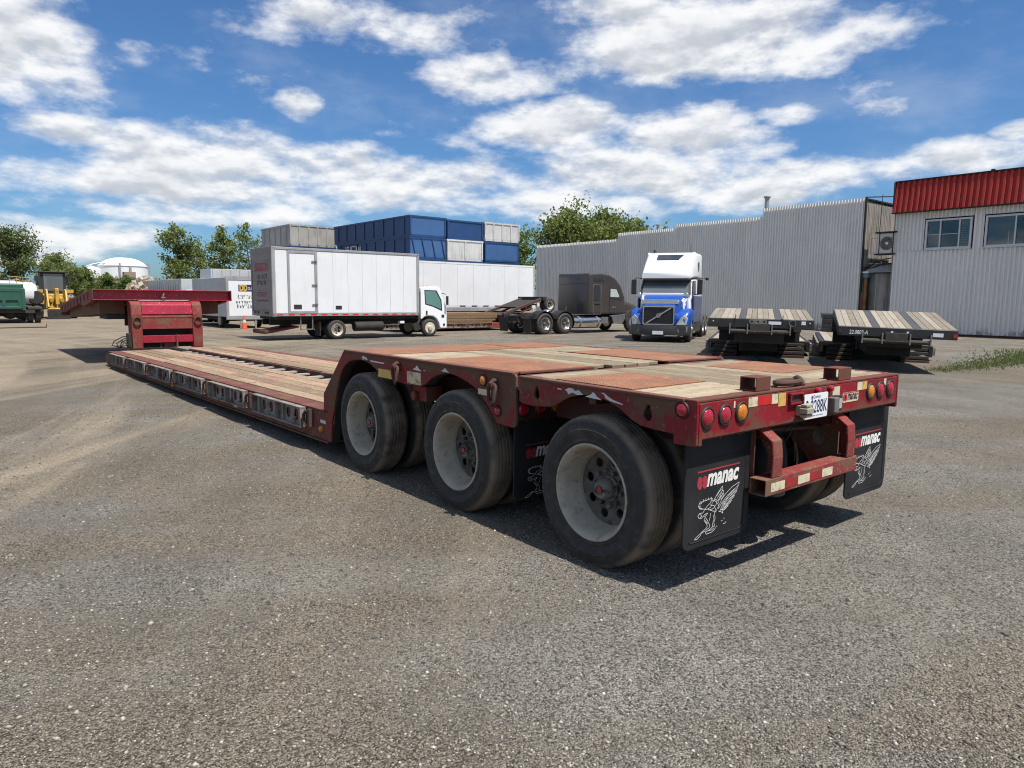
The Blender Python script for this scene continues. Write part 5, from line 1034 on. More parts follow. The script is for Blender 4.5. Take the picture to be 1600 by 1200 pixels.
p = MB(); p.tube([(1.15, 1.95, 2.66), (1.45, 2.1, 2.69), (1.62, 2.2, 2.68)], .02, 6); p.sphere((1.66, 2.22, 2.66), .075, 10, 6); p.build('spot_mirror', m_black, V, 50)
p = MB(); p.box(-.45, -.35, 1.6, 7.9, .6, .85); p.box(.35, .45, 1.6, 7.9, .6, .85); p.box(-.349, .349, 7.6, 7.8, .62, .85); p.box(-.349, .349, 1.7, 1.9, .62, .85); p.build('chassis', m_dark, V)
p = MB(); p.cyl((-.9, 1.05, .52), (.9, 1.05, .52), .07, n=8); p.box(-.85, .85, .55, 1.5, .45, .95); p.build('front_axle', m_dark, V)
for y_, du in ((1.05, False), (5.75, True), (7.1, True)):
    put_wheel(V, (-1.22, y_, .52), False, ME_TT, ME_TF if not du else ME_TR, ME_HD if du else None, axis='X'); put_wheel(V, (1.22, y_, .52), True, ME_TT, ME_TF if not du else ME_TR, ME_HD if du else None, axis='X')
    if du: put_wheel(V, (-.90, y_, .52), False, ME_TT, axis='X'); put_wheel(V, (.90, y_, .52), True, ME_TT, axis='X')
p = MB(); p.box(-.80, -.72, 3.0, 3.1, 3.85, 3.96); p.build('roof_horn', m_dark, roof)

# ------------------------------------------------------------------ black lowbeds parked nose first (gooseneck towards the yard)
m_blackdeck = paint('black_gloss_frame', (0.016, 0.016, 0.017), 0.45, c2=(.025, .024, .022), vs=3, wear=(.06, .05, .04), ws=9, w0=.62, w1=.74)
m_mudbrown = paint('mud_panel', (0.05, 0.043, 0.036), .8, c2=(.035, .03, .026), vs=3, wear=(.09, .08, .065), ws=8, w0=.55, w1=.7)
def black_lowboy(label, loc, rz, unit, z_near, z_far, rollx=0.0):
    V = thing('black_lowboy_trailer', label, 'trailer', loc, rz, 'black lowbeds parked beside the blue tractor')
    V.rotation_euler[1] = rollx
    # local: X right, Y away from the viewer; gooseneck nose at y = 0
    LN, HW = 3.25, 1.30; dz = (z_far - z_near) / LN; zz = lambda y: z_near + dz * y
    def slab(x0, x1, y0, y1, t0, t1, name, mat, par, bev=.004):
        m = MB(); m.hexa([(x0, y0, zz(y0) + t0), (x1, y0, zz(y0) + t0), (x1, y1, zz(y1) + t0), (x0, y1, zz(y1) + t0), (x0, y0, zz(y0) + t1), (x1, y0, zz(y0) + t1), (x1, y1, zz(y1) + t1), (x0, y1, zz(y1) + t1)]); return m.build(name, mat, par, bevel=bev, seg=1)
    fr = slab(-HW, HW, 0, .10, -.24, -.005, 'nose_beam', m_blackdeck, V, .012)
    for a, b in ((-HW, -HW + .06), (HW - .06, HW)): slab(a, b, .102, LN, -.2, -.004, 'side_beam', m_blackdeck, V)
    slab(-HW + .062, HW - .062, .102, LN, -.1, -.05, 'deck_pan', m_dark, V)
    xs_ = [-1.285, -.53, -.36, .36, .53, 1.285]; cnt = (5, 0, 5, 0, 5)
    for i in range(5):
        a, b = xs_[i], xs_[i + 1]
        if cnt[i] == 0: slab(a + .004, b - .004, .005, LN, -.03, .002, 'steel_strip', m_steel2, V)
        else:
            for k in range(cnt[i]):
                u, w = a + (b - a) * k / cnt[i], a + (b - a) * (k + 1) / cnt[i]; slab(u + .004, w - .004, .005 + random.uniform(0, .02), LN - random.uniform(0, .03), -.04, .004 + random.uniform(-.003, .003), 'plank', m_woodg, V)
    p = MB(); p.box(-.62, .62, .3, 4.5, .62, zz(.3) - .2); p.box(-.5, .5, 1.2, 4.4, .35, .62); p.build('neck_frame', m_dark, V, bevel=.02)
    p = MB(); p.box(-.24, .24, -.10, -.005, zz(0) - .34, zz(0) - .12); p.cyl((-.75, -.05, zz(0) - .33), (.75, -.05, zz(0) - .33), .055, n=10); p.build('winch', m_mudbrown, V, bevel=.01)
    p = MB()
    for x_ in (-.74, -.30, .30, .74): p.box(x_ - .015, x_ + .015, -.11, -.004, zz(0) - .40, zz(0) - .14)
    each(p, 'winch_bracket', m_steel, V)
    # bulkhead, lower panels and stepped front ramps of the low deck
    y0 = 4.4
    for sg in (-1, 1):
        a, b = sorted((sg * .56, sg * 1.26)); p = MB(); p.box(a, b, y0, y0 + .05, .78, zz(LN) - .12); p.box(a, b, LN + .004, y0, zz(LN) - .14, zz(LN) - .06); p.build('bulkhead_panel', m_mudbrown, V, bevel=.01)
        p = MB(); p.box(a + .05, b - .03, y0 + .12, y0 + .2, .46, .78); p.build('lower_panel', m_dark, V)
        a, b = sorted((sg * .62, sg * 1.36))
        for k in range(4):
            p = MB(); p.box(a, b, y0 - .55 + k * .16, y0 - .55 + k * .16 + .15, .0 if k == 0 else .115 * k, .115 * (k + 1) - .03); p.box(a, b, y0 - .55 + k * .16 + .03, y0 + .2, .115 * k, .115 * k + .03); p.build('ramp_step', m_redblack if k == 0 else m_mudbrown, V, bevel=.006)
        p = MB(); a, b = sorted((sg * .52, sg * .56)); p.box(a, b, y0 - .1, y0 + .02, .3, .62); p.build('ramp_guide', m_steel, V)
    p = MB(); p.box(-.6, .6, 4.45, 4.75, .0, .62); p.build('neck_foot', m_dark, V)
    p = MB(); p.box(-1.55, 1.55, 4.7, 11.8, .38, .47); p.box(-1.55, -1.45, 4.7, 11.8, .15, .38); p.box(1.45, 1.55, 4.7, 11.8, .15, .38); ldk = p.build('low_deck', m_blackdeck, V)
    for k in range(10):
        m = MB(); a = -1.42 + k * .284; m.box(a + .004, a + .28, 4.75, 11.7, .471, .50); m.build('plank', m_woodg, ldk, bevel=.004, seg=1)
    for k in range(4):
        place(ME_OUT, 'outrigger', ldk, (-1.552, 4.8 + k * 1.72, .30)); place(ME_OUT, 'outrigger', ldk, (1.552, 6.4 + k * 1.72, .30), (0, 0, math.pi))
    for k in range(4):
        p = MB(); p.box(-1.3, 1.3, 11.8 + k * .10, 12.4, .45 + k * .19, .45 + (k + 1) * .19 - .012); p.build('riser_step', m_blackdeck, V, bevel=.01)
    p = MB(); p.box(-1.3, 1.3, 12.42, 15.5, 1.0, 1.2); p.build('rear_deck', m_blackdeck, V)
    for y_ in (13.2, 14.5):
        put_wheel(V, (-1.25, y_, .5), False, ME_TT, ME_TR, axis='X'); put_wheel(V, (1.25, y_, .5), True, ME_TT, ME_TR, axis='X')
    return V, fr, zz
m_steel2 = paint('dark_tread_strip', (.065, .066, .07), .6, c2=(.05, .05, .052), vs=4, bmp=.4); m_redblack = paint('dark_red_foot', (.06, .025, .02), .8)
va, fa, za = black_lowboy('black lowbed trailer with plank topped gooseneck right of the blue tractor', (16.64, 10.28, 0), R(-58), None, 1.275, 1.50, R(.6))
p = MB(); p.prism(rrect(.44, .11, .05, 3, -.05, za(0) - .075), 'Y', -.014, -.002, [circ(-.2, za(0) - .075, .03, 8), circ(-.05, za(0) - .075, .03, 8), circ(.1, za(0) - .075, .03, 8)]); p.build('coupling_plate', m_steel, fa)
p = MB(); p.box(.21, .52, -.006, -.002, za(0) - .14, za(0) - .06); p.box(1.0, 1.1, -.006, -.002, za(0) - .13, za(0) - .04); each(p, 'label_plate', m_plate, fa)
p = MB(); p.lathe([(.07, 0), (.085, 0), (.085, -.012), (.07, -.012)], (.79, -.003, za(0) - .10), 'Y', 16, True); p.build('coiled_line', m_steel, fa)
for x_ in (-1.17, 1.2):
    p = MB(); p.sphere((x_, -.004, za(0) - .09), .022, 8, 5, (1, .5, 1)); p.build('marker_lamp', l_clear, fa)
p = MB(); p.box(-.62, -.60, -.02, 0, za(0) - .1, za(0) + .10); p.box(.54, .56, -.02, 0, za(0) - .1, za(0) + .10); each(p, 'stake', m_dark, fa)
vb, fb, zb = black_lowboy('black lowbed trailer with sloped plank deck marked 22.0802-A, nearest the building', (18.17, 7.54, 0), R(-61), None, 1.115, 1.485, R(1.3))
put_text(T_unit, 'unit_number', fb, (-1.04, -.003, zb(0) - .19), (1, 0, 0), (0, 0, 1))
p = MB(); p.box(.78, 1.0, -.006, -.002, zb(0) - .18, zb(0) - .09); p.build('label_plate', m_plate, fb)
p = MB(); p.box(1.20, 1.285, -.02, -.002, zb(0) - .19, zb(0) - .09); p.build('marker_lamp', l_red, fb)
p = MB(); p.box(-1.28, -1.21, -.02, -.002, zb(0) - .15, zb(0) - .08); p.build('marker_lamp', m_rust, fb)
for x_ in (-.12, .22):
    p = MB(); p.box(x_, x_ + .05, -.012, -.002, zb(0) - .12, zb(0) - .08); p.build('small_plate', m_plate, fb)

# ------------------------------------------------------------------ other trucks and trailers at the left
V = thing('repair_truck', 'white box truck with yellow DD sign on its rear door, behind the traffic cone', 'truck', (12.15, 39.0, 0))
p = MB(); p.box(.0, 2.45, .02, 6.2, .62, 2.72); bx = p.build('cargo_box', m_grey2, V, bevel=.02)
p = MB(); p.prism([(0, .55), (2.45, .55), (2.45, 2.78), (0, 2.78)], 'Y', -.03, .018, [[(.14, .68), (2.31, .68), (2.31, 2.58), (.14, 2.58)]]); p.build('rear_frame', m_grey, V)
p = MB(); p.box(.142, 2.308, -.01, .018, .682, 2.578); rd = p.build('rear_door', m_white, V)
p = MB(); p.box(.66, 2.25, -.014, -.0105, 1.98, 2.34); sg_ = p.build('sign_panel', m_inkb, rd)
put_text(T_dd, 'firm_initials', sg_, (.72, -.0155, 2.0), (1, 0, 0), (0, 0, 1)); put_text(T_dd2, 'small_print', sg_, (1.15, -.0155, 2.06), (1, 0, 0), (0, 0, 1))
for me, x_, z_ in zip(T_dd3, (.6, .6, .5, .55, .55), (1.70, 1.60, 1.34, 1.22, 1.08)): tag(put_text(me, 'small_print', rd, (x_, -.0112, z_), (1, 0, 0), (0, 0, 1)), kind='stuff')
p = MB(); p.box(-.02, 2.47, -.05, .0, .48, .60); p.build('rear_sill', m_grey, V); p = MB(); p.box(.7, .78, -.02, .06, .02, .48); p.box(1.5, 1.58, -.02, .06, .02, .48); each(p, 'bumper_leg', m_grey, V)
p = MB(); p.box(.4, 2.05, .5, 6.5, .4, .6); p.build('chassis', m_dark, V)
for y_ in (1.6, 7.2): put_wheel(V, (.1, y_, .40), False, ME_T8, ME_R8, axis='X'); put_wheel(V, (2.35, y_, .40), True, ME_T8, ME_R8, axis='X')
p = MB(); p.box(.1, 2.35, 6.35, 8.2, .5, 2.1); p.build('cab', m_whitep, V, bevel=.1)
V = thing('grey_van_trailer', 'grey ribbed van trailer left of the white DD box truck', 'trailer', (12.3, 48.2, 0))
p = MB(); p.box(0, 2.5, 0, 9.0, .95, 2.78); bx = p.build('van_body', m_grey2, V, bevel=.02)
for k in range(15):
    p = MB(); p.box(-.03, -.001, .1 + k * .6, .16 + k * .6, 1.0, 2.72); p.build('side_post', m_grey, bx)
p = MB(); p.box(.3, 2.2, .3, 8.8, .6, .95); p.build('chassis', m_dark, V)
for y_ in (1.0, 2.2): put_wheel(V, (0, y_, .52), False, ME_TT, ME_TR, axis='X'); put_wheel(V, (2.5, y_, .52), True, ME_TT, ME_TR, axis='X')
p = MB(); p.box(.2, .32, 7.0, 7.12, 0, .95); p.box(2.2, 2.32, 7.0, 7.12, 0, .95); each(p, 'landing_leg', m_steel, V)
V = thing('far_van_trailer', 'tall pale grey van trailer rising behind the DD box truck', 'trailer', (14.8, 50.5, 0))
p = MB(); p.box(0, 6.5, 0, 2.5, 1.0, 3.55); bx = p.build('van_body', m_grey2, V, bevel=.02)
for k in range(11):
    p = MB(); p.box(.1 + k * .6, .14 + k * .6, -.02, -.001, 1.05, 3.5); p.build('side_post', m_grey, bx)
p = MB(); p.box(.2, 6.3, .4, 2.1, .6, 1.0); p.build('chassis', m_dark, V)
for x_ in (1.2, 2.5): axle_pair(V, x_, .52, ME_TT, ME_TR, None, .0, 2.5, False)
p = MB(); p.box(5.4, 5.52, .3, .42, 0, 1.0); p.box(5.4, 5.52, 2.0, 2.12, 0, 1.0); each(p, 'landing_leg', m_steel, V)

V = thing('traffic_cone', 'orange traffic cone at the rear of the DD truck', 'cone', (12.93, 38.6, 0))
m_orange = paint('cone_orange', (.62, .10, .035), .6, c2=(.5, .09, .04), vs=6)
p = MB(); p.prism(rrect(.36, .36, .04), 'Z', .002, .03); p.build('base', m_orange, V)
p = MB(); p.lathe([(.15, .03), (.035, .70), (.02, .70), (.12, .03)], (0, 0, 0), 'Z', 16, True); p.build('cone_body', m_orange, V, 40)
p = MB(); p.lathe([(.105, .32), (.08, .46), (.076, .46), (.1, .32)], (0, 0, 0), 'Z', 16, True); p.build('reflective_band', m_tapew, V, 40)

# dump truck, tanker, loader
V = thing('dump_truck', 'green dump body truck seen from behind at the left edge', 'truck', (3.5, 51.0, 0))
p = MB(); p.prism([(-1.15, .82), (.72, .82), (.78, 2.02), (-1.2, 2.02)], 'Y', 0, 4.5); db = p.build('dump_body', m_green, V, bevel=.03)
p = MB(); p.box(-1.22, .80, -.09, .0, 1.85, 2.08); p.build('top_rail', m_green, db, bevel=.02)
p = MB(); p.prism([(-1.18, .86), (.70, .86), (.74, 1.84), (-1.18, 1.84)], 'Y', -.07, -.002, [[(-.85, 1.0), (-.30, 1.0), (-.30, 1.35), (-.85, 1.35)], [(-.12, 1.0), (.48, 1.0), (.48, 1.35), (-.12, 1.35)]]); p.build('tail_gate', m_green, db, bevel=.015)
p = MB(); p.box(.66, .84, -.12, .02, .9, 2.05); p.box(-1.3, -1.12, -.12, .02, .9, 2.05); each(p, 'gate_post', m_green, db, bevel=.02)
p = MB(); p.box(-.9, 1.3, .2, 6.0, .6, .8); p.cyl((-.9, .9, .5), (1.6, .9, .5), .1, n=10); p.sphere((.1, .9, .48), .28, 12, 8, (1.3, 1, .8)); p.build('rear_axle', m_mudbrown, V, 40)
for x_ in (-1.0, -.62, 1.08, 1.46): put_wheel(V, (x_ - .13, .9, .52), False, ME_TT, ME_TR, axis='X')
p = MB(); p.box(.95, 1.7, .2, 1.6, .80, .98); p.build('fender', m_mudbrown, V, bevel=.05)
p = MB(); p.box(-1.0, 1.2, 4.7, 6.4, .7, 2.4); p.build('cab', m_green, V, bevel=.1); put_wheel(V, (-1.2, 5.6, .52), False, ME_TT, ME_TR, axis='X'); put_wheel(V, (1.3, 5.6, .52), True, ME_TT, ME_TR, axis='X')

V = thing('tank_truck', 'white tanker with yellow roof railing behind the green dump truck', 'truck', (3.2, 58.0, 0))
p = MB(); p.loops([[(x, a, b) for a, b in rrect(2.1, 1.5, .6, 5, 1.1, 1.80)] for x in (-2.5, 2.2)] + [[(2.45, a, b) for a, b in rrect(1.7, 1.1, .5, 5, 1.1, 1.80)]]); tk = p.build('tank', m_white, V, 40)
p = MB(); p.box(-.6, 1.3, .6, 1.6, 2.5, 2.62); p.build('walkway', m_white, tk)
p = MB()
for x_ in (.95, 1.35, 1.7, 2.08): p.cyl((x_, .3, 2.45), (x_, .3, 2.90), .018, n=6)
p.tube([(.95, .3, 2.90), (2.08, .3, 2.82)], .018, 6); p.tube([(.95, .3, 2.68), (2.08, .3, 2.64)], .014, 6); p.build('railing', m_yellow, V)
p = MB(); p.box(.4, .9, .02, .07, 1.98, 2.14); p.build('tank_decal', m_dustshade, tk); p = MB(); p.box(-2.4, 2.9, .6, 1.6, .7, 1.05); p.build('chassis', m_dark, V)
p = MB(); p.lathe([(.42, -.2), (.5, 0), (.42, .2)], (2.35, .3, 1.5), 'Y', 14); p.build('hose_reel', m_dark, V)
for x_ in (-1.4, 1.6): axle_pair(V, x_, .52, ME_TT, ME_TR, None, .0, 2.2, False)

V = thing('wheel_loader', 'yellow wheel loader with dark glass cab facing the yard at far left', 'loader', (6.95, 60.0, 0)); V.scale = (1.14, 1.14, 1.14)
ME_LT = tyre_mesh(.66, .5, .34, 28, 3); ME_LR = steer_rim_mesh(m_yellow, .34, .4)
p = MB(); p.box(-.7, .7, .6, 4.2, .6, 1.55); bd = p.build('body', m_yellow, V, bevel=.06)
p = MB(); p.loops([[(a, y, b) for a, b in rrect(w, 1.35, .06, 3, 0, 2.22)] for y, w in ((1.0, 1.35), (2.4, 1.3))]); cb = p.build('cab_frame', m_black, V)
p = MB(); p.box(-.52, .52, .975, .995, 1.72, 2.80); p.build('front_window', m_glassw, cb)
p = MB(); p.box(-.78, .78, .85, 2.5, 2.88, 2.96); p.build('cab_roof', m_black, cb, bevel=.03)
for sg in (-1, 1):
    p = MB(); p.bar((sg * .5, .0, 1.75), (sg * .5, -.5, .70), .10, .26); p.bar((sg * .5, .0, 1.75), (sg * .5, 1.0, 1.6), .10, .2); p.build('lift_arm', m_yellow, V, bevel=.02)
    p = MB(); p.cyl((sg * .28, -.2, 1.15), (sg * .28, .8, 1.3), .12, n=10); p.build('lift_cylinder', m_yellow, V)
    p = MB(); p.loops([[(sg * .33 - .2, y, .62), (sg * .33 + .2, y, .62), (sg * .33, y, .92)] for y in (-.56, -.5)]); p.build('coupler_plate', m_yellow, V)
    p = MB(); p.box(sg * .82 - .2, sg * .82 + .2, .6, 1.0, 1.62, 1.82); p.build('head_lamp', m_yellow, V)
    p = MB(); p.prism([(.2, 1.32), (1.6, 1.32), (1.7, 1.15), (1.62, 1.12), (1.4, 1.24), (.3, 1.24)], 'X', min(sg * .75, sg * 1.25), max(sg * .75, sg * 1.25)); p.build('fender', m_yellow, V)
    p = MB(); p.box(sg * .9 - .1, sg * .9 + .1, .9, .95, 2.3, 2.65); p.build('mirror', m_black, V)
p = MB(); p.box(-.1, .1, -.45, .3, .9, 1.9); p.build('tilt_link', m_yellow, V, bevel=.03)
p = MB(); p.box(-.58, .58, -.6, -.45, .05, .55); p.box(-.62, .62, -.75, -.45, .0, .12); p.build('coupler', m_dark, V, bevel=.02)
p = MB(); p.cyl((-.55, -.5, .62), (.55, -.5, .62), .07, n=8); p.build('coupler_bar', m_yellow, V)
for y_ in (.9, 3.4):
    put_wheel(V, (-1.18, y_, .66), False, ME_LT, ME_LR, axis='X'); put_wheel(V, (1.18, y_, .66), True, ME_LT, ME_LR, axis='X')
V = thing('steel_pipe', 'thin rusty pipe lying on the dirt in front of the green dump truck', 'pipe', (2.0, 43.5, 0))
p = MB(); p.cyl((-2.6, 0, .03), (2.6, .6, .03), .03, n=6); p.cyl((2.58, .6, .02), (2.6, .62, .2), .02, n=6); p.build('pipe_run', m_rust, V)

# ------------------------------------------------------------------ corrugated buildings on the right
m_clad = paint('grey_cladding', (0.76, 0.74, 0.69), 0.5, c2=(0.71, 0.69, 0.645), vs=.5, streak=(0.55, 0.53, 0.49), samt=.45, st=(2, 2, .12), s0=.45, s1=.75, tone=.035, wear=(.36, .31, .25), ws=1.3, w0=.70, w1=.84, zrust=((1.0, .1, .26),))
m_cladold = paint('stained_cladding', (0.33, 0.31, 0.285), 0.75, c2=(0.25, 0.235, 0.215), vs=1, streak=(0.10, 0.085, 0.07), samt=.75, st=(3, 3, .2), s0=.45, s1=.68)
m_redclad = paint('red_fascia', (0.40, 0.045, 0.036), 0.65, spec=.25, c2=(0.33, 0.04, 0.032), vs=.8, streak=(.45, .035, .025), samt=.4)
m_rustcol = paint('orange_rust', (0.30, 0.14, 0.04), .9, c2=(.1, .05, .03), vs=3)
def sheet(axis, u0, u1, z0, z1, d, pitch=.25, depth=.045, lean=0.0, side=-1, jag=False):
    """trapezoid sheet standing on plane d ('X': runs along y at x = d; 'Y': runs along x at y = d); side is the outward direction"""
    m = MB(); n = max(2, int(round((u1 - u0) / pitch))); pt = (u1 - u0) / n; P = []
    for k in range(n):
        a = u0 + k * pt
        for f, h in ((0, 0), (.40, 0), (.52, 1), (.88, 1)): P.append((a + f * pt, h * depth * side))
    P.append((u1, 0))
    bot, top = [], []
    for u, h in P:
        for lst, z in ((bot, z0), (top, z1)):
            dd = d + h + (lean * side if z == z1 else 0)
            lst.append(m.v((dd, u, z) if axis == 'X' else (u, dd, z)))
    for i in range(len(P) - 1): m._f((bot[i], bot[i + 1], top[i + 1], top[i]))
    return m
BX = 41.5
V = thing('corrugated_warehouse', 'long grey corrugated metal warehouse with stepped roofline', 'building', (BX, 33, 0))
VO = (BX, 33, 0)
def off(m, o):
    for v in m.bm.verts: v.co -= Vector(o)
    return m
for y0, y1, z1 in ((19.35, 25.75, 7.58), (25.75, 32.6, 7.08), (32.6, 38.1, 6.83), (38.1, 47.6, 6.36)):
    nn = int(round((y1 - y0) / 1.1))
    for q in range(nn): off(sheet('X', y0 + (y1 - y0) * q / nn, y0 + (y1 - y0) * (q + 1) / nn, .05, z1 + random.uniform(-.012, .012), BX, .185, .07), VO).build('wall_sheet', m_clad, V)
p = MB(VO); p.box(BX + .08, BX + 14, 19.4, 47.55, .0, 6.25); p.box(BX + .1, BX + 14, 19.4, 25.7, 6.25, 7.50); p.build('core', m_cladold, V)
p = MB(VO); p.box(BX - .05, BX + 14.0, 47.56, 47.64, .05, 6.3); p.build('end_wall', m_clad, V)
p = MB(VO); p.box(BX - .06, BX + .06, 19.26, 19.345, 0, 7.62); p.build('corner_trim', m_dark, V)
off(sheet('Y', BX + .06, BX + 3.4, 3.75, 7.35, 19.34, .2, .03), VO).build('return_wall', m_cladold, V)
p = MB(VO); p.box(BX + .2, BX + 14, 19.35, 25.8, 7.51, 7.60); p.bar((BX - .05, 19.3, 7.62), (BX + 4.0, 19.3, 8.05), .06); p.bar((BX - .05, 19.32, 7.55), (BX + 4, 19.32, 7.5), .05); p.build('roof_edge', m_dark, V)
p = MB(VO); p.cyl((BX + .5, 25.85, 7.0), (BX + .5, 25.85, 8.25), .14, n=14); p.lathe([(.14, 8.25), (.22, 8.3), (.22, 8.38), (.02, 8.44)], (BX + .5, 25.85, 0), 'Z', 14); ch = p.build('chimney', m_grey, V, 40)
p = MB(VO); p.box(BX - .02, BX + 13.9, 19.35, 47.6, .0, .05); p.build('footing', m_dustshade, V)
p = MB(VO); p.cyl((BX + 1.5, 35.5, 6.2), (BX + 1.5, 35.5, 7.3), .1, n=10); p.lathe([(.1, 7.3), (.2, 7.35), (.2, 7.4), (.02, 7.45)], (BX + 1.5, 35.5, 0), 'Z', 12); p.build('roof_vent', m_grey, V, 40)
p = MB(VO); p.cyl((BX - .06, 34.3, .1), (BX - .06, 34.3, 5.2), .025, n=6); p.build('conduit', m_dark, V)
p = MB(VO); p.cyl((BX - .06, 31.2, .1), (BX - .06, 31.2, 5.6), .02, n=6); p.build('conduit', m_dark, V)

V = thing('office_building', 'grey corrugated building with red metal fascia and upper windows', 'building', (BX, 9, 0))
VO = (BX, 9, 0); Y0, Y1 = -14.0, 17.62
def wallseg(y0, y1, z0, z1):
    nn = max(1, int(round((y1 - y0) / 1.2)))
    for q in range(nn): off(sheet('X', y0 + (y1 - y0) * q / nn, y0 + (y1 - y0) * (q + 1) / nn, z0, z1, BX, .20, .07), VO).build('wall_sheet', m_clad, V)
WN = ((16.05, 13.85), (13.25, 9.4)); WZ0, WZ1 = 4.55, 6.10
wallseg(Y0, Y1, .12, WZ0 - .06); wallseg(16.12, Y1, WZ0 - .06, 6.62); wallseg(13.32, 13.78, WZ0 - .06, 6.62); wallseg(Y0, 9.33, WZ0 - .06, 6.62); wallseg(13.8, 16.10, WZ1 + .07, 6.62); wallseg(9.35, 13.30, WZ1 + .07, 6.62)
p = MB(VO); p.box(BX + .6, BX + 14, Y0, Y1 - .02, 0, 8.0); p.build('core', m_dark, V)
p = MB(VO); p.box(BX + .0, BX + .59, Y0, Y1 - .01, .0, .115); p.build('footing', m_rust, V)
p = MB(VO); p.box(BX - .05, BX + 14, Y1 - .012, Y1 + .05, .0, 6.62); p.build('side_wall', m_cladold, V)
off(sheet('X', Y0, Y1 + .05, 6.58, 8.22, BX - .32, .28, .10, lean=-.25), VO).build('fascia', m_redclad, V)
p = MB(VO); p.box(BX - .42, BX + .0, Y0, Y1 + .1, 6.54, 6.578); p.box(BX - .2, BX + .3, Y0, Y1 + .1, 8.22, 8.28); p.box(BX - .3, BX + .9, Y1 + .052, Y1 + .1, 6.58, 8.22); each(p, 'fascia_trim', m_dark, V)
p = MB(VO); p.cyl((BX + .2, 13.2, 8.2), (BX + .2, 13.2, 8.4), .1, n=10); p.build('roof_cap', m_dark, V)
def window(y1, y0, splits, mids, blind=None):
    z0, z1 = WZ0, WZ1
    p = MB(VO); p.prism([(y0, z0), (y1, z0), (y1, z1), (y0, z1)], 'X', BX - .08, BX + .05, [[(y0 + .09, z0 + .09), (y1 - .09, z0 + .09), (y1 - .09, z1 - .09), (y0 + .09, z1 - .09)]]); fr = p.build('window', m_winframe, V)
    ed = [y0 + .09] + list(splits) + [y1 - .09]
    for a in splits:
        p = MB(VO); p.box(BX - .07, BX + .03, a - .03, a + .03, z0 + .091, z1 - .091); p.build('mullion', m_winframe, fr)
    for a, b in zip(ed, ed[1:]):
        p = MB(VO); p.box(BX + .012, BX + .02, a + .031, b - .031, z0 + .092, z1 - .092); p.build('pane', m_pane, fr)
    for a in mids:
        p = MB(VO); p.box(BX - .0, BX + .011, a[0], a[1], 5.30, 5.325); p.build('glazing_bar', m_winframe, fr)
    if blind:
        for k in range(11):
            p = MB(VO); z = z0 + .14 + k * .122; p.box(BX + .06, BX + .075, blind[0], blind[1], z, z + .085); p.build('blind_slat', m_blind, fr)
    p = MB(VO); p.box(BX - .12, BX + .02, y0 - .05, y1 + .05, z0 - .05, z0 - .002); p.build('sill', m_winframe, fr)
    p = MB(VO); p.box(BX + .5, BX + .55, y0, y1, z0 - .3, z1 + .2); p.build('room_back', paint('room_grey', (.12, .12, .12), .9), fr)
m_winframe = paint('white_frame', (.62, .63, .64), .5, c2=(.55, .55, .55), vs=3); m_blind = paint('blind_white', (.6, .62, .64), .6)
def pane_mat():
    m, nt, b = new_mat('window_pane'); tr = nt.nodes.new('ShaderNodeBsdfTransparent'); tr.inputs[0].default_value = (.62, .66, .68, 1); gl = nt.nodes.new('ShaderNodeBsdfGlossy'); gl.inputs['Roughness'].default_value = .015
    fr = nt.nodes.new('ShaderNodeFresnel'); fr.inputs[0].default_value = 1.9; mx = nt.nodes.new('ShaderNodeMixShader'); nt.links.new(fr.outputs[0], mx.inputs[0]); nt.links.new(tr.outputs[0], mx.inputs[1]); nt.links.new(gl.outputs[0], mx.inputs[2]); nt.links.new(mx.outputs[0], nt.nodes['Material Output'].inputs[0]); return m
m_pane = pane_mat()
window(16.05, 13.85, (15.32, 14.42), ((15.35, 15.95), (14.5, 15.3)), (13.95, 14.4)); window(13.25, 9.4, (11.95, 10.5), (), None)
p = MB(VO); p.box(BX + .2, BX + .3, 12.3, 13.0, 4.6, 5.3); p.build('cardboard_box', paint('cardboard', (.35, .22, .13), .9), V)
p = MB(VO); p.box(BX + .12, BX + .14, 10.6, 11.3, 4.6, 6.0); p.build('blue_curtain', paint('curtain_blue', (.10, .28, .5), .9), V)
# between the two: silo, canopy, air conditioner
V = thing('steel_silo', 'weathered round steel tank standing in the gap between the two buildings', 'tank', (BX + 1.15, 18.45, 0))
p = MB(); n_ = 48; rr_ = [(.86 + (.025 if (k // 2) % 2 else 0)) for k in range(n_)]
p.loops([[(math.cos(2 * math.pi * k / n_) * rr_[k], math.sin(2 * math.pi * k / n_) * rr_[k], z) for k in range(n_)] for z in (0, 3.35)]); p.build('shell', m_cladold, V)
p = MB(); p.cyl((-.9, .1, .1), (-.9, .1, 2.6), .04, n=8); p.build('down_pipe', m_grey, V)
V = thing('gap_canopy', 'small dirty canopy with rail above the round steel tank', 'canopy', (BX + .6, 18.5, 3.4))
p = MB(); p.hexa([(-.6, -.82, .0), (2.2, -.82, .0), (2.2, .75, .0), (-.6, .75, .0), (-.2, -.82, .45), (2.2, -.82, .5), (2.2, .3, .5), (-.2, .3, .45)]); p.build('canopy_roof', m_cladold, V)
p = MB(); p.box(-.62, -.1, .4, .76, -.02, .06); p.build('gutter', m_plate, V); p = MB(); p.box(-.55, -.2, .45, .75, -.28, -.03); p.build('blue_box', paint('faded_blue', (.12, .26, .34), .6), V)
p = MB(); p.tube([(-.5, .6, .3), (-.3, .2, .55), (-.3, -.3, .75), (-.3, -.75, .8)], .03, 6); p.tube([(-.4, .6, .15), (-.3, 0, .42), (-.3, -.75, .5)], .04, 6); p.build('pipe_run', m_dark, V)
p = MB(); p.box(-.08, .2, .1, .7, .5, .54); p.build('bracket_shelf', m_plate, V)
for y_ in (-.75, -.1):
    p = MB(); p.cyl((-.25, y_, .35), (-.25, y_, 1.0), .025, n=6); p.build('stand_leg', m_grey, V)
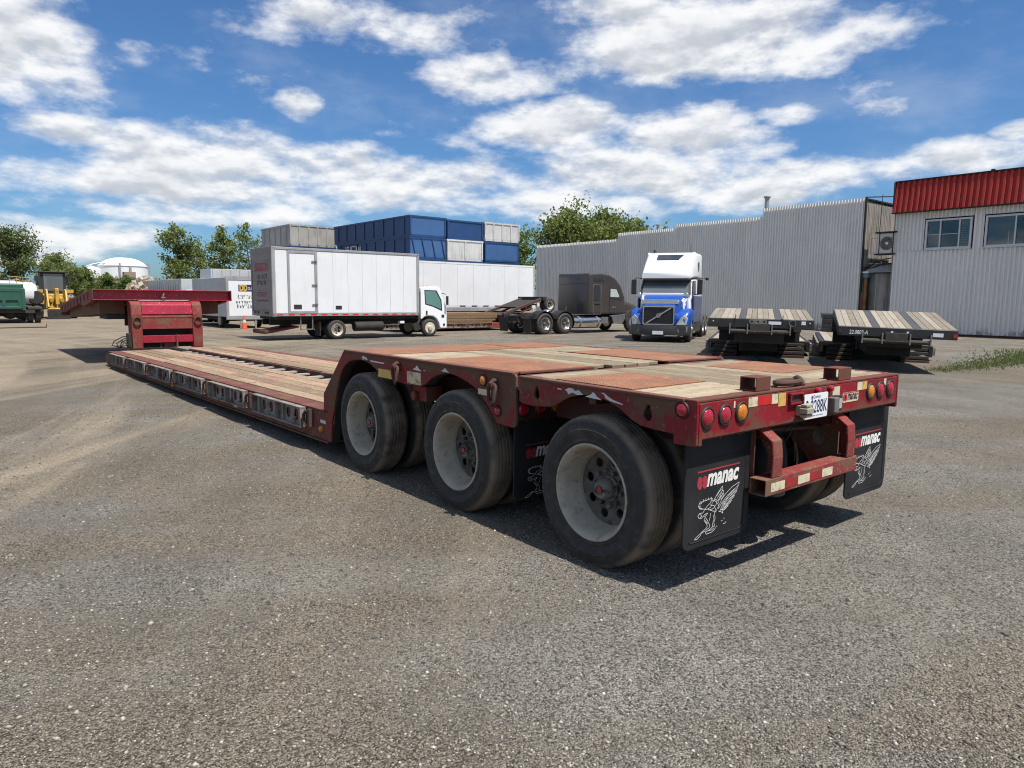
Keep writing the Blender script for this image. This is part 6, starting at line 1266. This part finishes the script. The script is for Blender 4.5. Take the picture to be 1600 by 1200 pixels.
V = thing('air_conditioner', 'white outdoor air conditioner with round fan hung between the buildings', 'air conditioner', (BX + .1, 18.0, 4.42))
p = MB(); p.box(-.25, .25, -.46, .5, .0, 1.12); cs = p.build('casing', m_acw, V, bevel=.03) if 'm_acw' in globals() else p.build('casing', paint('aged_white', (.58, .56, .5), .5, c2=(.5, .48, .42), vs=3), V, bevel=.03)
p = MB(); p.lathe([(.36, 0), (.38, -.01), (.36, -.025), (.33, -.02), (.33, 0)], (-.252, -.05, .56), 'X', 24, True); p.build('fan_ring', m_steel, cs)
p = MB(); p.prism(circ(-.05, .56, .33, 24), 'X', -.262, -.254); p.build('fan_opening', m_hub, cs)
for k in range(5):
    r_ = .06 + k * .062; p = MB(); p.lathe([(r_, -.272), (r_ + .012, -.272), (r_ + .012, -.264), (r_, -.264)], (0, -.05, .56), 'X', 24, True); p.build('guard_ring', m_steel, cs)
p = MB(); p.cyl((-.285, -.05, .56), (-.263, -.05, .56), .08, n=14); p.build('fan_hub', m_plate, cs)
p = MB(); p.box(-.27, -.255, -.40, -.34, .0, 1.12); p.box(-.27, -.255, .34, .38, .0, 1.12); each(p, 'strap', m_dark, cs)
p = MB(); p.box(-.3, .3, -.5, .6, -.06, -.005); p.box(-.35, .3, -.5, .58, 1.13, 1.2); each(p, 'support_frame', m_dark, V)
for y_ in (.5, -.42):
    p = MB(); p.cyl((0, y_, 1.2), (.1, y_, 3.3), .018, n=6); p.build('hanger_rod', m_dark, V)
p = MB(); p.prism([(.55, .0), (.9, .0), (.9, .9), (.55, .9)], 'X', -.1, -.07, [[(.59, .04), (.86, .04), (.86, .86), (.59, .86)]]); p.build('cage', m_grey, V)
V = thing('rusty_gatepost', 'dark red and orange rusty steel post at the warehouse corner', 'post', (BX - .02, 19.12, 0))
p = MB(); p.box(-.06, .06, -.02, .12, 0, 2.3); p.build('red_post', m_redside, V); p = MB(); p.box(-.03, .1, -.16, -.025, 0, 3.1); p.build('rust_post', m_rustcol, V)

# ------------------------------------------------------------------ stacked roll-off containers
m_cblue = paint('container_blue', (0.013, 0.05, 0.15), .5, c2=(.01, .04, .115), vs=1.2, streak=(.03, .05, .09), samt=.5, wear=(.09, .10, .12), ws=7, w0=.66, w1=.74)
m_cblue2 = paint('container_light_blue', (0.035, 0.10, 0.24), .5, c2=(.03, .085, .2), vs=1.2, streak=(.07, .12, .2), samt=.5)
m_cwhite = paint('container_white', (0.50, 0.50, 0.48), .6, c2=(.42, .42, .40), vs=1, streak=(.18, .15, .12), samt=.55)
m_cgrey = paint('container_grey', (.36, .35, .325), .7, c2=(.28, .27, .25), vs=1, streak=(.12, .10, .08), samt=.6)
def container(name, label, x, y, z, w, l, h, mat, edge, ribs_end, ribs_side, slant=False, endmat=None):
    V = thing(name, label, 'container', (x, y, z), 0, 'roll-off containers in the stack'); t = .05
    for a, b, c, d, nm in ((0, t, 0, l, 'side_wall'), (w - t, w, 0, l, 'side_wall'), (t, w - t, 0, t, 'end_wall'), (t, w - t, l - t, l, 'end_wall')):
        p = MB(); p.box(a, b, c, d, .13, h); p.build(nm, endmat or mat if nm == 'end_wall' else mat, V)
    p = MB(); p.box(0, w, 0, l, .0, .125); p.build('floor', edge, V)
    for a, b, c, d in ((-.04, .09, -.04, l + .04), (w - .09, w + .04, -.04, l + .04), (.09, w - .09, -.04, .09), (.09, w - .09, l - .09, l + .04)):
        p = MB(); p.box(a, b, c, d, h - .10, h + .001); p.build('top_rail', edge, V)
    for k in range(ribs_end):
        u = w * k / (ribs_end - 1); u = min(max(u, .05), w - .05); p = MB()
        if slant: p.bar((u * .85 + .1, -.03, h - .1), (u * .85 + .35, -.03, .13), .05, .06)
        else: p.box(u - .045, u + .045, -.05, -.001, .12, h - .1)
        p.build('rib', edge, V)
    for k in range(ribs_side):
        u = l * (k + .5) / ribs_side; p = MB(); p.box(-.05, -.001, u - .05, u + .05, .12, h - .1); p.build('rib', edge, V)
    return V
YC = 38.0; cols = ((22.84, 2.62), (25.56, 2.82), (28.52, 2.98)); H5 = (4.12, 5.44, 6.74)
container('steel_container', 'long dark blue steel container on top of the stack, left end column', 22.84, YC, 5.46, 2.62, 10.4, 1.26, m_cblue, m_cblue, 2, 8, endmat=m_cblue2)
_cv = container('steel_container', 'light blue container with slanted ribs under the long dark blue one', 22.84, YC, 4.12, 2.62, 10.0, 1.32, m_cblue, m_cblue, 4, 8, True, endmat=m_cblue2)
tag(put_text(T_box, 'faded_lettering', _cv, (-.056, 8.6, .75), (0, -1, 0), (0, 0, 1)), kind='stuff')
container('steel_container', 'smooth blue container on top of the middle column of the stack', 25.56, YC, 5.46, 2.80, 6.0, 1.20, m_cblue, m_cblue, 2, 5)
container('steel_container', 'dirty white container under the smooth blue one in the middle column', 25.56, YC, 4.12, 2.80, 6.0, 1.32, m_cwhite, m_cwhite, 3, 5)
container('steel_container', 'white ribbed container on top of the right hand column', 28.52, YC, 5.50, 2.94, 6.0, 1.22, m_cwhite, m_cwhite, 5, 5)
container('steel_container', 'blue container under the white ribbed one in the right hand column', 28.52, YC, 4.16, 2.94, 6.0, 1.30, m_cblue, m_cblue, 2, 5, endmat=m_cblue2)
container('steel_container', 'dirty grey container left of the long dark blue one, behind the box truck roof', 19.85, 49.2, 5.3, 3.45, 5.5, 1.48, m_cgrey, m_cgrey, 6, 5)
for x, w, l, y in ((22.84, 2.62, 10.0, YC), (25.56, 2.80, 6.0, YC), (28.52, 2.94, 6.0, YC), (19.85, 3.45, 5.5, 49.2)):
    for k in range(3):
        container('steel_container', '%s blue container of the column %s' % (('lowest', 'second lowest', 'third lowest')[k], {22.84: 'under the long dark blue one', 25.56: 'in the middle of the stack', 28.52: 'at the right hand end', 19.85: 'under the dirty grey one'}[x]), x, y, k * (1.373 if y == YC else 1.766), w, l, 1.37 if y == YC else 1.76, m_cblue, m_cblue, 2, 4)

# ------------------------------------------------------------------ far background: storage tank, low plant building, rubble, pylons
V = thing('storage_tank', 'large white domed storage tank on the horizon', 'tank', (55.3, 294, 0)); m_tank = paint('tank_white', (.72, .74, .76), .5, c2=(.68, .7, .72), vs=.05)
p = MB(); p.lathe([(8.2, 0), (8.2, 12.0), (8.4, 12.0), (8.4, 12.25), (8.0, 12.3), (6.8, 13.5), (5.0, 14.5), (2.8, 15.1), (.1, 15.3)], (0, 0, 0), 'Z', 40); p.build('shell', m_tank, V, 30)
p = MB(); p.cyl((-2.5, -8.4, 0), (-2.5, -8.4, 13), .35, n=8); p.box(.5, 1.1, -9.0, -8.2, 0, 12); p.build('pipe_run', m_grey, V)
V = thing('small_storage_tank', 'smaller white tank left of the domed storage tank', 'tank', (44.5, 292, 0)); p = MB(); p.lathe([(3.6, 0), (3.6, 10.6), (3.0, 11.2), (.1, 12.0)], (0, 0, 0), 'Z', 28); p.build('shell', m_tank, V, 30)
p = MB(); p.tube([(-3, -2, 10.8), (0, -2, 12.2), (3, -2, 13), (7, -2, 12.6)], .25, 6); p.build('catwalk', m_grey, V)
V = thing('low_plant_building', 'long low tan building in front of the white storage tanks', 'building', (33, 168, 0)); m_tan = paint('tan_wall', (.24, .19, .145), .8, c2=(.21, .17, .13), vs=.2)
p = MB(); p.box(-9, 12, 0, 12, 0, 5.0); bd = p.build('wall', m_tan, V); p = MB(); p.box(-9.1, 12.1, -.15, 12, 5.0, 5.25); p.build('parapet', m_tan, bd); p = MB(); p.box(-.8, 1.4, 2, 4, 5.25, 6.6); p.build('roof_plant', m_tan, bd)
for k in range(5):
    p = MB(); p.box(-8 + k * 4, -6.2 + k * 4, -.05, -.002, 3.2, 4.2); p.build('window', m_glass, bd)
def rubble():
    rg = random.Random(3); m = MB()
    for k in range(900):
        a = rg.uniform(0, 6.28); r = abs(rg.gauss(0, .42)); x, y = math.cos(a) * r * 4.5, math.sin(a) * r * 3.2; h = 3.75 * math.exp(-(r * 1.15) ** 2) + .1
        s = rg.uniform(.1, .38); m.obox((x, y, max(h * rg.uniform(.85, 1.05), .1)), (s, s * rg.uniform(.5, 1), s * rg.uniform(.4, .9)), (rg.uniform(0, 3), rg.uniform(0, 3), rg.uniform(0, 3)))
    L = []
    for r in (5.5, 4.2, 3.0, 1.8, .7, .05): L.append([(math.cos(t) * r * 1.0, math.sin(t) * r * .75, 3.6 * math.exp(-(r / 4.3 * 1.15) ** 2) + (-.5 if r > 5 else 0)) for t in [k * math.pi / 12 for k in range(24)]])
    m.loops(L, cap=False)
    mm, nt, b = new_mat('rubble'); ge = nt.nodes.new('ShaderNodeNewGeometry'); rp = nt.nodes.new('ShaderNodeValToRGB'); nt.links.new(ge.outputs['Random Per Island'], rp.inputs[0])
    rp.color_ramp.elements[0].color = (.13, .10, .075, 1); rp.color_ramp.elements[1].color = (.45, .40, .33, 1); nt.links.new(rp.outputs[0], b.inputs['Base Color']); b.inputs['Roughness'].default_value = .95
    o = m.build('rubble_pile', mm, None, loc=(23.7, 110.5, 0)); tag(o, 'heap of broken concrete rubble beyond the trailer neck', 'rubble', kind='stuff')
rubble()
V = thing('white_excavator', 'small white machine standing in front of the rubble heap', 'machine', (20.9, 82.0, 0))
p = MB(); p.box(-1.0, 1.2, 0, 2.2, .6, 2.0); p.build('body', m_whitep, V, bevel=.15); p = MB(); p.box(.1, 1.2, .2, 1.6, 2.0, 3.25); cb = p.build('cab', m_whitep, V, bevel=.12); p = MB(); p.box(.7, 1.22, .17, .19, 2.2, 3.0); p.build('window', m_glass, cb)
p = MB(); p.bar((-.6, .5, 2.0), (-1.0, .2, 3.3), .25); p.bar((-1.0, .2, 3.3), (-1.7, 0, 2.2), .2); p.build('arm', m_whitep, V); p = MB(); p.box(-1.1, 1.3, .1, .6, 0, .6); p.box(-1.1, 1.3, 1.6, 2.1, 0, .6); each(p, 'track', m_dark, V)
def pylon(label, x, y, h):
    V = thing('power_pylon', label, 'pylon', (x, y, 0)); p = MB()
    for sx in (-1, 1):
        for sy in (-1, 1): p.bar((sx * 1.6, sy * 1.6, 0), (sx * .35, sy * .35, h), .12)
    for k in range(6):
        t = k / 6; w0, w1 = 1.6 - 1.25 * t, 1.6 - 1.25 * (t + 1 / 6)
        for sy in (-1, 1): p.bar((-w0, sy * w0, h * t), (w1, sy * w1, h * (t + 1 / 6)), .07); p.bar((w0, sy * w0, h * t), (-w1, sy * w1, h * (t + 1 / 6)), .07)
    p.build('lattice', m_grey, V); p = MB(); p.bar((-3, 0, h * .86), (3, 0, h * .86), .15); p.bar((-2.4, 0, h * .98), (2.4, 0, h * .98), .15); p.build('cross_arm', m_grey, V)
pylon('left of the two thin steel pylons beside the storage tank', 72, 332, 15); pylon('right of the two thin steel pylons beside the storage tank', 79, 328, 14)

# ------------------------------------------------------------------ trees: tapered trunk, limbs, crown of leaf-sized faces
def leaf_mat(name, c1, c2):
    m, nt, b = new_mat(name); ge = nt.nodes.new('ShaderNodeNewGeometry'); v = ocoord(nt)
    col = mixc(nt, ge.outputs['Random Per Island'], c1, c2); col = mixc(nt, ss(nt, tex_noise(nt, v, .9, 3), .4, .65, 0, .5), col, tuple(q * .7 for q in c1))
    nt.links.new(col, b.inputs['Base Color']); b.inputs['Roughness'].default_value = .55; b.inputs['Specular IOR Level'].default_value = .3
    tr = nt.nodes.new('ShaderNodeBsdfTranslucent'); nt.links.new(col, tr.inputs[0]); mx = nt.nodes.new('ShaderNodeMixShader'); mx.inputs[0].default_value = .45
    nt.links.new(b.outputs[0], mx.inputs[1]); nt.links.new(tr.outputs[0], mx.inputs[2]); nt.links.new(mx.outputs[0], nt.nodes['Material Output'].inputs[0]); return m
m_leaf1 = leaf_mat('poplar_leaf', (.125, .17, .04), (.24, .28, .085)); m_leaf2 = leaf_mat('dark_leaf', (.085, .122, .036), (.17, .205, .065)); m_leaf3 = leaf_mat('fresh_leaf', (.10, .165, .03), (.18, .24, .065))
m_bark = paint('bark', (.075, .06, .048), .9, c2=(.05, .04, .032), vs=3, bmp=.5, bs=20)
def tree_meshes(seed, h, rw, clear, nleaf, leaf, mat, density=26, squash=1.0, top=.5):
    """crown of clumps on branching limbs; h height, rw crown half width, clear height without leaves"""
    rg = random.Random(seed); tr = MB(); tips = []
    tr.tube([(rg.uniform(-.1, .1) * i, rg.uniform(-.1, .1) * i, h * .93 * i / 6) for i in range(7)], [max(.02, h * .017 * (1 - i / 6.6)) for i in range(7)], 7)
    for k in range(density):
        z0 = clear + (h * .85 - clear) * (k / density) ** .9; a = rg.uniform(0, 6.28); t = (z0 - clear) / (h - clear)
        L = rw * (math.sin(math.pi * min(1, .18 + t * .8)) ** .7) * rg.uniform(.55, 1.1); up = rg.uniform(.25, .75) * L
        p0 = Vector((0, 0, z0)); p1 = p0 + Vector((math.cos(a) * L * .5, math.sin(a) * L * .5, up * .4)); p2 = p0 + Vector((math.cos(a) * L, math.sin(a) * L, up))
        tr.tube([p0, p1, p2], [h * .006, h * .004, h * .0015], 4)
        for q, s in ((p1, .75), (p2, 1.0), (p1.lerp(p2, .5), .9)): tips.append((q + Vector((rg.gauss(0, .12), rg.gauss(0, .12), rg.gauss(0, .12))) * rw, s))
    for k in range(max(3, density // 5)): tips.append((Vector((rg.gauss(0, .12) * rw, rg.gauss(0, .12) * rw, h * rg.uniform(.82, .97))), .7))
    rn = np.random.RandomState(seed); C_ = np.array([t[0] for t in tips]); S_ = np.array([t[1] for t in tips])
    idx = rn.randint(0, len(tips), nleaf); cl = rw * .17 * S_[idx]
    pos = C_[idx] + rn.normal(0, 1, (nleaf, 3)) * cl[:, None] * np.array([1, 1, .85 * squash])
    u = rn.normal(0, 1, (nleaf, 3)); u /= np.linalg.norm(u, axis=1)[:, None]; w = np.cross(u, rn.normal(0, 1, (nleaf, 3))); w /= np.linalg.norm(w, axis=1)[:, None]
    s = leaf * rn.uniform(.6, 1.3, nleaf); a = u * s[:, None]; b = w * (s * .62)[:, None]
    V = np.stack([pos - a, pos + b * .9 - a * .1, pos + a, pos - b * .9 + a * .1], 1).reshape(-1, 3).astype(np.float32)
    me = bpy.data.meshes.new('crown'); me.vertices.add(len(V)); me.vertices.foreach_set('co', V.ravel()); me.loops.add(nleaf * 4); me.loops.foreach_set('vertex_index', np.arange(nleaf * 4, dtype=np.int32))
    me.polygons.add(nleaf); me.polygons.foreach_set('loop_start', np.arange(0, nleaf * 4, 4, dtype=np.int32)); me.update(calc_edges=True); me.materials.append(mat)
    return tr.mesh('trunk', m_bark, 60), me
TK = {'dark': tree_meshes(1, 10.5, 2.9, 1.5, 7500, .18, m_leaf2, 40), 'tall': tree_meshes(2, 10, 2.15, 2.6, 3600, .17, m_leaf1, 30), 'tall2': tree_meshes(3, 10, 1.9, 2.4, 3000, .17, m_leaf1, 30), 'open': tree_meshes(8, 10.5, 1.8, 2.8, 1800, .16, m_leaf1, 22),
      'small': tree_meshes(4, 7.5, 1.8, 2.2, 2600, .16, m_leaf1, 24), 'bush': tree_meshes(5, 5.2, 1.35, .4, 4500, .13, m_leaf3, 34), 'big': tree_meshes(6, 12, 3.9, 2.5, 13000, .2, m_leaf1, 60), 'big2': tree_meshes(7, 11.5, 3.5, 2.5, 9000, .2, m_leaf3, 50)}
def tree(kind, label, x, y, s=1.0, rz=0, sz=None):
    V = thing('leafy_tree', label, 'tree', (x, y, 0), rz, 'trees around the yard'); V.scale = (s, s, sz or s)
    place(TK[kind][0], 'trunk', V); place(TK[kind][1], 'crown', V)
tree('dark', 'dense dark tree at the left edge behind the tanker', 7.6, 104, .92); tree('dark', 'second dark tree overlapping the one at the left edge', 3.6, 107, .90, 2.0); tree('small', 'lower dark tree right of the dense one at the left edge', 11.0, 102, .80, 1.0)
tree('small', 'small round topped tree above the wheel loader', 13.4, 113.5, 1.02); tree('bush', 'bushy green tree right of the wheel loader', 15.0, 103, 1.02); tree('small', 'small tree between the loader and the bushy green tree', 13.4, 99, .72, 2.2); tree('bush', 'low shrubby tree behind the loader cab', 11.0, 96, .70, 1.3)
tree('bush', 'left of the two little round trees before the storage tank', 19.3, 114, .94, .4); tree('bush', 'right of the two little round trees before the storage tank', 21.6, 113, .88, 2.5)
tree('tall', 'tall leafy tree left of the pair behind the white trailers', 21.9, 87, .99); tree('tall2', 'left tree of the pair behind the box truck', 26.0, 84, .99, 1.1); tree('open', 'sparse right tree of the pair behind the box truck', 29.9, 87.4, 1.0, .5)
tree('tall2', 'thin tree between the tall tree and the pair', 24.6, 90, .80, 3.0)
tree('big', 'broad green tree rising behind the warehouse roof', 53.5, 56.5, .93); tree('big2', 'lighter tree at the left end of the warehouse', 50.5, 63.5, .86, 1.0); tree('big', 'broad tree behind the middle of the warehouse roofline', 58.8, 56.5, .96, 2.2); tree('small', 'thin topped tree furthest right behind the warehouse', 58.2, 51.0, 1.42, .3); tree('big2', 'bushy tree low behind the warehouse left corner', 55.5, 69, .78, 2.6)
V = thing('far_house', 'low house with brown roof between the container stack and the warehouse', 'house', (52, 66.5, 0)); p = MB(); p.box(-4, 3.5, 0, 6, 0, 4.2); p.build('wall', m_tan, V); p = MB(); p.prism([(-4.5, 4.1), (4, 4.1), (-.2, 6.2)], 'Y', -.5, 6.5); p.build('roof', paint('brown_roof', (.14, .10, .075), .9), V)

# ------------------------------------------------------------------ grass and weeds
def grass():
    rg = np.random.RandomState(5); n = 5500; t = rg.beta(1.3, 1.0, n); P0, P1 = np.array([19.6, 7.1]), np.array([31.5, 6.9])
    wdt = .18 + .8 * t; c = P0 + (P1 - P0) * t[:, None] + np.stack([rg.normal(0, .25, n), rg.normal(0, 1, n) * wdt], 1)
    h = rg.uniform(.015, .06, n) * (1 + 1.1 * t); a = rg.uniform(0, 6.28, n); ln = rg.normal(0, .45, (n, 2)) * h[:, None]; w = .011 + .012 * t
    dx, dy = np.cos(a) * w, np.sin(a) * w; z0 = np.zeros(n)
    V = np.stack([np.stack([c[:, 0] - dx, c[:, 1] - dy, z0], 1), np.stack([c[:, 0] + dx, c[:, 1] + dy, z0], 1), np.stack([c[:, 0] + ln[:, 0], c[:, 1] + ln[:, 1], h], 1)], 1).reshape(-1, 3).astype(np.float32)
    me = bpy.data.meshes.new('grass'); me.vertices.add(len(V)); me.vertices.foreach_set('co', V.ravel()); me.loops.add(n * 3); me.loops.foreach_set('vertex_index', np.arange(n * 3, dtype=np.int32)); me.polygons.add(n); me.polygons.foreach_set('loop_start', np.arange(0, n * 3, 3, dtype=np.int32)); me.update(calc_edges=True)
    me.materials.append(leaf_mat('grass_blade', (.08, .12, .03), (.17, .20, .07))); tag(place(me, 'grass'), 'strip of weedy green grass on the gravel by the building', 'grass', kind='stuff')
grass()
V = thing('flat_board', 'thin board lying on the gravel in front of the blue tractor', 'board', (20.8, 17.2, 0), R(-33)); p = MB(); p.box(-1.3, 1.3, -.06, .06, .004, .03); p.build('plank_face', m_dustshade, V)
